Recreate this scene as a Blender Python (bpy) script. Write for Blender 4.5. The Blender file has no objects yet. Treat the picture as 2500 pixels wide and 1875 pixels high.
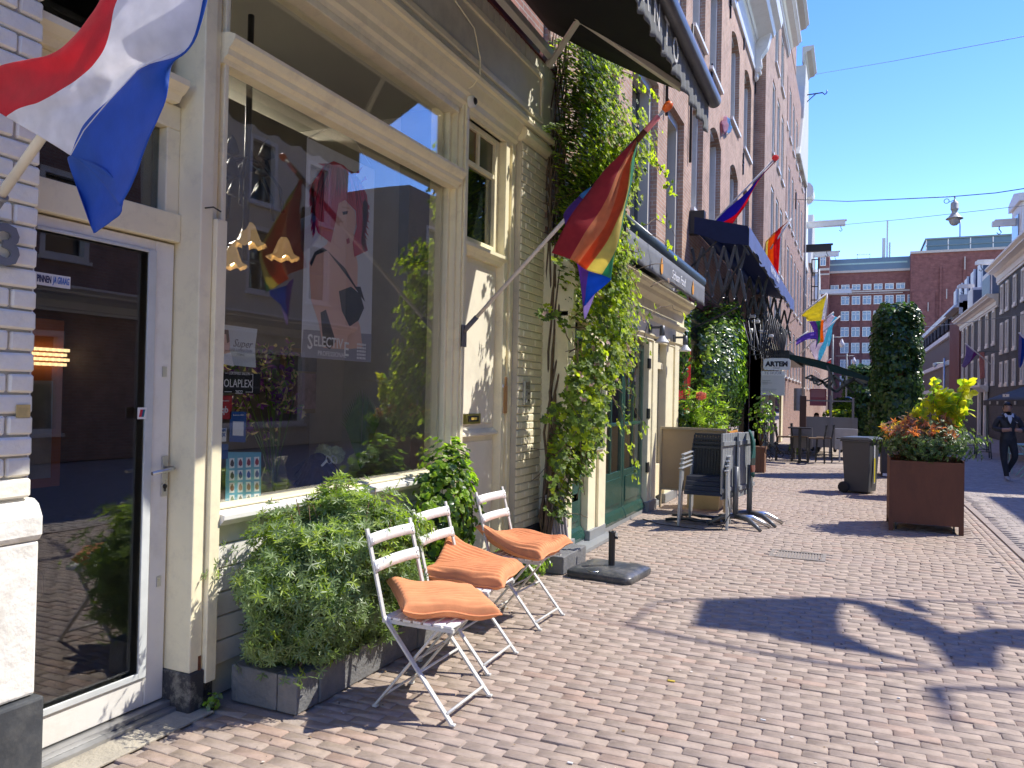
import bpy, math, random
import numpy as np
from mathutils import Vector, Matrix

# ---------------------------------------------------------------- scene, camera, sky, sun
SC = bpy.context.scene
COL = SC.collection
rnd = random.Random(11)
F_PX, CX, CY, EYE = 1878.0, 1250.0, 937.5, 1.6
_Y = Vector(((2085 - CX) / F_PX, -(980 - CY) / F_PX, 1.0)).normalized()
_Z = Vector((0.021, 1.0, -(0.021 * _Y[0] + _Y[1]) / _Y[2])).normalized()
_X = -_Y.cross(_Z)
RIGHT = Vector((_X[0], _Y[0], _Z[0])); UP = Vector((_X[1], _Y[1], _Z[1])); FWD = Vector((_X[2], _Y[2], _Z[2]))

cam_d = bpy.data.cameras.new("camera"); cam = bpy.data.objects.new("camera", cam_d); COL.objects.link(cam)
cam_d.sensor_width = 36.0; cam_d.lens = F_PX / 2500 * 36; cam_d.clip_start = 0.05; cam_d.clip_end = 900
m = Matrix.Identity(4)
for i in range(3):
    m[i][0] = RIGHT[i]; m[i][1] = UP[i]; m[i][2] = -FWD[i]
m[0][3], m[1][3], m[2][3] = 0, 0, EYE
cam.matrix_world = m
SC.camera = cam

SUN_DIR = Vector((0.65, 0.48, 1.0)).normalized()
EL = math.asin(SUN_DIR.z); AZ = math.atan2(SUN_DIR.x, SUN_DIR.y)
W = bpy.data.worlds.new("World"); SC.world = W; W.use_nodes = True
wn = W.node_tree.nodes; wl = W.node_tree.links
sky = wn.new("ShaderNodeTexSky"); sky.sky_type = 'NISHITA'; sky.sun_disc = False
sky.sun_elevation = EL; sky.sun_rotation = AZ; sky.altitude = 0; sky.air_density = 1.0; sky.dust_density = 0.0; sky.ozone_density = 6.0
wn["Background"].inputs[1].default_value = 0.148
hs = wn.new("ShaderNodeHueSaturation"); hs.inputs['Saturation'].default_value = 1.23; hs.inputs['Hue'].default_value = .525; wl.new(sky.outputs[0], hs.inputs['Color'])
tn = wn.new("ShaderNodeMix"); tn.data_type = 'RGBA'; tn.blend_type = 'MULTIPLY'; tn.inputs[0].default_value = 1; tn.inputs[7].default_value = (1.0, .95, .78, 1); wl.new(hs.outputs[0], tn.inputs[6]); wl.new(tn.outputs[2], wn["Background"].inputs[0])
sl = bpy.data.lights.new("sun", 'SUN'); sl.energy = 2.1; sl.angle = math.radians(0.53); sl.color = (1.0, 0.95, 0.86)
so = bpy.data.objects.new("sun", sl); COL.objects.link(so); so.location = (20, 15, 40)
so.rotation_euler = (-SUN_DIR).to_track_quat('-Z', 'Y').to_euler()
SC.view_settings.view_transform = 'Standard'; SC.view_settings.look = 'None'
SC.view_settings.gamma = 1.0; SC.view_settings.exposure = 1.66; SC.view_settings.use_curve_mapping = False
SC.cycles.max_bounces = 10; SC.cycles.diffuse_bounces = 7; SC.cycles.transparent_max_bounces = 24; SC.cycles.caustics_reflective = False; SC.cycles.caustics_refractive = False

# ---------------------------------------------------------------- helpers
def at(px, py, ax, val):
    """point of the place seen at a photo position, on the plane x/y/z (ax 0/1/2) = val"""
    d = RIGHT * ((px - CX) / F_PX) + UP * (-(py - CY) / F_PX) + FWD
    o = Vector((0, 0, EYE)); t = (val - o[ax]) / d[ax]
    return o + d * t

MATS = {}
def nd(nt, t, **k):
    n = nt.nodes.new(t)
    for a, b in k.items():
        if a.startswith('i_'):
            n.inputs[int(a[2:]) if a[2:].isdigit() else a[2:].replace('_', ' ')].default_value = b
        else: setattr(n, a, b)
    return n
def M(name, col, rough=.6, var=.15, vs=5, bump=0, bs=40, metal=0, spec=.4, stain=None, stain_amt=.5, stain_s=2.5, aniso=None, sheen=0):
    """procedural material: base colour broken up by two noises, optional stains, fine relief"""
    if name in MATS: return MATS[name]
    m = bpy.data.materials.new(name); m.use_nodes = True; nt = m.node_tree; L = nt.links.new
    b = nt.nodes["Principled BSDF"]
    b.inputs['Roughness'].default_value = rough; b.inputs['Metallic'].default_value = metal
    b.inputs['Specular IOR Level'].default_value = spec
    if sheen: b.inputs['Sheen Weight'].default_value = sheen
    tc = nd(nt, "ShaderNodeTexCoord"); src = tc.outputs['Object']
    if aniso:
        mp = nd(nt, "ShaderNodeMapping"); mp.inputs['Scale'].default_value = aniso; L(src, mp.inputs[0]); src = mp.outputs[0]
    n1 = nd(nt, "ShaderNodeTexNoise", i_Scale=vs, i_Detail=6.0, i_Roughness=.65); L(src, n1.inputs['Vector'])
    mr = nd(nt, "ShaderNodeMapRange"); mr.inputs[1].default_value = .25; mr.inputs[2].default_value = .75
    mr.inputs[3].default_value = 1 - var; mr.inputs[4].default_value = 1 + var; L(n1.outputs[0], mr.inputs[0])
    mx = nd(nt, "ShaderNodeMix", data_type='RGBA', blend_type='MULTIPLY'); mx.inputs[0].default_value = 1
    mx.inputs[6].default_value = (*col, 1); L(mr.outputs[0], mx.inputs[7]); out = mx.outputs[2]
    if stain:
        n3 = nd(nt, "ShaderNodeTexNoise", i_Scale=stain_s, i_Detail=9.0, i_Roughness=.75); L(src, n3.inputs['Vector'])
        r3 = nd(nt, "ShaderNodeMapRange"); r3.inputs[1].default_value = .5; r3.inputs[2].default_value = .68; r3.inputs[4].default_value = stain_amt
        L(n3.outputs[0], r3.inputs[0])
        m3 = nd(nt, "ShaderNodeMix", data_type='RGBA'); L(r3.outputs[0], m3.inputs[0]); L(out, m3.inputs[6]); m3.inputs[7].default_value = (*stain, 1)
        out = m3.outputs[2]
    L(out, b.inputs['Base Color'])
    rr = nd(nt, "ShaderNodeMapRange"); rr.inputs[3].default_value = max(.02, rough - .12); rr.inputs[4].default_value = min(1, rough + .12)
    L(n1.outputs[0], rr.inputs[0]); L(rr.outputs[0], b.inputs['Roughness'])
    if bump:
        n2 = nd(nt, "ShaderNodeTexNoise", i_Scale=bs, i_Detail=5.0); L(src, n2.inputs['Vector'])
        bp = nd(nt, "ShaderNodeBump"); bp.inputs['Strength'].default_value = bump; bp.inputs['Distance'].default_value = .01
        L(n2.outputs[0], bp.inputs['Height']); L(bp.outputs[0], b.inputs['Normal'])
    MATS[name] = m; return m
def ramp_mat(name, cols, rough=.8, bump=.5, bs=60, attr='rnd', dirt=(.12, .1, .08), spec=.3, vs=9):
    """each piece takes its own colour from the ramp: object random + face attribute"""
    m = bpy.data.materials.new(name); m.use_nodes = True; nt = m.node_tree; L = nt.links.new
    b = nt.nodes["Principled BSDF"]; b.inputs['Roughness'].default_value = rough; b.inputs['Specular IOR Level'].default_value = spec
    oi = nd(nt, "ShaderNodeObjectInfo"); av = nd(nt, "ShaderNodeAttribute", attribute_name=attr)
    ad = nd(nt, "ShaderNodeMath", operation='ADD'); L(oi.outputs['Random'], ad.inputs[0]); L(av.outputs['Fac'], ad.inputs[1])
    fr = nd(nt, "ShaderNodeMath", operation='FRACT'); L(ad.outputs[0], fr.inputs[0])
    cr = nd(nt, "ShaderNodeValToRGB"); cr.color_ramp.interpolation = 'LINEAR'
    e = cr.color_ramp.elements; e[0].color = (*cols[0], 1); e[1].color = (*cols[-1], 1)
    for i, c in enumerate(cols[1:-1]):
        q = e.new((i + 1) / (len(cols) - 1)); q.color = (*c, 1)
    L(fr.outputs[0], cr.inputs[0])
    g = nd(nt, "ShaderNodeNewGeometry")
    n1 = nd(nt, "ShaderNodeTexNoise", i_Scale=vs, i_Detail=8.0, i_Roughness=.7); L(g.outputs['Position'], n1.inputs['Vector'])
    mr = nd(nt, "ShaderNodeMapRange"); mr.inputs[1].default_value = .3; mr.inputs[2].default_value = .7; mr.inputs[3].default_value = .72; mr.inputs[4].default_value = 1.22
    L(n1.outputs[0], mr.inputs[0])
    mx = nd(nt, "ShaderNodeMix", data_type='RGBA', blend_type='MULTIPLY'); mx.inputs[0].default_value = 1; L(cr.outputs[0], mx.inputs[6]); L(mr.outputs[0], mx.inputs[7])
    n3 = nd(nt, "ShaderNodeTexNoise", i_Scale=1.1, i_Detail=5.0); L(g.outputs['Position'], n3.inputs['Vector'])
    r3 = nd(nt, "ShaderNodeMapRange"); r3.inputs[1].default_value = .5; r3.inputs[2].default_value = .75; r3.inputs[4].default_value = .45; L(n3.outputs[0], r3.inputs[0])
    m3 = nd(nt, "ShaderNodeMix", data_type='RGBA'); L(r3.outputs[0], m3.inputs[0]); L(mx.outputs[2], m3.inputs[6]); m3.inputs[7].default_value = (*dirt, 1)
    L(m3.outputs[2], b.inputs['Base Color'])
    n2 = nd(nt, "ShaderNodeTexNoise", i_Scale=bs, i_Detail=6.0, i_Roughness=.7); L(g.outputs['Position'], n2.inputs['Vector'])
    bp = nd(nt, "ShaderNodeBump"); bp.inputs['Strength'].default_value = bump; bp.inputs['Distance'].default_value = .006
    L(n2.outputs[0], bp.inputs['Height']); L(bp.outputs[0], b.inputs['Normal'])
    MATS[name] = m; return m
def brick_mat(name, c1, c2, mortar, axis='x', bw=.21, bh=.0655, rough=.85, bump=.6, msize=.008, rot=False):
    """brick courses for walls too far off to build brick by brick (axis = the wall's normal)"""
    m = bpy.data.materials.new(name); m.use_nodes = True; nt = m.node_tree; L = nt.links.new
    b = nt.nodes["Principled BSDF"]; b.inputs['Roughness'].default_value = rough; b.inputs['Specular IOR Level'].default_value = .25
    g = nd(nt, "ShaderNodeNewGeometry"); sp = nd(nt, "ShaderNodeSeparateXYZ"); L(g.outputs['Position'], sp.inputs[0])
    ad = nd(nt, "ShaderNodeMath", operation='ADD'); cb = nd(nt, "ShaderNodeCombineXYZ")
    if axis == 'z':
        L(sp.outputs[0], cb.inputs[0]); L(sp.outputs[1], cb.inputs[1])
    else:
        L(sp.outputs[0], ad.inputs[0]); L(sp.outputs[1], ad.inputs[1]); L(ad.outputs[0], cb.inputs[0]); L(sp.outputs[2], cb.inputs[1])
    bt = nd(nt, "ShaderNodeTexBrick"); L(cb.outputs[0], bt.inputs['Vector'])
    bt.inputs['Color1'].default_value = (*c1, 1); bt.inputs['Color2'].default_value = (*c2, 1); bt.inputs['Mortar'].default_value = (*mortar, 1)
    bt.inputs['Scale'].default_value = 1; bt.inputs['Mortar Size'].default_value = msize; bt.inputs['Mortar Smooth'].default_value = .15
    bt.inputs['Bias'].default_value = 0; bt.inputs['Brick Width'].default_value = bw; bt.inputs['Row Height'].default_value = bh
    n1 = nd(nt, "ShaderNodeTexNoise", i_Scale=2.2, i_Detail=8.0, i_Roughness=.7); L(g.outputs['Position'], n1.inputs['Vector'])
    mr = nd(nt, "ShaderNodeMapRange"); mr.inputs[1].default_value = .3; mr.inputs[2].default_value = .7; mr.inputs[3].default_value = .72; mr.inputs[4].default_value = 1.25; L(n1.outputs[0], mr.inputs[0])
    mx = nd(nt, "ShaderNodeMix", data_type='RGBA', blend_type='MULTIPLY'); mx.inputs[0].default_value = 1; L(bt.outputs[0], mx.inputs[6]); L(mr.outputs[0], mx.inputs[7])
    L(mx.outputs[2], b.inputs['Base Color'])
    n2 = nd(nt, "ShaderNodeTexNoise", i_Scale=70, i_Detail=4.0); L(g.outputs['Position'], n2.inputs['Vector'])
    sb = nd(nt, "ShaderNodeMath", operation='MULTIPLY_ADD'); L(bt.outputs['Fac'], sb.inputs[0]); sb.inputs[1].default_value = -1.5; L(n2.outputs[0], sb.inputs[2])
    bp = nd(nt, "ShaderNodeBump"); bp.inputs['Strength'].default_value = bump; bp.inputs['Distance'].default_value = .008
    L(sb.outputs[0], bp.inputs['Height']); L(bp.outputs[0], b.inputs['Normal'])
    MATS[name] = m; return m
def glass_mat(name, boost=1.5, tint=(.93, .95, .93), extra=.02):
    m = bpy.data.materials.new(name); m.use_nodes = True; nt = m.node_tree; L = nt.links.new
    nt.nodes.remove(nt.nodes["Principled BSDF"]); out = nt.nodes["Material Output"]
    g = nd(nt, "ShaderNodeNewGeometry"); mr = nd(nt, "ShaderNodeMapRange"); mr.inputs[3].default_value = 1.5; mr.inputs[4].default_value = 1 / 1.5
    L(g.outputs['Backfacing'], mr.inputs[0]); fr = nd(nt, "ShaderNodeFresnel"); L(mr.outputs[0], fr.inputs['IOR'])
    ma = nd(nt, "ShaderNodeMath", operation='MULTIPLY_ADD', use_clamp=True); L(fr.outputs[0], ma.inputs[0]); ma.inputs[1].default_value = boost; ma.inputs[2].default_value = extra
    n = nd(nt, "ShaderNodeTexNoise", i_Scale=1.3, i_Detail=1.0); L(g.outputs['Position'], n.inputs['Vector'])
    bp = nd(nt, "ShaderNodeBump"); bp.inputs['Strength'].default_value = .05; bp.inputs['Distance'].default_value = .02; L(n.outputs[0], bp.inputs['Height'])
    t = nd(nt, "ShaderNodeBsdfTransparent"); t.inputs[0].default_value = (*tint, 1)
    gl = nd(nt, "ShaderNodeBsdfGlossy"); gl.inputs['Roughness'].default_value = 0.0; gl.inputs[0].default_value = (1, 1, 1, 1); L(bp.outputs[0], gl.inputs['Normal'])
    mx = nd(nt, "ShaderNodeMixShader"); L(ma.outputs[0], mx.inputs[0]); L(t.outputs[0], mx.inputs[1]); L(gl.outputs[0], mx.inputs[2]); L(mx.outputs[0], out.inputs[0])
    MATS[name] = m; return m
def leaf_mat(name, col, tr=.45, rough=.45, var=.3):
    """leaf: diffuse + light passing through + a soft gloss"""
    m = bpy.data.materials.new(name); m.use_nodes = True; nt = m.node_tree; L = nt.links.new
    b = nt.nodes["Principled BSDF"]; out = nt.nodes["Material Output"]
    b.inputs['Roughness'].default_value = rough; b.inputs['Specular IOR Level'].default_value = .45
    g = nd(nt, "ShaderNodeNewGeometry"); n1 = nd(nt, "ShaderNodeTexNoise", i_Scale=9.0, i_Detail=3.0); L(g.outputs['Position'], n1.inputs['Vector'])
    mr = nd(nt, "ShaderNodeMapRange"); mr.inputs[1].default_value = .3; mr.inputs[2].default_value = .7; mr.inputs[3].default_value = 1 - var; mr.inputs[4].default_value = 1 + var; L(n1.outputs[0], mr.inputs[0])
    mx = nd(nt, "ShaderNodeMix", data_type='RGBA', blend_type='MULTIPLY'); mx.inputs[0].default_value = 1; mx.inputs[6].default_value = (*col, 1); L(mr.outputs[0], mx.inputs[7])
    L(mx.outputs[2], b.inputs['Base Color'])
    tl = nd(nt, "ShaderNodeBsdfTranslucent"); m2 = nd(nt, "ShaderNodeMix", data_type='RGBA', blend_type='MULTIPLY'); m2.inputs[0].default_value = 1
    L(mx.outputs[2], m2.inputs[6]); m2.inputs[7].default_value = (1.7, 1.9, .6, 1); L(m2.outputs[2], tl.inputs[0])
    ms = nd(nt, "ShaderNodeMixShader"); ms.inputs[0].default_value = tr; L(b.outputs[0], ms.inputs[1]); L(tl.outputs[0], ms.inputs[2]); L(ms.outputs[0], out.inputs[0])
    MATS[name] = m; return m
def cloth_mat(name, col, tr=.25, rough=.75):
    m = bpy.data.materials.new(name); m.use_nodes = True; nt = m.node_tree; L = nt.links.new
    b = nt.nodes["Principled BSDF"]; out = nt.nodes["Material Output"]; b.inputs['Roughness'].default_value = rough; b.inputs['Specular IOR Level'].default_value = .3
    b.inputs['Sheen Weight'].default_value = .15 if max(col) > .1 else 0
    g = nd(nt, "ShaderNodeNewGeometry"); n1 = nd(nt, "ShaderNodeTexNoise", i_Scale=14.0, i_Detail=5.0); L(g.outputs['Position'], n1.inputs['Vector'])
    mr = nd(nt, "ShaderNodeMapRange"); mr.inputs[1].default_value = .3; mr.inputs[2].default_value = .7; mr.inputs[3].default_value = .9; mr.inputs[4].default_value = 1.08; L(n1.outputs[0], mr.inputs[0])
    mx = nd(nt, "ShaderNodeMix", data_type='RGBA', blend_type='MULTIPLY'); mx.inputs[0].default_value = 1; mx.inputs[6].default_value = (*col, 1); L(mr.outputs[0], mx.inputs[7])
    L(mx.outputs[2], b.inputs['Base Color'])
    wv = nd(nt, "ShaderNodeTexNoise", i_Scale=26.0, i_Detail=6.0, i_Roughness=.75); L(g.outputs['Position'], wv.inputs['Vector'])
    bp = nd(nt, "ShaderNodeBump"); bp.inputs['Strength'].default_value = .35; bp.inputs['Distance'].default_value = .006; L(wv.outputs[0], bp.inputs['Height']); L(bp.outputs[0], b.inputs['Normal'])
    tl = nd(nt, "ShaderNodeBsdfTranslucent"); L(mx.outputs[2], tl.inputs[0])
    ms = nd(nt, "ShaderNodeMixShader"); ms.inputs[0].default_value = tr; L(b.outputs[0], ms.inputs[1]); L(tl.outputs[0], ms.inputs[2]); L(ms.outputs[0], out.inputs[0])
    MATS[name] = m; return m
def emit_mat(name, col, s):
    m = bpy.data.materials.new(name); m.use_nodes = True; b = m.node_tree.nodes["Principled BSDF"]
    b.inputs['Base Color'].default_value = (*col, 1); b.inputs['Emission Color'].default_value = (*col, 1); b.inputs['Emission Strength'].default_value = s
    MATS[name] = m; return m

def tag(o, label=None, cat=None, group=None, kind=None):
    for k, v in (('label', label), ('category', cat), ('group', group), ('kind', kind)):
        if v: o[k] = v
    return o
WC = {}
def thing(name, label, cat, loc=(0, 0, 0), rz=0, group=None, wc=True):
    """Empty at the thing's base; wc = its parts are modelled in world coordinates"""
    o = bpy.data.objects.new(name, None); COL.objects.link(o); o.empty_display_size = .1
    if wc: WC[o.name] = Matrix.Translation(-Vector(loc))
    o.location = loc; o.rotation_euler = (0, 0, rz); return tag(o, label, cat, group)
def link(name, me, parent=None, bev=0, label=None):
    o = bpy.data.objects.new(name, me); COL.objects.link(o)
    if parent:
        o.parent = parent
        if parent.name in WC: o.matrix_parent_inverse = WC[parent.name]
    if bev:
        b = o.modifiers.new("bevel", 'BEVEL'); b.width = bev; b.segments = 2; b.limit_method = 'ANGLE'; b.angle_limit = math.radians(40)
    if label: o['label'] = label
    return o
def copy_tree(o, parent=None):
    c = o.copy(); COL.objects.link(c); c.parent = parent
    for ch in list(o.children): copy_tree(ch, c)
    return c

class MB:
    """collects boxes, bars, tubes, prisms; build() links them as ONE mesh object"""
    def __init__(s): s.v = []; s.f = []; s.m = []; s.s = []
    def add(s, vs, fs, mi=0, sm=False):
        b = len(s.v); s.v += [tuple(v) for v in vs]
        for f in fs: s.f.append(tuple(b + i for i in f)); s.m.append(mi); s.s.append(sm)
        return s
    def box(s, x0, x1, y0, y1, z0, z1, mi=0):
        if x0 > x1: x0, x1 = x1, x0
        if y0 > y1: y0, y1 = y1, y0
        if z0 > z1: z0, z1 = z1, z0
        v = [(x0, y0, z0), (x1, y0, z0), (x1, y1, z0), (x0, y1, z0), (x0, y0, z1), (x1, y0, z1), (x1, y1, z1), (x0, y1, z1)]
        return s.add(v, [(0, 3, 2, 1), (4, 5, 6, 7), (0, 1, 5, 4), (1, 2, 6, 5), (2, 3, 7, 6), (3, 0, 4, 7)], mi)
    def bar(s, a, b, w, h, mi=0, up=(0, 0, 1)):
        a = Vector(a); b = Vector(b); d = (b - a).normalized(); u = Vector(up)
        if abs(d.dot(u)) > .98: u = Vector((1, 0, 0))
        r = d.cross(u).normalized(); u = r.cross(d).normalized(); r *= w / 2; u *= h / 2
        v = [a - r - u, a + r - u, a + r + u, a - r + u, b - r - u, b + r - u, b + r + u, b - r + u]
        return s.add(v, [(0, 1, 2, 3), (7, 6, 5, 4), (0, 4, 5, 1), (1, 5, 6, 2), (2, 6, 7, 3), (3, 7, 4, 0)], mi)
    def tube(s, pts, r, n=8, mi=0, caps=True):
        pts = [Vector(p) for p in pts]; k = len(pts); rs = r if isinstance(r, (list, tuple)) else [r] * k
        vs = []; prev = None
        for i, p in enumerate(pts):
            d = (pts[min(i + 1, k - 1)] - pts[max(i - 1, 0)]).normalized()
            u = prev - d * prev.dot(d) if prev else (Vector((0, 0, 1)) if abs(d.z) < .9 else Vector((1, 0, 0))).cross(d)
            if u.length < 1e-6: u = Vector((1, 0, 0)).cross(d)
            u.normalize(); prev = u; w = d.cross(u)
            for j in range(n):
                a = 2 * math.pi * j / n; vs.append(p + (u * math.cos(a) + w * math.sin(a)) * rs[i])
        fs = [(i * n + j, i * n + (j + 1) % n, (i + 1) * n + (j + 1) % n, (i + 1) * n + j) for i in range(k - 1) for j in range(n)]
        s.add(vs, fs, mi, True)
        if caps:
            b = len(s.v) - len(vs)
            s.f.append(tuple(b + j for j in range(n))[::-1]); s.m.append(mi); s.s.append(False)
            s.f.append(tuple(b + (k - 1) * n + j for j in range(n))); s.m.append(mi); s.s.append(False)
        return s
    def lathe(s, prof, c=(0, 0, 0), n=20, mi=0, M4=None, sm=True):
        vs = []
        for r, z in prof:
            for j in range(n):
                a = 2 * math.pi * j / n; p = Vector((r * math.cos(a), r * math.sin(a), z))
                if M4: p = M4 @ p
                vs.append(p + Vector(c))
        k = len(prof)
        fs = [(i * n + j, i * n + (j + 1) % n, (i + 1) * n + (j + 1) % n, (i + 1) * n + j) for i in range(k - 1) for j in range(n)]
        return s.add(vs, fs, mi, sm)
    def prism(s, poly, ax, a, b, mi=0):
        """polygon in the two other axes (cyclic order) extruded along axis ax from a to b"""
        def P(q, t):
            if ax == 0: return (t, q[0], q[1])
            if ax == 1: return (q[0], t, q[1])
            return (q[0], q[1], t)
        n = len(poly); v = [P(q, a) for q in poly] + [P(q, b) for q in poly]
        fs = [tuple(range(n))[::-1], tuple(range(n, 2 * n))] + [(i, (i + 1) % n, n + (i + 1) % n, n + i) for i in range(n)]
        return s.add(v, fs, mi)
    def sheet(s, rows, mi=0, sm=True, th=0):
        h = len(rows); w = len(rows[0]); v = [p for r in rows for p in r]
        fs = []; 
        for i in range(h - 1):
            for j in range(w - 1): fs.append((i * w + j, i * w + j + 1, (i + 1) * w + j + 1, (i + 1) * w + j))
        if callable(mi):
            b = len(s.v); s.v += [tuple(p) for p in v]
            for q, f in enumerate(fs):
                s.f.append(tuple(b + i for i in f)); s.m.append(mi(q // (w - 1), q % (w - 1))); s.s.append(sm)
            return s
        return s.add(v, fs, mi, sm)
    def mesh(s, name, mats):
        me = bpy.data.meshes.new(name); me.from_pydata([tuple(v) for v in s.v], [], s.f)
        for m in (mats if isinstance(mats, (list, tuple)) else [mats]): me.materials.append(m)
        me.polygons.foreach_set('material_index', s.m); me.polygons.foreach_set('use_smooth', s.s)
        me.update(); 
        return me
    def build(s, name, mats, parent=None, bev=0, label=None, fix=True):
        me = s.mesh(name, mats)
        if fix:
            import bmesh
            bm = bmesh.new(); bm.from_mesh(me); bmesh.ops.recalc_face_normals(bm, faces=bm.faces); bm.to_mesh(me); bm.free()
        return link(name, me, parent, bev, label)

def np_mesh(name, V, Q, mi, mats, smooth=False, rndattr=None):
    """fast mesh from arrays: V (n,3), Q (k,4)"""
    me = bpy.data.meshes.new(name); V = np.ascontiguousarray(V, dtype=np.float32); Q = np.ascontiguousarray(Q, dtype=np.int32)
    k, w = Q.shape
    me.vertices.add(len(V)); me.vertices.foreach_set('co', V.ravel())
    me.loops.add(k * w); me.loops.foreach_set('vertex_index', Q.ravel())
    me.polygons.add(k); me.polygons.foreach_set('loop_start', np.arange(0, k * w, w, dtype=np.int32))
    for m in mats: me.materials.append(m)
    if mi is not None: me.polygons.foreach_set('material_index', np.asarray(mi, dtype=np.int32))
    if smooth: me.polygons.foreach_set('use_smooth', np.ones(k, dtype=bool))
    me.update(calc_edges=True)
    if rndattr is not None:
        a = me.attributes.new('rnd', 'FLOAT', 'FACE'); a.data.foreach_set('value', np.asarray(rndattr, dtype=np.float32))
    return me

def frame_of(nrm, up=(0, 0, 1)):
    n = Vector(nrm).normalized(); u = Vector(up); x = u.cross(n).normalized(); y = n.cross(x); return x, y, n
def text(s, size, loc, nrm, mat, parent, name='lettering', ext=.002, up=(0, 0, 1), shear=0, sx=1, align='CENTER', space=1, off=0, xdir=None):
    cu = bpy.data.curves.new(name, 'FONT'); cu.body = s; cu.size = size; cu.extrude = ext; cu.shear = shear; cu.align_x = align; cu.align_y = 'CENTER'; cu.space_character = space; cu.offset = off; cu.resolution_u = 2
    tmp = bpy.data.objects.new(name, cu); me = bpy.data.meshes.new_from_object(tmp); bpy.data.objects.remove(tmp); bpy.data.curves.remove(cu)
    x, y, n = frame_of(nrm, up)
    if xdir:
        x = Vector(xdir).normalized(); y = Vector(nrm).normalized().cross(x).normalized()
    mt = Matrix(((x[0] * sx, y[0], n[0], loc[0]), (x[1] * sx, y[1], n[1], loc[1]), (x[2] * sx, y[2], n[2], loc[2]), (0, 0, 0, 1)))
    me.transform(mt); me.materials.clear(); me.materials.append(mat)
    return link(name, me, parent)

# ---- leaves (vectorised)
OVAL = np.array([(0, 0, 0), (.34, .30, .05), (.30, .68, .04), (0, 1, -.06), (-.30, .68, .04), (-.34, .30, .05)], float)
OVALQ = np.array([(0, 1, 2, 3), (0, 3, 4, 5)])
LANC = np.array([(0, 0, 0), (.11, .35, .02), (.10, .7, .0), (0, 1, -.08), (-.10, .7, .0), (-.11, .35, .02)], float)
def leaves(P, D, N, S, shape=OVAL):
    """place one leaf at each P, pointing along D, face normal about N, size S"""
    D = D / np.maximum(np.linalg.norm(D, axis=1, keepdims=True), 1e-9)
    X = np.cross(D, N); X /= np.maximum(np.linalg.norm(X, axis=1, keepdims=True), 1e-9); Nn = np.cross(X, D)
    S = np.asarray(S).reshape(-1, 1, 1)
    V = P[:, None] + S * (shape[None, :, 0:1] * X[:, None] + shape[None, :, 1:2] * D[:, None] + shape[None, :, 2:3] * Nn[:, None])
    n, k = len(P), len(shape)
    Q = (np.arange(n)[:, None, None] * k + OVALQ[None]).reshape(-1, 4)
    return V.reshape(-1, 3), Q
def rdir(rs, n): 
    v = rs.normal(size=(n, 3)); return v / np.linalg.norm(v, axis=1, keepdims=True)
def sprigs(rs, P, out, size, k=3, shape=OVAL, spread=1.0, droop=.2):
    """k leaflets fanned round each point, facing roughly 'out'"""
    n = len(P); a0 = rs.uniform(0, 6.28, n); out = out / np.maximum(np.linalg.norm(out, axis=1, keepdims=True), 1e-9)
    t = np.cross(out, rdir(rs, n)); t /= np.linalg.norm(t, axis=1, keepdims=True); b = np.cross(out, t)
    Vs = []; Qs = []; off = 0
    for i in range(k):
        a = a0 + (i - (k - 1) / 2) * (2.0 * spread / max(k - 1, 1) if spread < 3 else 2 * math.pi / k)
        d = t * np.cos(a)[:, None] + b * np.sin(a)[:, None] + out * .25 + np.array([0, 0, -droop]) + rs.normal(size=(n, 3)) * .12
        V, Q = leaves(P, d, out + rs.normal(size=(n, 3)) * .35, size * rs.uniform(.75, 1.2, n), shape)
        Vs.append(V); Qs.append(Q + off); off += len(V)
    return np.concatenate(Vs), np.concatenate(Qs)
def foliage(name, parts, mats, parent=None, stuff=True):
    """parts: list of (V,Q,material index or array)"""
    off = 0; VV = []; QQ = []; MM = []
    for V, Q, mi in parts:
        VV.append(V); QQ.append(Q + off); off += len(V); MM.append(np.full(len(Q), mi) if np.isscalar(mi) else mi)
    me = np_mesh(name, np.concatenate(VV), np.concatenate(QQ), np.concatenate(MM), mats)
    o = link(name, me, parent)
    if stuff: o['kind'] = 'stuff'
    return o
# ---------------------------------------------------------------- shared materials
CREAM = M("cream_paint", (.90, .82, .57), .45, .06, 3, .12, 30, stain=(.42, .36, .27), stain_amt=.28, stain_s=5)
CREAM2 = M("cream_panel_paint", (.84, .78, .63), .5, .05, 3, .1, 60, stain=(.5, .45, .36), stain_amt=.3)
FASC = M("grey_cream_paint", (.70, .67, .53), .6, .05, 2, .15, 80, stain=(.38, .36, .3), stain_amt=.4, stain_s=1.5)
WHITEP = M("white_paint", (.80, .78, .72), .4, .05, 4, .08, 40, stain=(.5, .46, .38), stain_amt=.25, stain_s=6)
WHITE2 = M("plain_white", (.8, .8, .78), .5, .03)
BLACKBASE = M("peeling_black_paint", (.045, .045, .05), .55, .3, 6, .5, 30, stain=(.45, .42, .34), stain_amt=.8, stain_s=9)
DARKBASE = M("dark_plinth_paint", (.05, .055, .06), .6, .25, 6, .3, 30, stain=(.14, .14, .13), stain_amt=.5, stain_s=5)
STONEW = M("white_painted_stone", (.80, .78, .70), .8, .12, 5, .8, 22, stain=(.42, .39, .33), stain_amt=.55, stain_s=3.5)
WBRICK = [M("white_brick_%s" % n, c, .55, .08, 8, .6, 25, stain=(.5, .47, .4), stain_amt=.35, stain_s=8) for n, c in (('a', (.90, .86, .73)), ('b', (.86, .82, .69)), ('c', (.92, .88, .76)))]
CBRICK = [M("cream_brick_%s" % n, c, .55, .07, 8, .5, 25, stain=(.45, .38, .26), stain_amt=.3, stain_s=8) for n, c in (('a', (.86, .78, .57)), ('b', (.82, .74, .54)), ('c', (.88, .81, .61)))]
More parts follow.
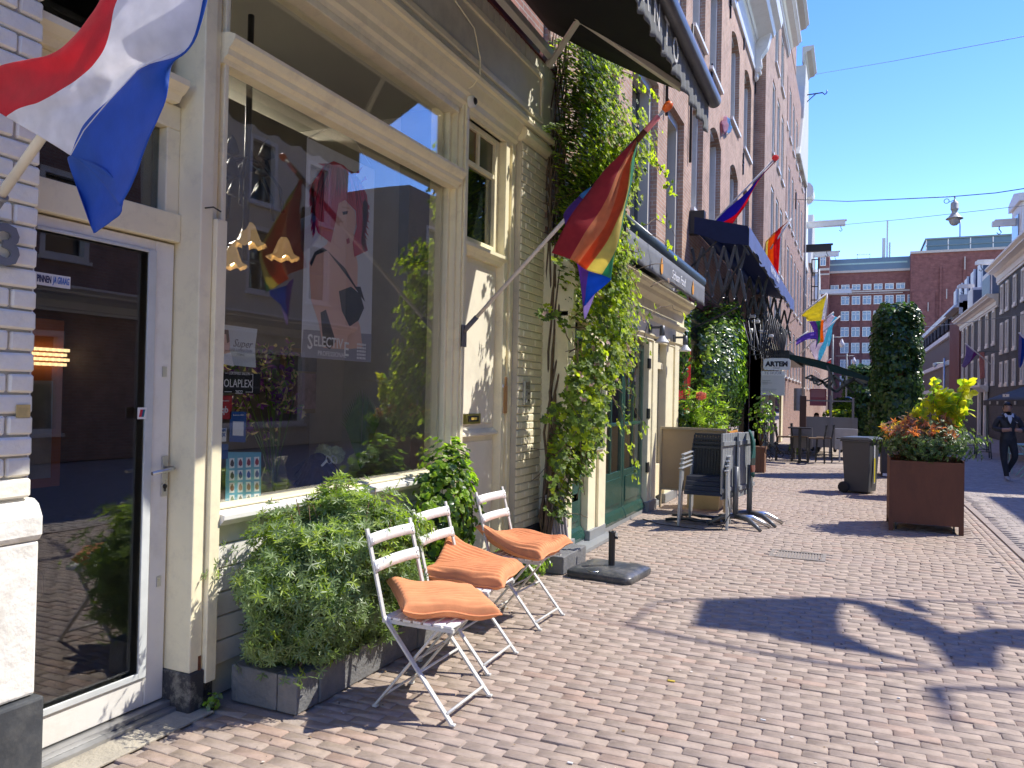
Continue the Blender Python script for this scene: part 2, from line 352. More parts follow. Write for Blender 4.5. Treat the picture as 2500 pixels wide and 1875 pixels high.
MORTAR = M("painted_joint", (.52, .47, .37), .9, .1, 9, .5, 60)
METAL = M("brushed_steel", (.62, .62, .6), .3, .08, 30, .05, 90, metal=1)
DMETAL = M("dark_grey_metal", (.12, .125, .13), .4, .15, 9, .05, 60, metal=.3)
BLK = M("black_paint", (.02, .02, .022), .4, .2, 9)
BLUESTONE = M("bluestone", (.17, .17, .17), .8, .2, 9, .8, 50, stain=(.3, .28, .25), stain_amt=.5, stain_s=4)
CONC = M("concrete_threshold", (.42, .38, .30), .85, .2, 7, .7, 60, stain=(.2, .18, .15), stain_amt=.5)
GLASS = glass_mat("shop_glass", 1.7, (.96, .97, .96), .015)
GLASSD = glass_mat("window_glass", 1.6, (.55, .6, .6), .05)
AMBER = M("amber_glass", (.16, .085, .03), .12, .1, 3, spec=.8)
OLIVE = M("olive_glass", (.10, .09, .045), .12, .1, 3, spec=.8)
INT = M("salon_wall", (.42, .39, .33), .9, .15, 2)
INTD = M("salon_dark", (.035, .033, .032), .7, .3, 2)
CEIL = M("salon_ceiling", (.6, .6, .54), .9, .06, 2)
FLOORW = M("salon_floor", (.18, .15, .12), .4, .2, 3)
REDB = brick_mat("red_brick_wall", (.36, .17, .115), (.27, .125, .09), (.34, .30, .26))
VPRINT = lambda n, c: M(n, c, .55, .02)

salon = thing("shop_building", "cream painted hair salon front with grey cream fascia under the big black awning", "shop", (-3, 4, 0))

# backing walls, roof and inner room -------------------------------------------------
mb = MB()
mb.box(-3.3, -2.99, -4, 2.01, 0, 4.13); mb.build("pier_wall", M("pier_backing", (.45, .42, .36), .9, .1, 5, .4, 60), salon)
mb = MB(); mb.box(-8, -2.96, -8, 7.28, 4.9, 9.6); mb.build("upper_wall", REDB, salon)
mb = MB()
mb.box(-8, -3.2, -4, 7.2, 4.0, 4.1); mb.build("ceiling", CEIL, salon)
mb = MB(); mb.box(-8, -3.2, -4, 7.2, -.02, .05, 0); mb.build("floor", FLOORW, salon)
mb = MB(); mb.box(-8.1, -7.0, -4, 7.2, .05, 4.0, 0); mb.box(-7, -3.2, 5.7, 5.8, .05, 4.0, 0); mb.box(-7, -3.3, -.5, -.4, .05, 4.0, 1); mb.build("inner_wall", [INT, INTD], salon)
mb = MB(); mb.box(-7, -3.2, 2.86, 2.94, .05, 4.0); mb.build("added_dark_partition", INTD, salon)  # near-black partition added to keep the space behind the door dark
mb = MB(); mb.box(-3.95, -3.12, 3.0, 5.6, .05, .90); mb.build("display_ledge", M("ledge", (.30, .25, .22), .6), salon)

# white brick pier (left) ------------------------------------------------------------
pier = thing("brick_pier", "white painted brick pier at the left edge, standing on a rough white plinth", "brick pier", (-2.95, 1.6, 0))
rs = random.Random(3)
def bevel_box_mesh(name, sx, sy, sz, mat, b=.008):
    import bmesh
    me = bpy.data.meshes.new(name); bm = bmesh.new(); bmesh.ops.create_cube(bm, size=1)
    for v in bm.verts:
        v.co.x *= sx; v.co.y *= sy; v.co.z *= sz
        v.co += Vector((rs.uniform(-.002, .002), rs.uniform(-.002, .002), rs.uniform(-.0015, .0015)))
    bmesh.ops.bevel(bm, geom=bm.edges[:], offset=b, segments=1, affect='EDGES'); bm.to_mesh(me); bm.free(); me.materials.append(mat); return me
wb = [bevel_box_mesh("white_brick", .09, .196, .072, WBRICK[i % 3]) for i in range(4)]
wh = [bevel_box_mesh("white_half_brick", .09, .096, .072, WBRICK[i % 3]) for i in range(3)]
row = 0; z = 1.195
while z < 3.5:
    y = 2.0
    if row % 2:
        o = link("brick", rs.choice(wh), pier); o.location = (-2.99 + rs.uniform(-.003, .003), y - .048, z); y -= .105
    while y > 1.3:
        o = link("brick", rs.choice(wb), pier); o.location = (-2.99 + rs.uniform(-.004, .004), y - .098, z); o.rotation_euler = (rs.uniform(-.01, .01), 0, rs.uniform(-.01, .01)); y -= .205
    z += .0815; row += 1
mb = MB(); mb.box(-3.2, -2.966, 1.2, 1.985, 1.1, 3.6); mb.build("joints", M("white_joint", (.5, .49, .46), .9, .1, 9, .5, 60), pier)
mb = MB(); mb.box(-3.2, -2.93, 1.2, 2.03, .38, .985); mb.prism([(-3.2, .985), (-2.93, .985), (-2.915, 1.01), (-2.915, 1.08), (-2.94, 1.13), (-2.97, 1.15), (-3.2, 1.15)], 1, 1.2, 2.035)
mb.build("plinth", STONEW, pier, .012)
mb = MB(); mb.box(-3.2, -2.90, 1.2, 2.05, 0, .375); mb.build("base", DARKBASE, pier, .012)
mb = MB(); mb.box(-2.944, -2.941, 1.93, 1.985, 1.47, 1.52); mb.build("paint_patch", M("ochre_patch", (.6, .45, .18), .7, .3, 30), pier)
t3 = text("3", .215, tuple(at(19, 604, 0, -2.93)), (1, 0, 0), M("number_metal", (.2, .21, .23), .45, .1, metal=.2), None, 'house_number', .006, off=.005)
tag(t3, "grey metal number 3 fixed on the white brick pier", "house number")

# lit ceiling panels of the salon
for (xx, yy) in ((-5.3, 4.6), (-6.4, 4.9)):
    mb = MB(); mb.box(xx - .3, xx + .3, yy - .3, yy + .3, 3.96, 3.99); o = mb.build("ceiling_panel", [emit_mat("led_panel", (1.0, .93, .82), 28.0)]); tag(o, {(-5.3, 4.6): "lit square ceiling panel above the poster in the salon", (-6.4, 4.9): "lit square ceiling panel deepest in the salon"}[(xx, yy)], "ceiling light")
# black base, pilaster between door and window ---------------------------------------
pil = thing("pilaster", "cream wooden pilaster between the glass door and the shop window, black peeling foot", "pilaster", (-2.95, 2.8, 0))
mb = MB(); mb.box(-3.2, -2.95, 2.822, 2.90, .2, 4.05); mb.box(-3.2, -2.975, 2.90, 2.95, .2, 4.05)
mb.build("shaft", CREAM, pil, .006)
mb = MB(); mb.box(-3.0, -2.925, 2.905, 2.972, .13, 2.45); mb.build("cover_strip", CREAM, pil, .004)
mb = MB(); mb.box(-3.13, -2.935, 2.812, 2.91, 0, .2); mb.box(-3.2, -2.97, 2.91, 3.0, 0, .14); mb.build("foot", BLACKBASE, pil, .01)
mb = MB(); mb.tube([(-2.95, 2.845, 2.49), (-2.91, 2.86, 2.495), (-2.90, 2.90, 2.48)], .004, 6); mb.build("hook", BLK, pil)
mb = MB(); mb.box(-2.949, -2.946, 2.875, 2.892, .19, .27); mb.build("rust_stain", M("rust", (.16, .06, .03), .9, .4, 40), pil)

# glass door -------------------------------------------------------------------------
door = thing("glass_door", "white framed glass salon door with a steel lever handle and a transom window above", "door", (-3.11, 2.4, 0))
mb = MB()
mb.box(-3.16, -3.11, 2.02, 2.10, .06, 2.31); mb.box(-3.16, -3.11, 2.70, 2.81, .06, 2.31); mb.box(-3.16, -3.112, 2.10, 2.70, .06, .20); mb.box(-3.16, -3.112, 2.10, 2.70, 2.26, 2.31)
mb.build("leaf", WHITEP, door, .005)
mb = MB(); mb.box(-3.112, -3.1, 2.655, 2.70, .2, 2.26); mb.box(-3.112, -3.1, 2.1, 2.655, .2, .23); mb.box(-3.112, -3.1, 2.1, 2.655, 2.245, 2.26)
mb.build("glazing_bead", M("bead_grey", (.60, .63, .62), .4), door, .003)
mb = MB(); mb.box(-3.14, -3.134, 2.1, 2.7, .2, 2.26); mb.build("pane", GLASS, door)
mb = MB(); mb.box(-3.2, -3.08, 2.0, 2.82, 2.32, 2.46); mb.box(-3.2, -3.1, 2.0, 2.82, 2.88, 3.0); mb.box(-3.2, -3.1, 2.74, 2.82, 2.46, 2.88)
mb.build("frame", CREAM, door, .006)
mb = MB(); mb.box(-3.16, -3.154, 2.0, 2.75, 2.46, 2.88); mb.build("transom_pane", GLASSD, door)
mb = MB(); mb.prism([(-3.2, 3.0), (-3.06, 3.0), (-3.04, 3.03), (-3.02, 3.04), (-2.99, 3.07), (-2.99, 3.10), (-3.2, 3.12)], 1, 1.99, 2.77); mb.build("cornice", CREAM, door)
mb = MB(); mb.box(-3.2, -3.12, 2.0, 2.75, 3.7, 4.05); mb.box(-3.18, -3.11, 2.70, 2.76, 3.12, 3.7); mb.build("upper_frame", CREAM, door, .005)
mb = MB(); mb.box(-3.16, -3.154, 2.0, 2.7, 3.12, 3.7); mb.build("upper_pane", GLASSD, door)
mb = MB(); mb.box(-3.25, -3.02, 2.0, 2.82, 0, .03); mb.box(-3.2, -3.06, 2.0, 2.82, .03, .055); mb.build("sill", M("sill_metal", (.45, .45, .45), .35, metal=.8), door, .004)
h = MB(); h.box(-3.11, -3.102, 2.765, 2.80, 1.06, 1.26); h.build("handle_plate", METAL, door, .004)
h = MB(); h.tube([(-3.10, 2.785, 1.20), (-3.05, 2.785, 1.20), (-3.045, 2.76, 1.198), (-3.05, 2.66, 1.185)], [.011, .011, .011, .009], 8); h.build("handle", METAL, door)
h = MB(); h.lathe([(0, .004), (.011, .004), (.013, 0)], (-3.102, 2.783, 1.11), 12, 0, Matrix.Rotation(math.pi / 2, 4, 'Y')); h.box(-3.101, -3.098, 2.779, 2.787, 1.085, 1.105); h.build("keyhole", BLK, door)
for zz in (1.65, .62): mb = MB(); mb.box(-3.11, -3.106, 2.755, 2.78, zz, zz + .05); mb.build("lock_cover", METAL, door)
# stickers on the door
s = MB(); s.box(-3.1339, -3.1325, 2.09, 2.276, 2.018, 2.071); st = s.build("door_sticker", [WHITE2]); tag(st, "white strip sticker reading PINNEN JA GRAAG on the glass door", "sticker")
text("PINNEN", .042, (-3.131, 2.156, 2.044), (1, 0, 0), VPRINT("navy_print", (.01, .02, .12)), st, 'lettering', .0006, sx=.42, off=.0008)
text("JA GRAAG", .042, (-3.131, 2.232, 2.046), (1, 0, 0), VPRINT("blue_print", (.02, .16, .6)), st, 'lettering', .0006, sx=.38, off=.0004, shear=.2)
s = MB(); s.box(-3.099, -3.0975, 2.61, 2.66, 1.445, 1.50, 0); s.prism([(2.617, 1.455), (2.634, 1.455), (2.642, 1.49), (2.625, 1.49)], 0, -3.0975, -3.0965, 1); s.prism([(2.634, 1.455), (2.644, 1.455), (2.652, 1.49), (2.642, 1.49)], 0, -3.0975, -3.0965, 2)
s.prism([(2.630, 1.455), (2.636, 1.455), (2.644, 1.49), (2.638, 1.49)], 0, -3.0965, -3.096, 3)
st = s.build("card_sticker", [WHITE2, VPRINT("red_print", (.55, .02, .04)), VPRINT("teal_print", (.0, .22, .25)), VPRINT("navy_print2", (.02, .05, .2))]); tag(st, "small white payment sticker with red and green bars on the edge of the door glass", "sticker")
# things dimly seen behind the door
lb = MB()
for i in range(7):
    for j in range(4):
        lb.box(-3.92, -3.9, 2.60 + i * .034 + (j % 2) * .016, 2.622 + i * .034 + (j % 2) * .016, 1.70 + j * .026, 1.716 + j * .026, 0)
o = lb.build("wall_light", [emit_mat("warm_light", (1.0, .7, .35), .5)]); tag(o, "glowing brick patterned wall light seen through the glass door", "light")
mb = MB(); mb.box(-3.98, -3.95, 2.58, 2.84, 1.05, 1.95, 0); mb.box(-3.945, -3.94, 2.60, 2.78, 1.1, 1.62, 1); o = mb.build("salon_picture", [M("orange_board", (.3, .1, .04), .6), M("grey_print", (.25, .25, .25), .5, .5, 3)]); tag(o, "orange framed picture in the dark room behind the glass door", "picture")
mb = MB(); mb.box(-4.6, -4.0, 2.1, 2.78, .06, .42); mb.box(-4.6, -4.42, 2.1, 2.78, .42, .95); mb.box(-4.42, -4.0, 2.0, 2.12, .42, .6); mb.box(-4.42, -4.0, 2.70, 2.82, .42, .6); o = mb.build("waiting_chair", [M("beige_upholstery", (.35, .30, .22), .8)], None, .05); tag(o, "beige low armchair inside behind the glass door", "armchair")

# threshold stone and skirting on the ground
mb = MB(); mb.box(-3.25, -2.86, 1.2, 2.9, 0, .012); o = mb.build("door_step", CONC, None, .004); tag(o, "worn pale concrete doorstep below the glass door", "doorstep")

# shop window ------------------------------------------------------------------------
win = thing("shop_window", "large cream framed salon shop window with an upper light, above the planter", "shop window", (-2.98, 4.1, .95))
mb = MB(); mb.prism([(-3.2, .90), (-2.93, .90), (-2.90, .93), (-2.90, .955), (-3.0, .975), (-3.2, .975)], 1, 2.975, 5.55); mb.build("sill", WHITEP, win, .003)
mb = MB(); mb.box(-3.09, -2.965, 2.97, 3.0, .975, 3.9); mb.box(-3.09, -2.985, 5.50, 5.54, .975, 3.9); mb.box(-3.09, -3.03, 5.46, 5.50, .975, 3.9); mb.box(-3.09, -2.965, 3.0, 5.5, 3.88, 3.93)
mb.box(-3.09, -2.97, 3.0, 5.5, .975, .99); mb.box(-3.2, -3.09, 5.45, 5.54, .975, 3.95); mb.build("frame", CREAM, win, .006)
mb = MB(); mb.prism([(-3.05, 3.262), (-2.965, 3.262), (-2.955, 3.285), (-2.93, 3.30), (-2.925, 3.33), (-2.905, 3.345), (-2.885, 3.375), (-2.885, 3.395), (-2.92, 3.41), (-3.05, 3.43)], 1, 2.95, 5.50); mb.build("transom", CREAM, win)
mb = MB(); mb.box(-3.074, -3.068, 2.99, 5.48, .98, 3.27); mb.build("pane", GLASS, win)
mb = MB(); mb.box(-3.074, -3.068, 2.99, 5.48, 3.42, 3.9); mb.build("upper_pane", GLASS, win)
mb = MB(); mb.box(-3.2, -2.95, 5.54, 5.63, .0, 4.06); mb.build("post", CREAM, win, .006)
mb = MB(); mb.box(-2.95, -2.93, 5.565, 5.615, .16, 4.06); mb.build("post_moulding", CREAM, win, .006)
mb = MB(); mb.prism([(-3.2, 3.93), (-2.965, 3.93), (-2.955, 3.96), (-2.93, 3.98), (-2.925, 4.03), (-2.90, 4.05), (-2.87, 4.13), (-3.2, 4.13)], 1, 1.2, 6.62); mb.build("lintel", CREAM, win)
for i, zz in enumerate(np.arange(.16, .9, .125)):
    mb = MB(); mb.box(-3.06, -3.0 + (i % 2) * .002, 2.97, 5.54, zz + .006, min(.9, zz + .122)); mb.build("apron_board", WHITEP, win, .004)
mb = MB(); mb.box(-3.2, -3.02, 2.97, 5.54, 0, .9); mb.build("apron_backing", FASC, win)

# side door with small window --------------------------------------------------------
sd = thing("side_door", "cream panelled side door with a letter slot below a small window with two amber panes", "door", (-3.0, 6.05, 0))
mb = MB(); mb.box(-3.2, -3.04, 5.63, 6.42, .03, 2.77); mb.build("door_leaf", CREAM2, sd, .003)
mb = MB(); mb.box(-3.04, -3.028, 5.66, 6.39, 1.33, 2.72); mb.box(-3.04, -3.028, 5.66, 6.39, .2, 1.18); mb.build("door_panel", CREAM2, sd, .006)
mb = MB(); mb.prism([(-3.04, 1.22), (-2.985, 1.235), (-2.985, 1.255), (-3.04, 1.29)], 1, 5.65, 6.41); mb.build("ledge", CREAM2, sd)
mb = MB(); mb.box(-3.2, -2.96, 6.42, 6.50, 0, 3.93); mb.box(-3.2, -2.985, 6.50, 6.55, 0, 3.93); mb.box(-3.2, -2.955, 6.55, 6.63, 0, 4.0); mb.box(-3.1, -3.0, 5.63, 6.42, 3.93, 4.0); mb.build("frame", CREAM, sd, .005)
mb = MB(); mb.prism([(-3.2, 2.77), (-2.99, 2.77), (-2.97, 2.80), (-2.93, 2.83), (-2.93, 2.86), (-3.2, 2.90)], 1, 5.61, 6.44); mb.build("transom", CREAM, sd)
mb = MB(); mb.box(-3.1, -3.03, 5.63, 5.68, 2.9, 3.93); mb.box(-3.1, -3.03, 6.33, 6.42, 2.9, 3.93); mb.box(-3.1, -3.03, 5.68, 6.33, 2.9, 2.94); mb.box(-3.1, -3.03, 5.68, 6.33, 3.88, 3.93); mb.box(-3.1, -3.035, 5.68, 6.33, 3.56, 3.60); mb.box(-3.1, -3.035, 5.99, 6.025, 3.60, 3.88); mb.build("window_frame", CREAM, sd, .004)
mb = MB(); mb.box(-3.07, -3.064, 5.68, 6.33, 2.94, 3.56); mb.build("pane", GLASSD, sd)
mb = MB(); mb.box(-3.07, -3.06, 5.68, 5.99, 3.6, 3.88); mb.build("amber_pane", AMBER, sd); mb = MB(); mb.box(-3.07, -3.06, 6.025, 6.33, 3.6, 3.88); mb.build("olive_pane", OLIVE, sd)
mb = MB(); mb.box(-3.6, -3.12, 5.62, 6.5, 2.7, 4.0); mb.build("window_backing", M("screen_grey", (.16, .165, .15), .7), sd)
mb = MB(); mb.box(-3.028, -3.02, 5.78, 6.12, 1.335, 1.425, 0); mb.box(-3.02, -3.012, 5.88, 6.07, 1.355, 1.405, 1); mb.box(-3.012, -3.008, 5.92, 6.03, 1.37, 1.392, 2)
mb.build("letter_slot", [M("brass", (.55, .45, .2), .3, metal=.9), BLK, M("yellow_label", (.7, .5, .1), .5)], sd, .002)
mb = MB(); mb.box(-2.96, -2.95, 6.46, 6.535, 1.42, 1.68, 0); mb.box(-2.96, -2.948, 6.48, 6.515, 1.68, 1.76, 0); o = mb.build("wooden_sign", [M("pine_wood", (.5, .26, .1), .5, .2, 12, .1, 60, aniso=(1, 1, .2))], None, .005); tag(o, "small orange pine board nailed on the frame between side door and brick pier", "wooden board")
mb = MB(); mb.box(-2.96, -2.952, 6.43, 6.455, 1.66, 1.69, 0); o = mb.build("name_label", [WHITE2]); tag(o, "tiny white name label on the side door frame beside the pine board", "label")

# cream brick pier -------------------------------------------------------------------
p2 = thing("brick_pier", "cream painted brick pier with a rounded stone cap, beside the climbing vine", "brick pier", (-2.9, 6.9, 0))
cb = [bevel_box_mesh("cream_brick", .1, .196, .064, CBRICK[i % 3], .007) for i in range(4)]
ch = [bevel_box_mesh("cream_half_brick", .1, .094, .064, CBRICK[i % 3], .007) for i in range(3)]
z = .345; row = 0
while z < 3.98:
    y = 6.64
    if row % 2:
        o = link("brick", rs.choice(ch), p2); o.location = (-2.94 + rs.uniform(-.003, .003), y + .05, z); y += .103
    while y < 7.18:
        o = link("brick", rs.choice(cb), p2); o.location = (-2.94 + rs.uniform(-.004, .004), y + .1, z); o.rotation_euler = (0, 0, rs.uniform(-.012, .012)); y += .203
    z += .0735; row += 1
mb = MB(); mb.box(-3.2, -2.902, 6.635, 7.24, .3, 4.0); mb.build("joints", MORTAR, p2)
mb = MB(); mb.box(-3.2, -2.86, 6.62, 7.27, 0, .31); mb.build("base", DARKBASE, p2, .01)
mb = MB(); mb.prism([(-3.2, 4.0), (-2.90, 4.0), (-2.86, 4.01), (-2.835, 4.04), (-2.83, 4.08), (-2.85, 4.12), (-2.88, 4.13), (-3.2, 4.13)], 1, 6.60, 7.27); mb.build("cap", CREAM, p2, .01)
# intercom
mb = MB(); mb.box(-2.89, -2.865, 6.75, 6.88, 1.50, 1.73, 0)
for i in range(6): mb.box(-2.865, -2.863, 6.77, 6.86, 1.655 + i * .011, 1.66 + i * .011, 1)
mb.box(-2.865, -2.862, 6.765, 6.80, 1.585, 1.635, 2); mb.box(-2.865, -2.862, 6.765, 6.80, 1.52, 1.57, 2); mb.box(-2.865, -2.86, 6.83, 6.855, 1.60, 1.62, 1); mb.box(-2.865, -2.86, 6.83, 6.855, 1.535, 1.555, 1)
o = mb.build("intercom", [METAL, BLK, M("grey_button", (.35, .36, .36), .4)], None, .003); tag(o, "silver intercom with speaker grille and buttons on the cream brick pier", "intercom")

# fascia above the shop --------------------------------------------------------------
mb = MB(); mb.box(-3.2, -2.83, .2, 7.27, 4.13, 4.86); mb.build("fascia", FASC, salon, .004)
mb = MB()
for (a, b, c, d) in ((.2, 6.93, 4.66, 4.71), (.2, 6.93, 4.24, 4.29), (6.88, 6.93, 4.29, 4.66)): mb.box(-2.83, -2.806, a, b, c, d)
mb.build("panel_moulding", CREAM, salon, .006)
mb = MB(); mb.prism([(-2.83, 4.13), (-2.80, 4.135), (-2.79, 4.16), (-2.80, 4.19), (-2.83, 4.21)], 1, .2, 7.27); mb.build("lower_moulding", CREAM, salon)
mb = MB(); mb.box(-3.0, -2.80, .2, 7.27, 4.86, 4.93); mb.build("dark_red_beam", M("dark_red_paint", (.09, .02, .018), .5), salon)
mb = MB()
for i in range(60): mb.box(-2.83, -2.824, .3 + i * .115, .395 + i * .115, 4.73, 4.86)
o = mb.build("beadboard", FASC, salon, .002); o['kind'] = 'stuff'
mb = MB(); pts = [(-2.80, 5.0, 4.95), (-2.80, 5.02, 4.3), (-2.80, 5.0, 4.22), (-2.82, 4.98, 4.12)]
mb.tube([(-2.795, 4.9, 4.6), (-2.795, 5.40, 4.50), (-2.795, 5.52, 4.30), (-2.795, 5.52, 4.16), (-2.86, 5.52, 4.09), (-2.93, 5.50, 4.06)], .006, 6)
mb.tube([(-2.795, 3.0, 4.72), (-2.795, 4.0, 4.65), (-2.795, 4.9, 4.6)], .006, 6); o = mb.build("cable", CREAM); tag(o, "thin cream cable looped over the fascia towards the security camera", "cable")
mb = MB(); mb.lathe([(0, .03), (.025, .03), (.03, .02), (.045, .02), (.05, 0), (.05, -.02)], (-2.905, 5.60, 4.0), 20, 0, Matrix.Rotation(math.pi / 2, 4, 'Y')); mb.lathe([(0, .045), (.022, .04), (.03, .028)], (-2.905, 5.60, 4.0), 20, 1, Matrix.Rotation(math.pi / 2, 4, 'Y'))
o = mb.build("security_camera", [WHITE2, BLK]); tag(o, "round white security camera with a black lens at the top corner of the shop window", "camera")

# black awning -----------------------------------------------------------------------
aw = thing("awning", "big black awning over the salon with folding arm and a grey valance lettered CANTO", "awning", (-2.8, 4, 4.9))
BLKC = cloth_mat("black_canvas", (.006, .0065, .009), .02, .8)
VAL = cloth_mat("grey_valance", (.17, .18, .18), .12, .8)
Y0, Y1 = 2.5, 6.88
a = Vector((-2.75, 0, 5.14)); b = Vector((-1.22, 0, 4.24))
rows = []
for i in range(13):
    t = i / 12; p = a.lerp(b, t); rows.append([(p.x, Y0 + (Y1 - Y0) * j / 12, p.z - .04 * math.sin(math.pi * t)) for j in range(13)])
mb = MB(); mb.sheet(rows); o = mb.build("fabric", BLKC, aw); sm = o.modifiers.new("thick", 'SOLIDIFY'); sm.thickness = .006
mb = MB(); mb.tube([(-1.17, Y0, 4.235), (-1.17, Y1 + .03, 4.235)], .062, 20); mb.build("roller_bar", M("worn_black_metal", (.16, .16, .155), .32, .5, 3, .1, 60, metal=.2, stain=(.02, .02, .022), stain_amt=.95, stain_s=2.2, aniso=(1, .5, 1)), aw)
rows = []
for i in range(7):
    t = i / 6
    rows.append([(-1.215 + .012 * math.sin(j * 1.1) * t, Y0 + (Y1 - Y0) * j / 160, 4.20 - t * (.27 + .02 * math.cos(2 * math.pi * (Y0 + (Y1 - Y0) * j / 160) / .32))) for j in range(161)])
mb = MB(); mb.sheet(rows); o = mb.build("valance", VAL, aw); sm = o.modifiers.new("thick", 'SOLIDIFY'); sm.thickness = .003
LET = VPRINT("cream_print", (.62, .6, .52))
for i, chh in enumerate("CANTO"):
    text(chh, .26, (-1.196, 4.30 + i * .285, 4.07), (1, 0, 0), LET, aw, 'lettering', .001, sx=.9)
AL = M("cream_aluminium", (.62, .58, .52), .35, .06, 9, metal=.1)
mb = MB(); mb.bar((-2.70, Y0, 4.86), (-2.70, 6.86, 4.86), .07, .07); mb.build("wall_rail", AL, aw, .006)
mb = MB(); EB = at(1415, 45, 1, 6.1); AE = at(1665, 217, 1, 6.55); mb.bar((-2.70, 6.78, 4.74), EB, .05, .035); mb.build("arm", AL, aw, .006)
mb = MB(); mb.bar(EB, AE, .05, .05); mb.build("arm", AL, aw, .006)
mb = MB(); mb.lathe([(0, .04), (.035, .04), (.035, -.04), (0, -.04)], EB, 14, 0, Matrix.Rotation(math.pi / 2, 4, 'X')); mb.lathe([(0, .04), (.03, .04), (.03, -.04), (0, -.04)], (-2.70, 6.80, 4.76), 14, 0, Matrix.Rotation(math.pi / 2, 4, 'X')); mb.build("joint", AL, aw)

# inside the window ------------------------------------------------------------------
def img(name, label, cat, polys, mats, parent=None):
    mb = MB()
    for q in polys: mb.prism(*q)
    o = mb.build(name, mats, parent)
    if label: tag(o, label, cat)
    return o
# poster: built from flat coloured shapes, on a sheet hung inside the glass (x = -3.2)
XP = -3.2
def PX(px, py, x=XP): p = at(px, py, 0, x); return (p.y, p.z)
def pp(pts, k, x0=XP): return ([PX(*q) for q in pts], 0, x0 + .0012 * k, x0 + .0012 * k + .001)
Z3 = lambda l: [(520 + a * .3858, 60 + b * .3858) for a, b in l]
Z4 = lambda l: [(520 + a * .3737, 640 + b * .3737) for a, b in l]
post = thing("poster", "tall hanging poster of a woman with a red bob, lettered SELECTIVE PROFESSIONAL", "poster", (XP, 4, 2))
pm = MB(); pm.prism(*pp(Z3([(595, 715), (1022, 920)]) + Z4([(1030, 655), (575, 620)]), 0), 0); pm.build("sheet", VPRINT("poster_grey", (.66, .68, .72)), post)
pm = MB(); pm.prism(*pp(Z4([(590, 440), (1035, 470), (1030, 655), (575, 620)]), .5), 0); pm.build("lower_print", VPRINT("poster_dark_grey", (.30, .30, .34)), post)
skin = VPRINT("poster_skin", (.75, .46, .36)); skin2 = VPRINT("poster_skin_shade", (.6, .34, .26)); hair = VPRINT("poster_hair", (.50, .03, .06)); hair2 = VPRINT("poster_hair_light", (.62, .09, .12)); dress = VPRINT("poster_black", (.02, .02, .025))
q = MB()
q.prism(*pp(Z3([(650, 1440), (720, 1390), (740, 1300), (905, 1330), (900, 1440), (915, 1520), (912, 1659)]) + Z4([(900, 260), (960, 420), (975, 560), (860, 570), (720, 560), (690, 400), (640, 250), (625, 0)]), 1), 0)
q.prism(*pp(Z3([(790, 1120), (830, 1110), (895, 1180), (905, 1260), (870, 1380), (830, 1440), (760, 1380), (770, 1250)]), 2), 0)
q.prism(*pp(Z4([(700, 330), (735, 310), (800, 520), (760, 570), (720, 540)]), 2), 2); q.prism(*pp(Z4([(820, 190), (900, 160), (960, 210), (985, 300), (950, 380), (890, 420), (840, 320)]), 2), 2)
q.prism(*pp(Z3([(720, 1430), (790, 1500), (850, 1600), (900, 1659)]) + Z4([(960, 160), (990, 260), (960, 220), (860, 40), (800, 0)]), 3), 2); q.prism(*pp(Z3([(610, 1510), (640, 1440), (690, 1410), (720, 1430), (650, 1460), (620, 1530)]), 3), 2)
q.prism(*pp(Z3([(840, 1360), (858, 1350), (862, 1380), (846, 1390)]), 4), 3); q.prism(*pp(Z3([(815, 1185), (850, 1180), (845, 1200), (820, 1205)]), 4), 2); q.prism(*pp(Z3([(812, 1150), (860, 1160), (862, 1168), (815, 1160)]), 4), 1)
q.build("figure", [skin, skin2, dress, VPRINT("poster_lips", (.35, .05, .07))], post)
q = MB()
q.prism(*pp(Z3([(620, 1010), (700, 890), (760, 865), (820, 890), (870, 940), (930, 1000), (970, 1080), (980, 1220), (950, 1330), (975, 1430), (890, 1470), (880, 1380), (905, 1280), (900, 1180), (830, 1110), (790, 1130), (770, 1250), (740, 1380), (660, 1320), (620, 1200), (650, 1110)]), 5), 0)
for i in range(90):
    a0 = rs.uniform(0, 1); x1 = 700 + 180 * a0; xe = 620 + 355 * a0; ye = 1080 + rs.uniform(-60, 300 if a0 < .35 or a0 > .8 else 60); w_ = rs.uniform(4, 11)
    q.prism(*pp(Z3([(x1, 880 + 50 * a0), (x1 + w_, 885 + 50 * a0), ((x1 + xe) / 2 + w_ + 14 * (a0 - .5), 1000), (xe, ye), ((x1 + xe) / 2 + 14 * (a0 - .5), 1000)]), 6 + i % 2), 1 + i % 3)
for i in range(22):
    a0 = i / 21; q.prism(*pp(Z3([(625 + 20 * a0, 1000 + a0 * 200), (640, 1020 + a0 * 300), (600 + 25 * a0 + rs.uniform(-10, 8), 1060 + a0 * 290)]), 5), 0); q.prism(*pp(Z3([(960 - 30 * a0, 1100 + a0 * 260), (940, 1130 + a0 * 280), (985 - 20 * a0 + rs.uniform(-8, 12), 1160 + a0 * 290)]), 5), 0)
for sx in ((620, 1010, 590, 1030), (630, 1130, 600, 1150), (880, 960, 940, 900), (930, 1000, 960, 960), (700, 900, 660, 880)):
    q.prism(*pp(Z3([(sx[0], sx[1]), (sx[0] + 40, sx[1] - 20), (sx[2], sx[3])]), 5), 0)
q.build("hair", [hair, hair2, VPRINT("poster_hair_dark", (.16, .01, .03)), VPRINT("poster_hair_mid", (.5, .05, .07))], post)
WP = VPRINT("poster_white", (.9, .9, .9))
y0, z0 = PX(520 + 780 * .3737, 640 + 560 * .3737)
yy_ = y0 - .27
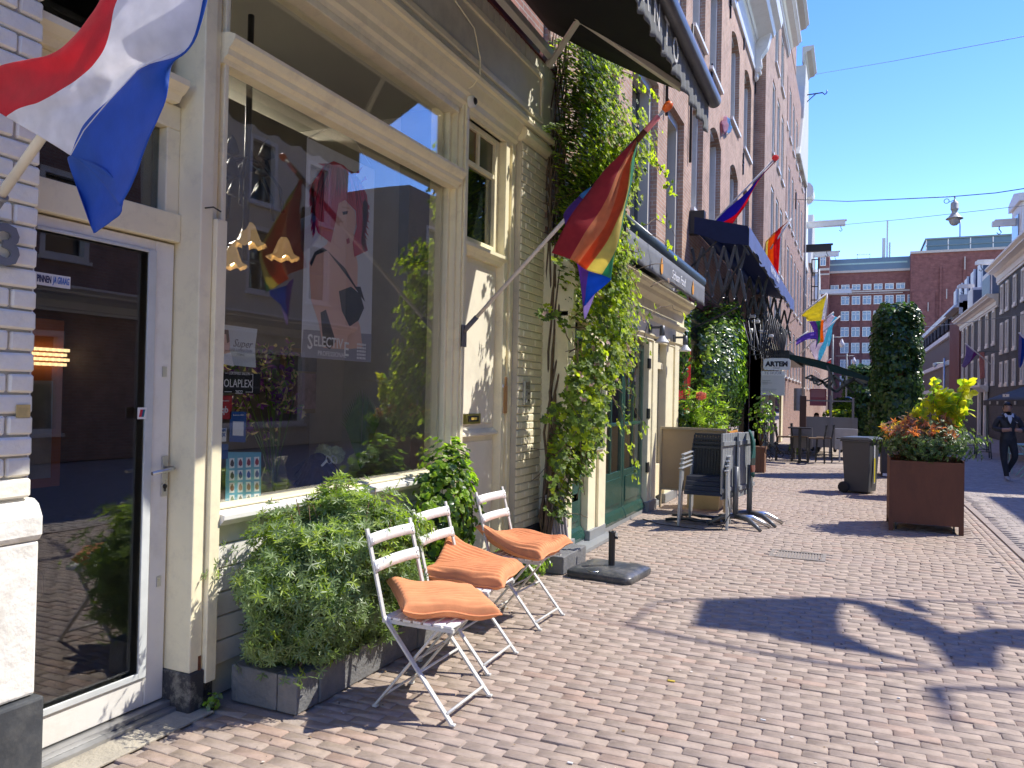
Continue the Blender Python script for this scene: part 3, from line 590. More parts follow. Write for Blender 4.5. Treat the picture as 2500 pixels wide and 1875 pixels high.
for s_, z_, dz_ in (('S', .135, .02), ('ELECTIV', .095, .03), ('E', .135, -.005)):
    o_ = text(s_, z_, (XP + .008, yy_, z0 + dz_), (1, 0, 0), WP, post, 'lettering', .0006, sx=.9, off=.0015, align='LEFT'); yy_ = max(v.co.y for v in o_.data.vertices) + .008
text("PROFESSIONAL", .045, (XP + .008, y0 - .01, z0 - .045), (1, 0, 0), WP, post, 'lettering', .0006, sx=1.0)
q = MB()
for i in range(6):
    for j in range(5): q.box(XP + .007, XP + .008, y0 + .27 + i * .018, y0 + .282 + i * .018, z0 - .06 + j * .024, z0 - .045 + j * .024)
q.build("dot_grid", WP, post)
q = MB(); pa, pb = PX(*Z3([(600, 715)])[0]), PX(*Z3([(1000, 895)])[0]); pc = PX(*Z3([(820, 615)])[0])
q.tube([(XP, *pa), (XP, *pc), (XP, *pb)], .002, 5); q.build("string", WHITE2, post)
# chandelier
chn = thing("chandelier", "dark scrolled chandelier with three ruffled glass shades glowing warm behind the window", "chandelier", (-3.6, 3.6, 3))
q = MB()
cxy = at(600, 560, 0, -3.5)
for k in range(5):
    a = k * 1.257 + .3; dx, dy = math.cos(a) * .22, math.sin(a) * .22
    q.tube([(-3.5, cxy.y, 3.05), (-3.5 + dx * .5, cxy.y + dy * .5, 3.0), (-3.5 + dx, cxy.y + dy, 2.85), (-3.5 + dx * 1.1, cxy.y + dy * 1.1, 2.7)], .012, 6)
q.tube([(-3.5, cxy.y, 3.95), (-3.5, cxy.y, 2.4)], .02, 8)
for k in range(9): q.lathe([(0, 0), (.06, .02), (.03, .1), (0, .14)], (-3.5 + rs.uniform(-.12, .12), cxy.y + rs.uniform(-.2, .2), 2.75 + rs.uniform(0, .4)), 5)
q.build("scroll_frame", BLK, chn)
SHADE = bpy.data.materials.new("glowing_shade"); SHADE.use_nodes = True; bb = SHADE.node_tree.nodes["Principled BSDF"]; bb.inputs['Base Color'].default_value = (.5, .38, .22, 1); bb.inputs['Emission Color'].default_value = (1, .62, .25, 1); bb.inputs['Emission Strength'].default_value = .06; bb.inputs['Roughness'].default_value = .25
for (px, py, s) in ((608, 588, .088), (692, 620, .085), (566, 640, .075)):
    p = at(px, py, 0, -3.5); sh = MB(); vs = []
    N = 36; prof = [(.02, .11), (.035, .09), (.05, .05), (.07, 0), (.095, -.03), (.1, -.035)]
    for r, zz in prof:
        for j in range(N):
            aa = 2 * math.pi * j / N; w = 1 + (.16 * math.sin(aa * 7) if r > .08 else .05 * math.sin(aa * 18)) ; vs.append((p.x + r * w * math.cos(aa) * s / .085, p.y + r * w * math.sin(aa) * s / .085, p.z + zz * s / .085 + (.012 * math.sin(aa * 7) if r > .08 else 0)))
    sh.add(vs, [(i * N + j, i * N + (j + 1) % N, (i + 1) * N + (j + 1) % N, (i + 1) * N + j) for i in range(len(prof) - 1) for j in range(N)], 0, True)
    so_ = sh.build("lamp_shade", SHADE, chn, fix=False)
    b_ = MB(); b_.lathe([(0, .03), (.02, .02), (.022, 0), (0, -.025)], p, 10); b_.build("bulb", emit_mat("bulb", (1, .7, .35), 8), so_)
# signs and stickers just behind the glass
def sign(name, label, pts, x, mat, cat="sticker"):
    q = MB(); q.prism([PX(a, b, x) for a, b in pts], 0, x - .002, x); o = q.build(name, mat); tag(o, label, cat); return o
XS = -3.08
w1 = sign("hanging_sign", "white hanging sign with the handwritten word Super and a woman in white, inside the window", Z4([(60, 405), (290, 437), (275, 560), (280, 690), (60, 665)]), XS, VPRINT("sign_white", (.62, .66, .66)), "sign")
c0 = PX(*Z4([(190, 535)])[0], XS); text("Super", .062, (XS + .002, c0[0], c0[1]), (1, 0, 0), VPRINT("grey_print2", (.2, .2, .2)), w1, ext=.0005, shear=.4)
for i, (tt, dy) in enumerate((("HAIR LAMINATION", -.035), ("POINT", -.06))): text(tt, .02, (XS + .002, c0[0] - .01, c0[1] + dy), (1, 0, 0), VPRINT("grey_print3", (.35, .37, .38)), w1, ext=.0005)
q = MB(); f = lambda l: [PX(*z, XS) for z in Z4(l)]
q.prism(f([(66, 450), (98, 440), (108, 500), (112, 600), (66, 600)]), 0, XS, XS + .001, 0); q.prism(f([(70, 440), (100, 445), (106, 520), (90, 530), (85, 470), (70, 470)]), 0, XS + .001, XS + .002, 1); q.prism(f([(66, 600), (115, 590), (135, 680), (66, 665)]), 0, XS + .001, XS + .002, 2); q.build("figure", [skin, VPRINT("brown_hair", (.12, .05, .03)), WP], w1)
w2 = sign("certificate_sign", "black sticker reading CERTIFIED SALON OLAPLEX 2022 on the shop window", Z4([(50, 720), (312, 730), (306, 862), (50, 852)]), XS, VPRINT("sign_black", (.012, .012, .014)), "sticker")
c0 = PX(*Z4([(170, 790)])[0], XS)
text("OLAPLEX", .062, (XS + .002, c0[0] - .008, c0[1] - .004), (1, 0, 0), WP, w2, ext=.0005, sx=.82); text("CERTIFIED SALON", .022, (XS + .002, c0[0], c0[1] + .052), (1, 0, 0), WP, w2, ext=.0005, sx=.9); text("2022", .028, (XS + .002, c0[0], c0[1] - .05), (1, 0, 0), WP, w2, ext=.0005)
q = MB(); 
for dz in (.05, -.05):
    for sg in (-1, 1): q.box(XS, XS + .001, c0[0] + sg * .105, c0[0] + sg * (.052 if dz < 0 else .085), c0[1] + dz, c0[1] + dz + .003)
q.box(XS, XS + .001, c0[0] + .103, c0[0] + .106, c0[1] - .05, c0[1] + .053); q.build("border", WP, w2)
w3 = sign("red_sticker", "red sticker with a white monogram, left edge of the shop window under the black one", Z4([(50, 872), (125, 872), (120, 1026), (48, 1025)]), XS, VPRINT("sign_red", (.5, .03, .04))); c0 = PX(*Z4([(75, 965)])[0], XS); text("qb", .05, (XS + .002, c0[0], c0[1]), (1, 0, 0), WP, w3, ext=.0005, off=.001); text("TOP LEDEN", .011, (XS + .002, c0[0], c0[1] + .048), (1, 0, 0), WP, w3, ext=.0005)
w4 = sign("blue_sticker", "blue sticker reading Book me online, with an empty white square, on the shop window", Z4([(112, 975), (218, 978), (213, 1178), (108, 1172)]), XS, VPRINT("sign_blue", (.02, .09, .3))); c0 = PX(*Z4([(165, 1020)])[0], XS); text("Book me online", .0125, (XS + .002, c0[0], c0[1] + .018), (1, 0, 0), WP, w4, ext=.0005)
q = MB(); q.prism(f([(130, 1040), (200, 1042), (198, 1135), (128, 1132)]), 0, XS, XS + .001); q.build("white_square", WP, w4)
w5 = sign("product_sticker", "small white and blue sticker reading AM EX at the left edge of the shop window", Z4([(40, 1085), (88, 1083), (86, 1172), (38, 1174)]), XS, WP); c0 = PX(*Z4([(64, 1128)])[0], XS); text("AM\nEX", .026, (XS + .002, c0[0], c0[1] + .012), (1, 0, 0), VPRINT("blue_print4", (.02, .15, .45)), w5, ext=.0005, off=.001)
w6 = sign("blue_corner_sticker", "dark blue and pale folded sticker above the colour chart on the shop window", Z4([(38, 1190), (100, 1188), (98, 1285), (36, 1288)]), XS, VPRINT("sign_navy", (.03, .1, .3)))
w7 = sign("colour_chart", "pale blue hair colour chart with rows of hair swatches standing in the window", Z4([(88, 1240), (315, 1242), (312, 1560), (80, 1610)]), -3.10, VPRINT("chart_blue", (.16, .45, .60)), "colour chart")
cols = [(.03, .02, .02), (.25, .02, .04), (.3, .04, .06), (.4, .02, .03), (.02, .02, .03), (.03, .05, .25), (.05, .1, .35), (.1, .12, .3), (.3, .15, .1), (.45, .28, .2), (.4, .2, .15), (.35, .2, .12), (.1, .2, .1), (.08, .1, .08), (.1, .15, .1), (.2, .25, .2)]
q = MB(); mats7 = [WP] + [VPRINT("swatch_%d" % i, c) for i, c in enumerate(cols)]
for r in range(4):
    for c in range(4):
        cx, cy = 124 + c * 54, 1312 + r * 80 - c * 3
        q.prism([PX(*z, -3.10) for z in Z4([(cx - 17, cy - 30), (cx + 15, cy - 32), (cx + 15, cy + 33), (cx - 17, cy + 36)])], 0, -3.10, -3.099, 0)
        q.prism([PX(*z, -3.10) for z in Z4([(cx, cy - 24), (cx + 11, cy - 4), (cx + 10, cy + 16), (cx - 2, cy + 25), (cx - 12, cy + 12), (cx - 10, cy - 8)])], 0, -3.099, -3.097, 1 + r * 4 + c)
q.build("swatches", mats7, w7)
# flowers in a vase, palm fan, pictures, bottles, mannequin head
npr = np.random.RandomState(5)
GRN = leaf_mat("flower_leaf", (.10, .17, .05)); PUR = leaf_mat("purple_petal", (.12, .03, .25)); PINK = leaf_mat("pale_petal", (.45, .35, .28)); WHT = leaf_mat("white_petal", (.6, .6, .55)); ORG = leaf_mat("orange_petal", (.55, .13, .02))
fv = thing("flower_vase", "glass vase of tall purple and green stems standing behind the window", "vase", (-3.35, 3.55, .9))
bx = at(670, 1180, 0, -3.35)
q = MB(); q.lathe([(.05, 0), (.07, .02), (.09, .12), (.06, .22), (.08, .28)], (bx.x, bx.y, .90), 20); q.build("vase", GLASS, fv)
q = MB(); tips = []
for i in range(16):
    tx, ty, tz = rs.uniform(-.15, .15), rs.uniform(-.28, .3), rs.uniform(.45, .95)
    q.tube([(bx.x, bx.y, .95), (bx.x + tx * .4, bx.y + ty * .4, .95 + tz * .5), (bx.x + tx, bx.y + ty, .95 + tz)], .004, 5); tips.append((bx.x + tx, bx.y + ty, .95 + tz))
q.build("stem", GRN, fv)
T = np.array(tips); Pp = np.repeat(T, 14, 0) + npr.normal(size=(len(T) * 14, 3)) * .035 - np.array([0, 0, .06])
V, Q = sprigs(npr, Pp, rdir(npr, len(Pp)), .045, 3); fo = foliage("blossoms", [(V, Q, npr.randint(0, 4, len(Q)) // 1)], [PUR, PUR, GRN, PINK], fv)
pf = thing("palm_fan", "two dried fan palm leaves upright in the window display", "palm leaf", (-3.5, 4.6, .9))
for (px, py, sgn) in ((850, 1110, -1), (900, 1110, 1)):
    b0 = at(880, 1130, 0, -3.45); V = []; 
    q = MB()
    for k in range(14):
        a = math.radians(90 - sgn * (2 + k * 2.6)); L_ = .62 - .012 * k; tx = math.cos(a) * L_; tz = math.sin(a) * L_
        q.add([(b0.x, b0.y, b0.z - .05), (b0.x + .01, b0.y + tx * .75 - .012, b0.z + tz * .75), (b0.x, b0.y + tx, b0.z + tz - .05), (b0.x + .01, b0.y + tx * .75 + .012, b0.z + tz * .75)], [(0, 1, 2, 3)])
    q.build("frond", GRN, pf, fix=False)
for (px, py, w_, h_, lab, colr) in ((752, 955, .26, .2, "gilt framed painting of pink flowers on the salon wall", (.35, .2, .2)), (750, 885, .3, .12, "gilt framed picture above the flower painting on the salon wall", (.12, .11, .1)), (1020, 830, .3, .5, "tall blue picture in a brown frame on the salon wall, right of the others", (.06, .09, .2))):
    c = at(px, py, 0, -4.5); q = MB(); q.box(-4.55, -4.5, c.y - w_, c.y + w_, c.z - h_, c.z + h_, 0); q.box(-4.5, -4.495, c.y - w_ + .04, c.y + w_ - .04, c.z - h_ + .04, c.z + h_ - .04, 1)
    o = q.build("framed_picture", [M("gilt", (.3, .19, .07), .4), M("canvas%d" % px, colr, .7, .6, 9)]); tag(o, lab, "picture")
q = MB(); q.box(-4.75, -4.56, 4.2, 7, .05, 3.9, 0); o = q.build("partition", [M("partition_grey", (.20, .18, .155), .8, .2, 2)], salon)
names = [(.06, .1, .06), (.08, .12, .1), (.12, .14, .22), (.1, .11, .16), (.05, .05, .06)]
for i in range(5):
    c = at(842 + i * 18, 975, 0, -4.4); q = MB(); q.lathe([(0, 0), (.035, 0), (.035, .3), (.015, .33), (.015, .37), (0, .37)], (c.x, c.y, c.z - .1), 12)
    o = q.build("hair_product", [M("bottle%d" % i, names[i], .3)]); tag(o, ("leftmost", "second from the left", "middle", "second from the right", "rightmost")[i] + " of five dark hair product bottles on the salon shelf", "bottle", "hair product bottles on the shelf")
c = at(880, 1010, 0, -4.4); q = MB(); q.box(-4.56, -4.3, c.y - .5, c.y + .5, c.z - .03, c.z); o = q.build("wall_shelf", [M("dark_wood", (.05, .035, .025), .5)]); tag(o, "dark wall shelf carrying the hair product bottles", "shelf")
for i, (px, py) in enumerate(((820, 1110), (870, 1125), (905, 1110), (790, 1105))):
    c = at(px, py, 0, -3.5); Pp = np.array([c.x, c.y, c.z]) + rdir(npr, 90) * .05; V, Q = sprigs(npr, Pp, Pp - np.array([c.x, c.y, c.z]), .035, 3)
    o = foliage("hydrangea", [(V, Q, 0)], [WHT], None, False); tag(o, ("white bloom behind the mannequin head, second from the left", "white bloom right of the mannequin head", "rightmost white bloom below the palm fan", "leftmost white bloom above the mannequin head")[i], "flower", "white blooms in the window display")
mh = thing("mannequin_head", "mannequin head with short dark bob and white sunglasses at the foot of the window", "mannequin head", (-3.35, 4.0, .9))
c = at(775, 1155, 0, -3.3)
q = MB(); N = 24
prof = [(-.135, .035, .03), (-.12, .045, .04), (-.10, .055, .06), (-.07, .062, .078), (-.03, .07, .088), (.02, .075, .092), (.06, .072, .085), (.10, .055, .062), (.125, .02, .025), (.13, .002, .002)]
vs = []
for zz, rx, ry in prof:
    for j in range(N):
        a = 2 * math.pi * j / N; x = rx * math.cos(a); y = ry * math.sin(a)
        fr = max(0, math.sin(a)) ** 6; fcx = {0: 0}
        bump = .022 * fr * math.exp(-((zz + .028) / .018) ** 2) + .010 * fr * math.exp(-((zz + .062) / .010) ** 2) + .008 * fr * math.exp(-((zz + .10) / .02) ** 2) - .008 * fr * math.exp(-((zz - .0) / .012) ** 2)
        vs.append((c.x + x, c.y + y + bump, c.z + zz))
q.add(vs, [(i * N + j, i * N + (j + 1) % N, (i + 1) * N + (j + 1) % N, (i + 1) * N + j) for i in range(len(prof) - 1) for j in range(N)], 0, True)
q.lathe([(.045, -.25), (.04, -.16), (.04, -.1)], (c.x, c.y - .01, c.z), 16); q.build("head", M("mannequin_skin", (.55, .33, .24), .45), mh)
q = MB(); q.box(c.x + .04, c.x + .062, c.y + .075, c.y + .088, c.z - .07, c.z - .06); q.build("mouth", M("lips", (.4, .1, .1), .4), mh)
q = MB()
for sx in (.03, -.03): q.lathe([(0, .008), (.008, .004), (.01, 0)], (c.x + sx + .012, c.y + .078, c.z - .008), 8, 0, Matrix.Rotation(-math.pi / 2, 4, 'X'))
q.build("eye", BLK, mh)
Hh = []; nrm = []
for i in range(1500):
    a = npr.uniform(0, 6.28); e = npr.uniform(-.35, 1.5); d = np.array([math.cos(a) * math.cos(e), math.sin(a) * math.cos(e), math.sin(e)])
    if d[1] > .55 and e < .45: continue
    Hh.append((c.x + d[0] * .086, c.y + d[1] * .102, c.z + .02 + d[2] * .118)); nrm.append(d)
Hh = np.array(Hh); nrm = np.array(nrm); dd = np.stack([nrm[:, 0] * .4, nrm[:, 1] * .5, -np.ones(len(nrm))], 1) + npr.normal(size=(len(nrm), 3)) * .2
V, Q = leaves(Hh, dd, nrm, npr.uniform(.08, .12, len(Hh)), LANC); o = foliage("hair", [(V, Q, 0)], [M("dark_hair", (.03, .013, .012), .35)], mh)
q = MB()
for dy in (0, .06): q.lathe([(.026, -.004), (.03, 0), (.026, .004)], (c.x + .075, c.y + .02 + dy, c.z + .09), 16, 0, Matrix.Rotation(math.pi / 2.6, 4, 'Y'))
q.bar((c.x + .08, c.y - .01, c.z + .09), (c.x + .09, c.y - .07, c.z + .06), .012, .01); q.build("sunglasses", WHITE2, mh)
# ---------------------------------------------------------------- ground and paving
EARTH = M("sand_bed", (.36, .30, .25), .95, .2, 7, .5, 80)
mb = MB(); mb.add([(-400, -60, -.022), (400, -60, -.022), (400, 800, -.022), (-400, 800, -.022)], [(0, 1, 2, 3)])
FARPAVE = brick_mat("far_paving", (.41, .33, .27), (.38, .31, .26), (.33, .28, .23), 'z', .21, .1, .85, .5, .006)
g = mb.build("ground", FARPAVE); g['kind'] = 'structure'
mb = MB(); mb.add([(-3.2, -3, -.011), (1.56, -3, -.011), (1.56, 20, -.011), (-3.2, 20, -.011)], [(0, 1, 2, 3)])
pav = mb.build("pavement", EARTH); pav['kind'] = 'structure'
mb = MB(); mb.add([(1.56, 3, -.016), (6.5, 3, -.016), (6.5, 26, -.016), (1.56, 26, -.016)], [(0, 1, 2, 3)])
road = mb.build("road", EARTH); road['kind'] = 'structure'
PCOL = [(0.38, 0.301, 0.238), (0.389, 0.309, 0.242), (0.371, 0.295, 0.238), (0.395, 0.316, 0.253), (0.384, 0.295, 0.236), (0.371, 0.298, 0.242), (0.386, 0.304, 0.242), (0.404, 0.327, 0.262), (0.401, 0.289, 0.224), (0.375, 0.298, 0.24), (0.38, 0.301, 0.242), (0.357, 0.289, 0.236)]
PAVE = ramp_mat("paving_brick", PCOL, .8, .6, 90, dirt=(.36, .29, .255))
PAVE2 = ramp_mat("road_brick", [(.38, .33, .285), (.42, .36, .315), (.36, .315, .27), (.46, .395, .34), (.40, .335, .29)], .8, .6, 90, dirt=(.32, .28, .25))
npr = np.random.RandomState(21)
# brick template: top with worn rounded edges
c_ = .0032
def tmpl(l, w, h=.03):
    a, b = l / 2, w / 2
    ring = lambda x, y, z, k: [(-x + k, -y, z), (x - k, -y, z), (x, -y + k, z), (x, y - k, z), (x - k, y, z), (-x + k, y, z), (-x, y - k, z), (-x, -y + k, z)]
    V = ring(a, b, -h, .005) + ring(a, b, -.004, .005) + ring(a - c_, b - c_, 0, .006)
    Q = []
    for r in (0, 8):
        for i in range(8): Q.append((r + i, r + (i + 1) % 8, r + 8 + (i + 1) % 8, r + 8 + i))
    Q += [(16, 17, 18, 19), (16, 19, 20, 23), (20, 21, 22, 23)]
    return np.array(V, float), np.array(Q)
TV, TQ = tmpl(.2008, .0690)
def layout(x0, x1, y0, y1, dx=.2035, dy=.0712, skip=None):
    out = []
    r = 0; y = y0; drift = 0
    while y < y1:
        drift += npr.uniform(-.022, .022); x = x0 - .1 + (dx / 2 if r % 2 else 0) + drift + npr.uniform(-.012, .012)
        yy = y + .014 * math.sin(y * 1.7)
        while x < x1:
            px, py = x + npr.uniform(-.003, .003), yy + .010 * math.sin(x * 1.3 + y * .5) + npr.uniform(-.0025, .0025)
            if not (skip and skip(px, py)): out.append((px, py))
            x += dx
        y += dy; r += 1
    return np.array(out)
def in_view(x, y): return (y > .9 and abs((x * .9135 + y * .4067) / max(.1, (-.4065 * x + .9135 * y))) < 1.0) 
def skip_main(x, y):
    if x < -2.88 and y < 7.2: return True
    if -2.95 < x < -2.43 and 2.98 < y < 5.3: return True
    if -.80 < x < -.22 and 8.28 < y < 8.72: return True
    if x > 1.33: return True
    if 20 < y: return True
    return not in_view(x, y)
def place(P, mat, par, name, n_single, stuff_name):
    n = len(P); ang = npr.normal(size=n) * .012; z = npr.normal(size=n) * .0016 + .004 * np.sin(P[:, 0] * 2.1 + P[:, 1] * .7) * np.cos(P[:, 1] * 1.6 - P[:, 0]) - .0015; tx = npr.normal(size=n) * .007; ty = npr.normal(size=n) * .007
    s = npr.uniform(.975, 1.008, (n, 2)); col = npr.rand(n)
    order = np.argsort(P[:, 0] ** 2 + P[:, 1] ** 2 - 0 * P[:, 0])
    single = set(order[:n_single].tolist())
    me = np_mesh(name, TV, TQ, None, [mat]); 
    for i in single:
        o = bpy.data.objects.new(name, me); COL.objects.link(o); o.parent = par
        o.location = (P[i, 0], P[i, 1], z[i]); o.rotation_euler = (tx[i], ty[i] * .5, ang[i]); o.scale = (s[i, 0], s[i, 1], 1)
    rest = np.array([i for i in range(n) if i not in single])
    Pn = P[rest]; ca, sa = np.cos(ang[rest])[:, None], np.sin(ang[rest])[:, None]
    X = TV[None, :, 0] * s[rest, 0:1]; Y = TV[None, :, 1] * s[rest, 1:2]
    V = np.stack([X * ca - Y * sa + Pn[:, 0:1], X * sa + Y * ca + Pn[:, 1:2], TV[None, :, 2] + z[rest][:, None] + X * ty[rest][:, None] * .5 + Y * tx[rest][:, None]], 2).reshape(-1, 3)
    k = len(TV); Q = (np.arange(len(rest))[:, None, None] * k + TQ[None]).reshape(-1, 4)
    me2 = np_mesh(stuff_name, V, Q, None, [mat], rndattr=np.repeat(col[rest], len(TQ)))
    o = link(stuff_name, me2, par); o['kind'] = 'stuff'
place(layout(-3.1, 1.42, .9, 20, skip=skip_main), PAVE, pav, "brick", 300, "brick_courses")
P2 = layout(1.75, 6.2, 3.0, 26, .2025, .073, skip=lambda x, y: x < 1.72 or not in_view(x, y))
place(P2, PAVE2, road, "brick", 40, "brick_courses")
# gutter: two rows of lengthwise pale bricks, then a dark joint and slab edge
KERB = M("kerb_stone", (.33, .27, .23), .85, .15, 5, .6, 60, stain=(.2, .17, .15), stain_amt=.5)
kb = thing("kerb_line", None, None, (1.6, 10, 0), wc=False); kb['kind'] = 'structure'
me = np_mesh("kerb_brick", TV, TQ, None, [PAVE])
y = 3.5
while y < 26:
    for xo in (1.415, 1.488, 1.561):
        o = bpy.data.objects.new("kerb_brick", me); COL.objects.link(o); o.parent = kb; o.location = (xo - 1.6, y - 10 + (.1 if 1.45 < xo < 1.5 else 0), npr.normal() * .002 - .004); o.rotation_euler = (0, 0, math.pi / 2 + npr.normal() * .01)
    y += .2015
mb = MB(); y = -10.
i = 0
while y < 30:
    mb.box(.02, .11, y + .004, y + .796, -.05, .006 + npr.normal() * .002); y += .8
o = mb.build("kerb_edge", KERB, kb, .006)
# drain grate
dr = thing("drain_grate", "worn rectangular iron drain grate set in the brick paving", "drain", (-.51, 8.5, 0), wc=False)
DI = M("worn_iron", (.30, .26, .21), .6, .3, 20, .4, 60, metal=.3)
mb = MB(); mb.box(-.78, -.24, 8.30, 8.335, -.02, .002); mb.box(-.78, -.24, 8.665, 8.70, -.02, .002); mb.box(-.78, -.745, 8.335, 8.665, -.02, .002); mb.box(-.275, -.24, 8.335, 8.665, -.02, .002)
o = mb.build("rim", DI, dr); o.location = (.51, -8.5, 0)
me = MB().box(-.007, .007, -.165, .165, -.02, 0).mesh("bar", DI)
for i in range(17):
    o = link("bar", me, dr); o.location = (-.225 + i * .0282, 0, -.002)
mb = MB(); mb.box(-.78, -.24, 8.30, 8.70, -.025, -.021); o = mb.build("pit", BLK, dr); o.location = (.51, -8.5, 0)
# litter: confetti-like bits and a cigarette end
for (px, py, c, s) in ((1639, 1662, (.6, .45, .05), .02), (1863, 1757, (.8, .8, .75), .012), (1392, 1862, (.8, .8, .78), .012), (2152, 1618, (.8, .8, .78), .008), (2194, 1704, (.75, .75, .7), .008)):
    p = at(px, py, 2, .004); q = MB(); q.box(p.x - s, p.x + s, p.y - s * .35, p.y + s * .35, .001, .006); o = q.build("paper_scrap", [M("scrap%d" % px, c, .7)])
    o.rotation_euler = (0, 0, 0); tag(o, ("yellow" if c[2] < .1 else "white") + " scrap of paper on the bricks " + {1639: "in front of the chairs", 1863: "lower right of the shadow", 1392: "at the bottom edge", 2152: "inside the big shadow at right", 2194: "just below the big shadow"}[px], "litter")

# dried leaves, grit and specks lying in the joints
gr = np.random.RandomState(9); n = 420; P = np.stack([gr.uniform(-2.4, 1.3, n), gr.uniform(2.6, 11, n), np.full(n, .005)], 1); edge = gr.rand(n) < .45; P[edge, 0] = -2.42 + np.abs(gr.normal(size=edge.sum())) * .12
V, Q = leaves(P, np.stack([gr.normal(size=n), gr.normal(size=n), np.zeros(n)], 1), np.tile([0, 0, 1.], (n, 1)) + gr.normal(size=(n, 3)) * .25, gr.uniform(.006, .022, n))
o = foliage("fallen_leaf_litter", [(V, Q, np.repeat(gr.randint(0, 3, n), 2))], [M("dry_leaf", (.25, .16, .07), .8), M("pale_grit", (.6, .55, .48), .9), M("dark_speck", (.06, .05, .045), .9)], pav)
# ---------------------------------------------------------------- planter with its shrubs
plt = thing("stone_planter", "low planter edged with dark bluestone kerb slabs under the shop window", "planter", (-2.7, 4, 0), wc=False)
def slab(x0, x1, y0, y1, h=.185): q = MB(); q.box(x0, x1, y0, y1, 0, h); return q.build("slab", BLUESTONE, plt, .006)
for o_ in (): pass
slabs = [(-2.60, -2.478, 3.05, 3.22), (-2.59, -2.47, 3.225, 4.18), (-2.585, -2.465, 4.186, 5.14), (-2.90, -2.606, 3.05, 3.16), (-2.97, -2.585, 5.05, 5.15)]
for s_ in slabs:
    q = MB(); q.box(s_[0] + 2.7, s_[1] + 2.7, s_[2] - 4, s_[3] - 4, 0, .185 if s_[2] < 4 else .18); q.build("slab", BLUESTONE, plt, .007)
q = MB(); q.box(-2.96 + 2.7, -2.6 + 2.7, 3.16 - 4, 5.05 - 4, 0, .14); q.build("soil", M("soil", (.05, .035, .025), .95, .4, 12, 1, 40), plt)
rs_ = np.random.RandomState(8)
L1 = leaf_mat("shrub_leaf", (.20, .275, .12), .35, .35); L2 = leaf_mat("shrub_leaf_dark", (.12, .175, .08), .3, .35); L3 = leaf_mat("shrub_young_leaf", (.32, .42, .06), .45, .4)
STEM = M("woody_stem", (.16, .10, .06), .85, .3, 20, .5, 60)
sh = thing("shrub", "bushy green shrub with narrow fingered leaves and yellow green tips in the stone planter", "shrub", (-2.62, 3.65, .14), wc=False)
cen = np.array([-2.63, 3.56, .57])
q = MB(); ends = []
for i in range(46):
    a = rs_.uniform(0, 6.28); e = rs_.uniform(-.1, 1.4); r = rs_.uniform(.75, 1.0)
    d = np.array([math.cos(a) * math.cos(e) * .36, math.sin(a) * math.cos(e) * .66, math.sin(e) * .50 + .06])
    tip = cen + d * r; tip[0] = max(tip[0], -2.93)
    root = np.array([-2.66 + rs_.uniform(-.08, .08), 3.66 + rs_.uniform(-.3, .3), .13]); mid = (root + tip) / 2 + rs_.normal(size=3) * .03
    q.tube([root - np.array([-2.62, 3.65, .14]), mid - np.array([-2.62, 3.65, .14]), tip - np.array([-2.62, 3.65, .14])], [.008, .005, .0025], 5); ends.append((root, mid, tip))
q.build("stem", STEM, sh)
Pb = []
n = 11500
d = rdir(rs_, n); rr = rs_.uniform(.45, 1.02, n) ** .6
bumps = 1 + .17 * np.sin(d[:, 0] * 5 + 1) * np.cos(d[:, 1] * 6) + .08 * np.sin(d[:, 2] * 9 + d[:, 1] * 7)
Pb = cen + d * np.array([.34, .66, .46]) * (rr * bumps)[:, None]
# whips that stick out
ex = []
for i in range(70):
    dd = rdir(rs_, 1)[0]; dd[2] = abs(dd[2]) * .8 + .1
    for t in np.linspace(1.0, 1.22 + rs_.uniform(0, .1), 4): ex.append(cen + dd * np.array([.34, .66, .46]) * t + rs_.normal(size=3) * .012)
# low skirt over the kerb
for i in range(900): ex.append(np.array([rs_.uniform(-2.85, -2.40), rs_.uniform(3.02, 4.4), rs_.uniform(.16, .45)]))
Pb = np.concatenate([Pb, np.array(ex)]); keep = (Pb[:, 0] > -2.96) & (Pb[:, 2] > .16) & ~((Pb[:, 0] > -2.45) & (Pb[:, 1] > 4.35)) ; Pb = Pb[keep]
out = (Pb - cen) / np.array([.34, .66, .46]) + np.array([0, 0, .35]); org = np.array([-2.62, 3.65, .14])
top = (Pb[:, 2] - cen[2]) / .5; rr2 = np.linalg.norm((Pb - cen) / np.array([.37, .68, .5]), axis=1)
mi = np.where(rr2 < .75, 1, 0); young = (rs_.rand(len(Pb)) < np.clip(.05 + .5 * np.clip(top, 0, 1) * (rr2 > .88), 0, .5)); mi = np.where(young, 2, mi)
# 240 outermost towards the street are single objects, the rest one mesh
score = (Pb[:, 0] - cen[0]) / .37 - (Pb[:, 1] - cen[1]) / .68 * .6 + rs_.normal(size=len(Pb)) * .2
idx = np.argsort(-score); single = idx[:240]; rest = idx[240:]
def whorl(seed, mat, size, k=7, shape=LANC):
    r = np.random.RandomState(seed); V, Q = sprigs(r, np.zeros((1, 3)), np.array([[0, 0, 1.]]), size, k, shape, 3.2, .0); return np_mesh("leaf_whorl", V, Q, None, [mat])
wm = [whorl(i, [L1, L1, L2, L3, L1][i % 5], .045) for i in range(10)]
def face_rot(v):
    return Vector(v).to_track_quat('Z', 'Y')
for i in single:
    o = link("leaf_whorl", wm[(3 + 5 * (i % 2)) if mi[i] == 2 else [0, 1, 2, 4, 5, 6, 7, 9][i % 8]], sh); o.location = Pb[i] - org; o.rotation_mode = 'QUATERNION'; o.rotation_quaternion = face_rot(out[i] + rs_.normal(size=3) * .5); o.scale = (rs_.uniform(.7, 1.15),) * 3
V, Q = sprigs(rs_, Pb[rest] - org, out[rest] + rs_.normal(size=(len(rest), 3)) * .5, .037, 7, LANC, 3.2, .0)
mm = np.tile(np.repeat(mi[rest], 2), 7)
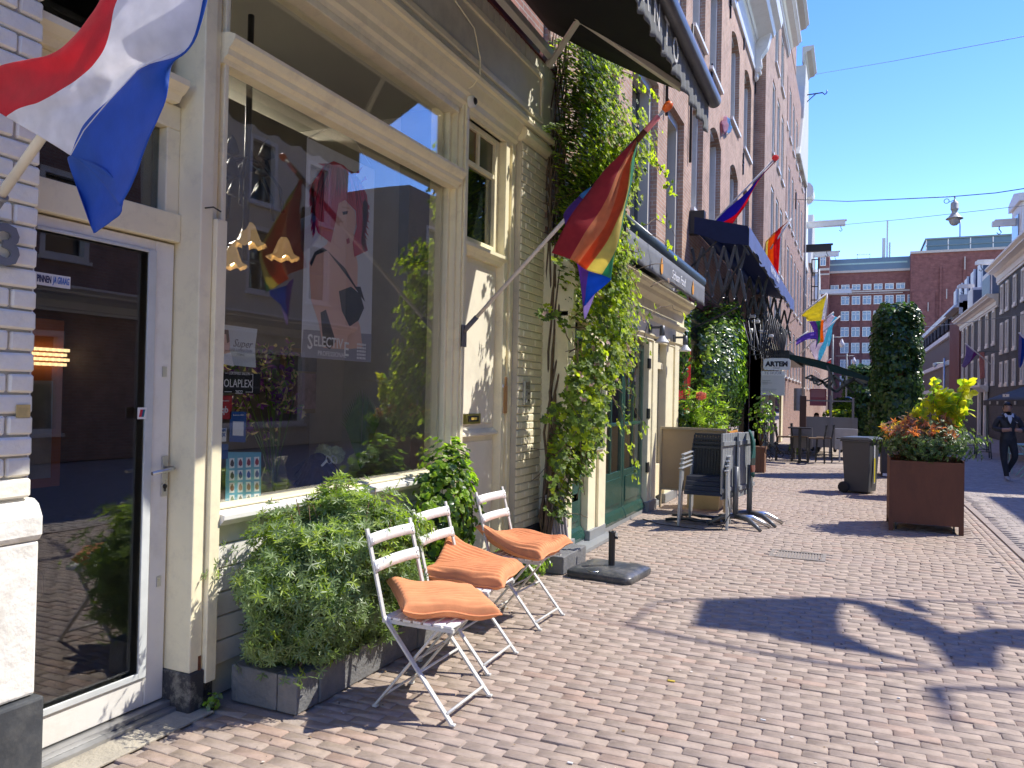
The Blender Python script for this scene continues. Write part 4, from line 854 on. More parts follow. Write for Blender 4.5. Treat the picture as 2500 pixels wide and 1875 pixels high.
foliage("foliage", [(V, Q, mm)], [L1, L2, L3], sh)

def leafy(name, label, cat, org, cen, rad, n, size, mats, k=3, shape=OVAL, inner=.4, seed=1, youngi=None, youngp=.15, nstem=14, root=None, group=None, spread=1.1, clip=None, skirt=0, big=0):
    """general leafy plant: stems from the root, leaf sprigs through the crown"""
    r = np.random.RandomState(seed); org = np.array(org, float); cen = np.array(cen, float); rad = np.array(rad, float)
    t = thing(name, label, cat, tuple(org), 0, group, wc=False)
    q = MB(); root = np.array(root if root is not None else org, float)
    for i in range(nstem):
        dd = rdir(r, 1)[0]; tip = cen + dd * rad * r.uniform(.5, .95); mid = (root + tip) / 2 + r.normal(size=3) * rad * .12
        q.tube([root - org, mid - org, tip - org], [.012, .007, .003], 5)
    q.build("stem", STEM, t)
    d = rdir(r, n); rr = r.uniform(inner, 1.03, n) ** .6
    bump = 1 + .16 * np.sin(d[:, 0] * 4.3 + seed) * np.cos(d[:, 1] * 5 + seed * 2) + .1 * np.sin(d[:, 2] * 7 + d[:, 0] * 6 + seed)
    P = cen + d * rad * (rr * bump)[:, None]
    if clip is not None: P = P[clip(P)]
    o_ = (P - cen) / rad + np.array([0, 0, .3]); V, Q = sprigs(r, P - org, o_, size, k, shape, spread)
    base = r.randint(0, 2, len(P)) if youngi is None else np.where(r.rand(len(P)) < youngp * (1 + (P[:, 2] > cen[2]) * 1.5), youngi, r.randint(0, 2, len(P)))
    mm = np.tile(np.repeat(base, 2), k); foliage("foliage", [(V, Q, mm)], mats, t)
    return t
L4 = leaf_mat("ivy_leaf", (.07, .14, .04), .35, .3); L5 = leaf_mat("ivy_dark_leaf", (.035, .075, .03), .25, .3); L6 = leaf_mat("light_leaf", (.28, .40, .06), .5, .4)
leafy("ivy_plant", "leafy climbing rose like shrub against the post right of the shop window", "shrub", (-2.8, 5.1, .14), (-2.76, 5.08, .74), (.17, .40, .52), 1000, .045, [L4, L5, L6], 5, OVAL, .4, 4, 2, .25, clip=lambda P: (P[:, 0] > -2.96))
leafy("ground_cover_plant", "low bright green leafy plant spilling over the far end of the planter kerb", "plant", (-2.62, 4.5, .14), (-2.62, 4.6, .28), (.22, .42, .16), 420, .06, [L4, L1, L6], 3, OVAL, .3, 5, 2, .35, nstem=8, clip=lambda P: (P[:, 0] > -2.96) & (P[:, 2] > .12))
leafy("variegated_plant", "small pale variegated plant at the near corner of the planter below the shrub", "plant", (-2.6, 3.2, .14), (-2.6, 3.24, .30), (.11, .13, .14), 130, .035, [leaf_mat("variegated_leaf", (.32, .38, .2), .3), L4, L6], 5, OVAL, .2, 6, 2, .2, nstem=8)
leafy("weed", "small green weed growing at the foot of the black pilaster base", "weed", (-2.9, 2.93, 0), (-2.9, 2.93, .04), (.05, .05, .04), 60, .02, [L4, L1, L6], 3, OVAL, .1, 7, 2, .3, nstem=3)
leafy("weed", "clump of low green weeds at the foot of the vine behind the third chair", "weed", (-2.62, 6.1, 0), (-2.62, 6.15, .16), (.24, .28, .17), 420, .04, [L4, L1, L6], 5, OVAL, .2, 9, 2, .3, nstem=8, clip=lambda P: P[:, 2] > .01)

# ---------------------------------------------------------------- bistro chairs with cushions
CH = M("chair_grey_white_paint", (.60, .60, .56), .45, .07, 12, .1, 60, stain=(.36, .32, .27), stain_amt=.35, stain_s=22)
SL = M("chair_white_slat", (.80, .80, .77), .5, .06, 12, .15, 50, stain=(.5, .48, .44), stain_amt=.25, stain_s=15)
def make_chair(label, loc, rz):
    t = thing("folding_chair", label, "chair", loc, rz, "white folding bistro chairs in front of the planter", wc=False)
    # local: x forward (street), y along; back at x=0
    w = .205
    for sy in (-w, w):
        q = MB(); q.bar((.455, sy, .01), (.06, sy, .47), .012, .028, up=(0, 1, 0)); q.bar((.06, sy, .47), (-.055, sy, .90), .012, .026, up=(0, 1, 0)); q.box(.445, .475, sy - .012, sy + .012, 0, .012); q.build("back_leg", CH, t, .003)
    for sy in (-w + .03, w - .03):
        q = MB(); q.bar((.0, sy, .01), (.37, sy, .455), .012, .026, up=(0, 1, 0)); q.box(-.012, .015, sy - .012, sy + .012, 0, .012); q.build("front_leg", CH, t, .003)
    q = MB(); q.tube([(.425, -w, .05), (.425, w, .05)], .008, 8); q.build("stretcher", CH, t)
    for (xr, dr, zr) in ((.04, .03, .06), (.27, 0, .225), (.2, .03, .25)): q = MB(); q.tube([(xr, -w + dr, zr), (xr, w - dr, zr)], .0065, 8); q.build("rod", CH, t)
    for i in range(7):
        q = MB(); x = .045 + i * .058; q.box(x, x + .045, -w + .012, w - .012, .455, .468); q.build("seat_slat", SL, t, .003)
    for sy in (-w + .012, w - .03): q = MB(); q.box(.04, .445, sy, sy + .018, .437, .455); q.build("seat_frame", CH, t)
    for (z0_, x0_) in ((.845, -.035), (.715, -.0)):
        rows = []
        for i in range(9):
            yy = -w - .006 + (2 * w + .012) * i / 8; bow = -.02 * (1 - (2 * i / 8 - 1) ** 2)
            rows.append([(x0_ + bow + .012, yy, z0_ - .028), (x0_ + bow - .004, yy, z0_ + .028)])
        q = MB(); q.sheet(rows); o = q.build("back_slat", SL, t); s_ = o.modifiers.new("thick", 'SOLIDIFY'); s_.thickness = .012; s_.offset = 0
        for sy in (-w + .02, w - .02):
            pass
    q = MB()
    for (z0_, x0_) in ((.845, -.035), (.715, -.0)):
        for sy in (-w + .012, w - .012):
            for dz in (-.012, .012): q.lathe([(0, .012), (.004, .010), (.005, .006)], (x0_ + .004, sy, z0_ + dz), 8, 0, Matrix.Rotation(math.pi / 2, 4, 'Y'))
    q.build("rivet", METAL, t)
    return t
ORC = cloth_mat("orange_corduroy", (.78, .31, .135), .06, .9); ORC.node_tree.nodes["Principled BSDF"].inputs['Sheen Weight'].default_value = .25; ORC.node_tree.nodes["Principled BSDF"].inputs['Sheen Tint'].default_value = (1, .7, .5, 1)
def cushion(label, loc, rz, sag, lift, seed, size=.44, ribs=15, ribamp=.006, tilt=(0, 0)):
    r = random.Random(seed); N = 84
    t = thing("cushion", label, "cushion", loc, rz, "orange corduroy cushions on the folding chairs", wc=False)
    def surf(sgn):
        rows = []
        for i in range(N + 1):
            row = []
            for j in range(N + 1):
                u, v = 2 * i / N - 1, 2 * j / N - 1
                pin = 1 - .10 * (1 - abs(v) ** 2.0) * abs(u) ** 3 ; pin2 = 1 - .10 * (1 - abs(u) ** 2.0) * abs(v) ** 3
                x, y = u * size / 2 * pin, v * size / 2 * pin2
                e = ((1 - u ** 6) * (1 - v ** 6)); th = .072 * max(e, 0) ** .4
                rib = ribamp * abs(math.sin(math.pi * ribs * (v * pin2 * .5 + .5 + .012 * math.sin(u * 3 + seed)))) * max(0, 1 - .0 * abs(u)) * (min(1, (1 - abs(u)) * 8))
                wr = .012 * math.sin(3.1 * u + 2 * v + seed) * math.cos(2.6 * v - u * 1.5) + .004 * math.sin(6 * u * v + seed)
                base = -sag * math.exp(-((u * .9) ** 2 + (v * .9) ** 2) * 2) + wr
                for (cu, cv, am) in lift: base += am * max(0, (u * cu + v * cv) / 2 + .0) ** 2.2 * (1 if (u * cu + v * cv) > 0 else 0)
                row.append((x, y, max(base, -.02) + (th + rib * (th / .072)) * sgn * (1 if sgn > 0 else .35)))
            rows.append(row)
        return rows
    q = MB(); q.sheet(surf(1)); q.sheet([list(reversed(r_)) for r_ in surf(-1)]); q.build("cover", ORC, t, fix=False)
    pr = MB(); ring = [(u, -1) for u in np.linspace(-1, 1, 20)] + [(1, v) for v in np.linspace(-1, 1, 20)[1:]] + [(u, 1) for u in np.linspace(1, -1, 20)[1:]] + [(-1, v) for v in np.linspace(1, -1, 20)[1:-1]]
    pts = []
    for (u, v) in ring + ring[:1]:
        pin = 1 - .10 * (1 - abs(v) ** 2.0) * abs(u) ** 3; pin2 = 1 - .10 * (1 - abs(u) ** 2.0) * abs(v) ** 3
        base = -sag * math.exp(-((u * .9) ** 2 + (v * .9) ** 2) * 2) + .012 * math.sin(3.1 * u + 2 * v + seed) * math.cos(2.6 * v - u * 1.5) + .004 * math.sin(6 * u * v + seed)
        for (cu, cv, am) in lift: base += am * max(0, (u * cu + v * cv) / 2) ** 2.2 * (1 if (u * cu + v * cv) > 0 else 0)
        pts.append((u * size / 2 * pin, v * size / 2 * pin2, max(base, -.02)))
    pr.tube(pts, .006, 6, caps=False); pr.build("piping", ORC, t)
    return t
make_chair("white folding bistro chair nearest the camera, its back towards the planter", (-2.20, 3.496, 0), 0)
cushion("flat orange cushion with worn ribs on the nearest folding chair", (-1.95, 3.54, .50), math.radians(42), .012, [(1, 1, -.03), (-1, 1, .07), (-1, -1, .04)], 1, .50, 13, .012)
make_chair("middle white folding bistro chair between the two others", (-2.34, 4.168, 0), math.radians(1))
cushion("orange ribbed cushion with one corner turned up on the middle folding chair", (-2.13, 4.26, .50), math.radians(10), .03, [(-1, 1, .20), (-1, -1, .02), (1, 1, -.01), (1, -1, -.015)], 2, .52, 15, .016)
make_chair("farthest white folding bistro chair, nearest to the vine", (-2.38, 5.103, 0), math.radians(-2))
cushion("orange ribbed cushion sagging in the middle on the farthest folding chair", (-2.15, 5.12, .505), math.radians(-4), .035, [(-1, -1, .16), (-1, 1, .05), (1, 1, .01), (1, -1, -.02)], 3, .52, 15, .016)
# ---------------------------------------------------------------- facade builder
def facade_wall(mb, xf, s, y0, y1, z0, z1, ops, rec=.2, arch=0.0):
    """wall surface at x = xf facing s (+1/-1) with real openings and reveals"""
    ys = sorted({y0, y1, *[o[0] for o in ops], *[o[1] for o in ops]}); zs = sorted({z0, z1, *[o[2] for o in ops], *[o[3] for o in ops]})
    for i in range(len(ys) - 1):
        for j in range(len(zs) - 1):
            a, b, c, d = ys[i], ys[i + 1], zs[j], zs[j + 1]; my, mz = (a + b) / 2, (c + d) / 2
            if any(o[0] < my < o[1] and o[2] < mz < o[3] for o in ops): continue
            mb.add([(xf, a, c), (xf, b, c), (xf, b, d), (xf, a, d)], [(0, 1, 2, 3) if s > 0 else (3, 2, 1, 0)])
    for o in ops:
        a, b, c, d = o[:4]; xr = xf - s * rec
        for q in ([(xf, a, c), (xf, a, d), (xr, a, d), (xr, a, c)], [(xf, b, c), (xr, b, c), (xr, b, d), (xf, b, d)], [(xf, a, d), (xf, b, d), (xr, b, d), (xr, a, d)], [(xf, a, c), (xr, a, c), (xr, b, c), (xf, b, c)]):
            mb.add(q, [(0, 1, 2, 3) if s > 0 else (3, 2, 1, 0)])
        if arch:
            h = arch; n = 6
            for sg in (0, 1):
                pts = []
                for k in range(n + 1):
                    t = k / n; yy = a + (b - a) / 2 * t if sg == 0 else b - (b - a) / 2 * t
                    pts.append((yy, d - h * (1 - math.sin(math.pi / 2 * t))))
                poly = [(a if sg == 0 else b, d)] + pts
                mb.prism(poly, 0, xf - s * .001, xr)
def window(par, xf, s, a, b, c, d, rec=.2, fw=.09, mull=0, rail=.5, sill=True, matf=None, arch=0, pane=None, sh=.07, sash=None, big=True, fd=.19):
    xg = xf - s * rec
    q = MB(); fx = xg + s * fd
    q.box(xg, fx, a, a + fw, c, d); q.box(xg, fx, b - fw, b, c, d); q.box(xg, fx, a + fw, b - fw, d - fw, d); q.box(xg, fx, a + fw, b - fw, c, c + fw * .8)
    w = q.build("window", matf or WHITEP, par)
    ia, ib, ic, idd = a + fw, b - fw, c + fw * .8, d - fw
    q = MB(); sx = xg + s * .035; sw = .03
    if big:
        q.box(xg, sx, ia, ia + sw, ic, idd); q.box(xg, sx, ib - sw, ib, ic, idd); q.box(xg, sx, ia + sw, ib - sw, idd - sw, idd); q.box(xg, sx, ia + sw, ib - sw, ic, ic + sw)
        if rail: zz = ic + (idd - ic) * rail; q.box(xg, sx + s * .02, ia + sw, ib - sw, zz - .03, zz + .03)
        for k in range(mull): yy = ia + (ib - ia) * (k + 1) / (mull + 1); q.box(xg, sx, yy - .015, yy + .015, ic, idd)
        q.build("sash", sash or DMETAL, w)
    q = MB(); q.box(xg + s * .004, xg + s * .010, ia, ib, ic, idd); q.build("pane", pane or GLASSD, w)
    if sill: q = MB(); q.box(xg, xf + s * .07, a - .03, b + .03, c - sh, c); q.build("sill", WHITEP, w)
    return w
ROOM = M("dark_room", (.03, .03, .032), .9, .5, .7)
CURT = M("net_curtain", (.35, .34, .31), .9, .3, 3, aniso=(6, 6, .3))
def building(name, label, cat, y0, y1, z1, xf, s, mat, ops, z0=0, rec=.2, back=7, arch=0, win=None, group=None, curtains=True):
    t = thing(name, label, cat, (xf - s * 3, (y0 + y1) / 2, 0), 0, group)
    q = MB(); facade_wall(q, xf, s, y0, y1, z0, z1, ops, rec, arch)
    xb = xf - s * back
    q.add([(xf, y0, z0), (xb, y0, z0), (xb, y0, z1), (xf, y0, z1)], [(0, 1, 2, 3)]); q.add([(xf, y1, z0), (xb, y1, z0), (xb, y1, z1), (xf, y1, z1)], [(3, 2, 1, 0)]); q.add([(xf, y0, z1), (xb, y0, z1), (xb, y1, z1), (xf, y1, z1)], [(0, 1, 2, 3)])
    q.build("wall", mat, t, fix=False)
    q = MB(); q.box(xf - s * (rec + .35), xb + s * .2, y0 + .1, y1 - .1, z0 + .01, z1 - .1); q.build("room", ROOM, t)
    r = random.Random(int(y0 * 7 + z1))
    for o in ops:
        kw = dict(win or {}); kw.update(o[4] if len(o) > 4 else {}); window(t, xf, s, *o[:4], rec=rec, **kw)
        if curtains and r.random() < .6:
            q = MB(); k = r.uniform(.3, 1); h = o[2] + (o[3] - o[2]) * (1 - k); q.box(xf - s * (rec + .06), xf - s * (rec + .065), o[0], o[1], h, o[3]); q.build("curtain", CURT, t)
    return t
def cornice(par, xf, s, y0, y1, z, h=.5, out=.45, mat=None, name="cornice"):
    q = MB(); X = lambda d: xf + s * d
    prof = [(X(-.02), z), (X(.05), z), (X(.05), z + h * .12), (X(.09), z + h * .15), (X(.09), z + h * .45), (X(.14), z + h * .5), (X(.2), z + h * .62), (X(out * .8), z + h * .7), (X(out * .8), z + h * .78), (X(out), z + h * .9), (X(out), z + h), (X(-.02), z + h)]
    q.prism(prof, 1, y0, y1); return q.build(name, mat or WHITEP, par)

# ---------------------------------------------------------------- the food shop with green doors
XG = -2.62
GREEN = M("dark_green_paint", (.022, .07, .055), .22, .12, 6, .03, 30, spec=.6); GREEND = M("green_sash", (.012, .03, .028), .25, .1)
GREYP = M("grey_plinth", (.26, .27, .27), .5, .1, 6)
gs = thing("shop_building", "white shopfront with dark green glazed doors and grey flame valance, next to the vine", "shop", (-3, 10, 0))
for (dx_, ya_, yb_, za_, zb_) in ((0, 7.24, 7.46, .13, 2.45), (0, 7.98, 8.24, .13, 2.45), (.03, 8.26, 8.52, .13, 2.45), (0, 10.58, 10.75, .13, 2.45), (.02, 10.755, 11.02, .13, 2.45), (.01, 11.62, 12.1, .13, 2.45), (.03, 12.14, 12.45, .13, 2.45)): q = MB(); q.box(-3.3, XG + dx_, ya_, yb_, za_, zb_); q.build("post", CREAM, gs, .006)
q = MB(); q.box(-3.3, XG - .04, 11.025, 11.615, 2.02, 2.12); q.build("rail", CREAM, gs, .004)
q = MB(); q.box(-3.3, XG - .06, 11.025, 11.615, .13, .6); q.build("panel", CREAM, gs, .004)
for (a, b) in ((7.22, 7.48), (7.96, 8.54), (10.56, 11.04), (11.60, 12.47)): q = MB(); q.box(-3.3, XG + .035, a, b, 0, .14); q.build("plinth", GREYP, gs, .006)
def gdoor(a, b, z1, mull, rails, slot=False):
    q = MB(); x = XG - .07; q.box(x - .05, x, a, a + .07, .06, z1); q.box(x - .05, x, b - .07, b, .06, z1); q.box(x - .05, x, a + .07, b - .07, z1 - .09, z1); q.box(x - .05, x, a + .07, b - .07, .06, .66)
    q.prism([(x - .02, .04), (x + .05, .05), (x + .055, .09), (x + .03, .16), (x, .2)], 1, a, b)
    d = q.build("green_door", GREEN, gs, .006)
    q = MB(); q.box(x, x + .012, a + .1, b - .1, .26, .58); q.build("panel", GREEN, d, .01)
    q = MB()
    for k in range(mull): yy = a + .07 + (b - a - .14) * (k + 1) / (mull + 1); q.box(x - .04, x - .005, yy - .018, yy + .018, .66, z1 - .09)
    for zz in rails: q.box(x - .04, x - .002, a + .07, b - .07, zz - .02, zz + .02)
    q.build("glazing_bar", GREEN, d, .003)
    q = MB(); q.box(x - .03, x - .024, a + .07, b - .07, .66, z1 - .09); q.build("pane", GLASSD, d)
    if slot: q = MB(); q.box(x, x + .012, a + .12, b - .14, .48, .56); q.build("letter_slot", METAL, d, .003)
gdoor(7.47, 7.96, 2.3, 0, (), True); gdoor(8.56, 9.56, 2.32, 1, (1.25,)); gdoor(9.58, 10.56, 2.32, 1, (1.25,))
for zz in (.55, 1.3, 2.0): q = MB(); q.box(XG - .02, XG + .012, 10.56, 10.66, zz, zz + .14); q.build("hinge", BLK, gs, .003)
q = MB(); q.box(XG - .14, XG - .10, 11.02, 11.62, .6, 2.02); q.build("narrow_pane", GLASSD, gs)
for i in range(9): q = MB(); q.box(XG - .1, XG - .07, 11.1, 11.5, 2.14 + i * .03, 2.158 + i * .03); q.build("vent_slat", DMETAL, gs)
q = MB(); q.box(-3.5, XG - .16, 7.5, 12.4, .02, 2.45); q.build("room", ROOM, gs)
q = MB(); q.box(-3.3, XG - .02, 7.24, 12.6, 0, .05); q.box(-3.3, XG + .16, 7.3, 8.6, 0, .035); q.build("threshold", GREYP, gs)
# fascia with stepped cornice
q = MB(); x = XG
prof = [(-3.3, 2.40), (x + .02, 2.40), (x + .02, 2.43), (x + .05, 2.46), (x + .05, 2.66), (x + .08, 2.69), (x + .10, 2.72), (x + .10, 2.74), (x + .06, 2.76), (x + .06, 2.92), (x + .10, 2.95), (x + .15, 2.98), (x + .17, 3.03), (x + .22, 3.05), (x + .25, 3.09), (x + .25, 3.12), (-3.3, 3.16)]
q.prism(prof, 1, 7.24, 12.62); q.build("cornice", CREAM, gs)
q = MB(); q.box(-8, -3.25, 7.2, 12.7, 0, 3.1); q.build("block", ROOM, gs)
ga = thing("awning", "rolled grey box awning with white script lettering and two orange flames above the green doors", "awning", (-2.3, 10, 3.3))
q = MB(); q.tube([(-2.26, 7.7, 3.44), (-2.26, 12.35, 3.44)], .095, 20); q.build("cassette", M("blue_grey_metal", (.055, .085, .115), .35, .12, 3), ga)
q = MB(); q.box(-3.0, -2.3, 7.8, 12.3, 3.36, 3.50); q.build("bracket", DMETAL, ga)
rows = [[(-2.19 + .008 * math.sin(j * .9) * t, 7.75 + 4.6 * j / 60, 3.36 - .30 * t) for j in range(61)] for t in np.linspace(0, 1, 5)]
q = MB(); q.sheet(rows); o = q.build("valance", cloth_mat("grey_canvas", (.21, .22, .24), .25), ga); m_ = o.modifiers.new("thick", 'SOLIDIFY'); m_.thickness = .004
text("Sichuan Food", .17, (-2.178, 10.35, 3.20), (1, 0, 0), WP, ga, 'lettering', .001, shear=.35, sx=.95, off=-.001)
FL = VPRINT("flame_orange", (.75, .33, .04))
for yy in (9.35, 11.35):
    q = MB(); q.prism([(yy, 3.325), (yy + .03, 3.27), (yy + .035, 3.23), (yy + .06, 3.25), (yy + .065, 3.19), (yy + .04, 3.13), (yy, 3.11), (yy - .04, 3.13), (yy - .065, 3.18), (yy - .055, 3.25), (yy - .03, 3.22), (yy - .028, 3.27)], 0, -2.180, -2.176); q.build("flame", FL, ga)
# menu case, lamps, number plate
mc = thing("menu_case", "white framed glass menu case on the post left of the green double doors", "menu case", (XG, 8.15, 1))
q = MB(); q.box(XG, XG + .05, 7.98, 8.40, 1.0, 1.82); q.build("case", M("case_cream", (.66, .64, .52), .4), mc, .006); q = MB(); q.box(XG + .05, XG + .056, 8.01, 8.37, 1.03, 1.79); q.build("print", M("menu_print", (.55, .55, .45), .3, .2, 30, aniso=(1, 1, 8)), mc)
q = MB(); q.box(XG + .06, XG + .064, 8.0, 8.38, 1.02, 1.8); q.build("pane", GLASS, mc)
def spot(y, z, lab, x0=XG + .05):
    t = thing("spotlight", lab, "lamp", (x0, y, z), 0, "white bell spotlights under the fascia")
    q = MB(); q.box(x0, x0 + .03, y - .05, y + .05, z - .05, z + .06); q.bar((x0 + .02, y, z + .02), (x0 + .16, y, z + .02), .03, .03); q.lathe([(0, .07), (.035, .06), (.038, -.07), (.032, -.08)], (x0 + .18, y, z - .02), 12); q.build("body", DMETAL, t)
    q = MB(); q.lathe([(.033, 0), (.045, -.03), (.09, -.085), (.095, -.10), (.08, -.1), (0, -.06)], (x0 + .18, y, z - .09), 18); q.build("bell", WHITE2, t)
spot(10.35, 2.53, "white bell spotlight under the fascia, left of the pair"); spot(11.75, 2.50, "white bell spotlight at the right end of the fascia, right of the pair", XG + .08)
q = MB(); q.box(-2.735, -2.728, 12.68, 12.88, 1.48, 1.62); o = q.build("house_number_plate", [WHITE2]); tag(o, "small white enamel number plate on the brick right of the green doors", "plate")
text("42", .09, (-2.727, 12.78, 1.55), (1, 0, 0), VPRINT("navy_print", (.01, .02, .12)), o, 'lettering', .0006)

# ---------------------------------------------------------------- brick rows above and beyond, left side
BR1 = brick_mat("pink_brick", (.50, .315, .225), (.43, .26, .185), (.50, .43, .35))
BR2 = brick_mat("brown_brick", (.42, .275, .205), (.35, .22, .165), (.40, .35, .30))
BR3 = brick_mat("purple_brick", (.38, .235, .18), (.31, .185, .14), (.33, .28, .25))
WIDE = M("greige_frame", (.60, .58, .52), .45, .05)
XB = -2.9
ops = [(10.45, 12.0, 3.3, 6.55), (12.66, 14.0, 3.25, 6.6)]
ops += [(10.5, 11.9, 8.0, 10.6), (12.75, 14.0, 8.0, 10.6), (8.2, 9.8, 3.3, 6.5), (8.2, 9.6, 8.0, 10.6)]
b1 = building("brick_house", "pink brick house with tall wide framed windows over the green doored food shop", "house", 7.3, 14.45, 12.6, XB, 1, BR1, ops, z0=3.05, rec=.30, win=dict(fw=.14, rail=.5, sill=True, matf=WIDE), arch=.0)
ops = [(14.75, 15.9, 5.25, 7.55), (16.7, 18.17, 5.25, 7.6), (19.6, 21.0, 5.3, 7.6), (22.0, 23.4, 5.3, 7.6),
       (14.6, 15.9, 8.72, 11.0), (16.5, 17.98, 8.66, 11.0), (19.5, 20.97, 8.6, 10.95), (21.95, 23.5, 8.6, 10.95)]
b2 = building("brick_house", "pink brick house with arched sash windows under a great white cornice above the navy awning", "house", 14.45, 24.3, 12.3, XB, 1, BR1, ops, z0=0, rec=.30, win=dict(fw=.10, rail=.42), arch=.22)
# big white cornice with scrolled consoles
q = MB(); X = XB
q.prism([(X, 11.45), (X + .06, 11.45), (X + .08, 11.52), (X + .05, 11.55), (X + .05, 12.25), (X + .16, 12.4), (X + .55, 12.55), (X + .6, 12.7), (X + .75, 12.8), (X + .8, 13.0), (X, 13.0)], 1, 14.5, 24.25); q.build("cornice", WHITEP, b2)
for yy in (23.95, 19.2, 14.8):
    q = MB(); q.prism([(X + .05, 11.2), (X + .12, 11.25), (X + .16, 11.5), (X + .24, 11.6), (X + .22, 11.85), (X + .4, 12.1), (X + .5, 12.5), (X + .05, 12.55)], 1, yy - .14, yy + .14); q.tube([(X + .2, yy - .16, 12.25), (X + .2, yy + .16, 12.25)], .12, 12); q.tube([(X + .14, yy - .16, 11.45), (X + .14, yy + .16, 11.45)], .08, 12); q.build("console", WHITEP, b2)
for i in range(70): 
    pass
q = MB()
for i in range(95): q.box(X + .05, X + .12, 14.6 + i * .1, 14.66 + i * .1, 12.3, 12.38)
o = q.build("dentils", WHITEP, b2); o['kind'] = 'stuff'
def anchor(x, y, z, h=.55, par=None):
    q = MB(); q.box(x, x + .04, y - .02, y + .02, z - h / 2, z + h / 2); q.bar((x + .02, y - .1, z - h * .1), (x + .02, y + .1, z + h * .1), .03, .03); q.bar((x + .02, y - .08, z + h * .15), (x + .02, y + .08, z + h * .05), .03, .03); return q.build("wall_anchor", BLK, par)
for (px, py) in ((1815, 95), (1782, 15), (1843, 205), (1813, 400), (1736, 190)):
    p = at(px, py, 0, XB); anchor(XB, p.y, p.z, .6, b2)
for (px, p0, p1) in ((1642, 225, 275),): pass
for (y_, z0_, z1_) in ((12.4, 6.2, 8.0), (14.4, 6.0, 8.6)):
    q = MB(); q.tube([(XB + .04, y_, z0_), (XB + .04, y_, z1_)], .025, 8); q.build("drainpipe", BLK, b1)
X2 = -2.58
ops = []
for yy in (26.4, 28.1, 29.8): ops += [(yy, yy + 1.0, 6.2, 8.7), (yy, yy + 1.0, 9.75, 12.2), (yy, yy + 1.0, 3.2, 5.3)]
ops += [(27.0, 28.3, 13.0, 15.0), (29.2, 30.4, 13.0, 15.0)]
b3 = building("brick_house", "narrow brown brick house with protruding dark side wall and a white gable top", "house", 24.3, 32.0, 15.2, X2, 1, BR2, ops, z0=0, rec=.22, win=dict(fw=.09, rail=.5), arch=0)
cornice(b3, X2, 1, 24.2, 32.1, 15.2, .6, .5)
q = MB(); q.prism([(26.8, 15.8), (26.8, 16.6), (27.4, 17.0), (28.2, 17.6), (29.0, 17.0), (29.6, 16.6), (29.6, 15.8)], 0, X2 - .5, X2 + .05); q.build("gable", WHITEP, b3)
X3 = -2.72
ops = []
for yy in (33.0, 35.0, 37.0, 39.2, 41.4, 43.6): ops += [(yy, yy + 1.1, 5.8, 8.3), (yy, yy + 1.1, 9.3, 11.8), (yy, yy + 1.1, 13, 15.2), (yy, yy + 1.1, 2.6, 4.8)]
b4 = building("brick_house", "long tall brown brick house with slim sash windows closing the near left row", "house", 32.0, 46.4, 16.9, X3, 1, BR3, ops, z0=0, rec=.22, win=dict(fw=.09, rail=.5))
q = MB(); q.box(X3 - 4, X3 + .02, 35.2, 38.2, 16.9, 18.6); q.build("attic_wall", BR3, b4); cornice(b4, X3, 1, 35.0, 38.5, 18.6, .8, .55, M("grey_stone", (.48, .47, .43), .7, .1))
# neck gable with its stone scroll and hoist block
q = MB(); GST = MATS["grey_stone"]
q.prism([(39.6, 13.6), (40.4, 14.2), (42.2, 16.2), (43.0, 18.2), (43.2, 19.4), (45.6, 19.4), (45.9, 18.2), (46.2, 16), (46.2, 13.6)], 0, X3 - .6, X3 + .16); q.build("neck_gable", GST, b4, .05); cornice(b4, X3, 1, 42.8, 46.4, 19.4, .8, .55, GST)
p = at(1985, 230, 1, 44.5)
q = MB(); q.bar((X3, 44.5, p.z), (X3 + .95, 44.5, p.z + .02), .05, .05); q.bar((X3, 44.5, p.z - .5), (X3 + .6, 44.5, p.z), .04, .04); q.tube([(X3 + .95, 44.5, p.z), (X3 + 1.05, 44.5, p.z - .1), (X3 + 1.15, 44.5, p.z - .02), (X3 + 1.16, 44.5, p.z + .12)], .03, 6); o = q.build("hoist_bracket", BLK); tag(o, "black iron hook bracket high on the last tall brick house", "bracket")
for (a, z0, z1) in ((32.1, 1, 14), (46.2, 1, 14)):
    q = MB(); q.tube([(X3 + .08, a, z0), (X3 + .08, a, z1)], .05, 8); q.build("drainpipe", M("pipe_grey", (.3, .28, .26), .5), b4)
# black and white gabled houses farther on
BLKW = M("black_painted_brick", (.035, .036, .038), .55, .2, 3, .4, 25); 
ops = [(y, y + 1.1, z, z + 2.0) for y in (48.2, 50.6) for z in (2.4, 5.4, 8.2)]
b5 = building("gabled_house", "black painted house with a white neck gable and a hoisting beam", "house", 46.6, 53, 9.8, -2.9, 1, BLKW, ops, rec=.2, win=dict(fw=.1, rail=.5, mull=1))
q = MB(); q.prism([(47.2, 9.8), (48.6, 10.4), (49.0, 12.6), (49.0, 14.0), (49.8, 14.9), (51.0, 14.9), (51.6, 14.0), (51.6, 12.6), (52, 10.4), (53, 9.8)], 0, -3.4, -2.8); q.build("gable", WHITEP, b5, .04)
q = MB(); q.tube([(-2.9, 49.4, 14.3), (-2.9, 51.2, 14.3)], .5, 14); q.build("gable_scroll", WHITEP, b5)
q = MB(); q.prism([(46.7, 9.8), (49.0, 14.0), (51.5, 14.0), (53, 9.8)], 0, -7, -3.4); q.build("roof", DMETAL, b5)
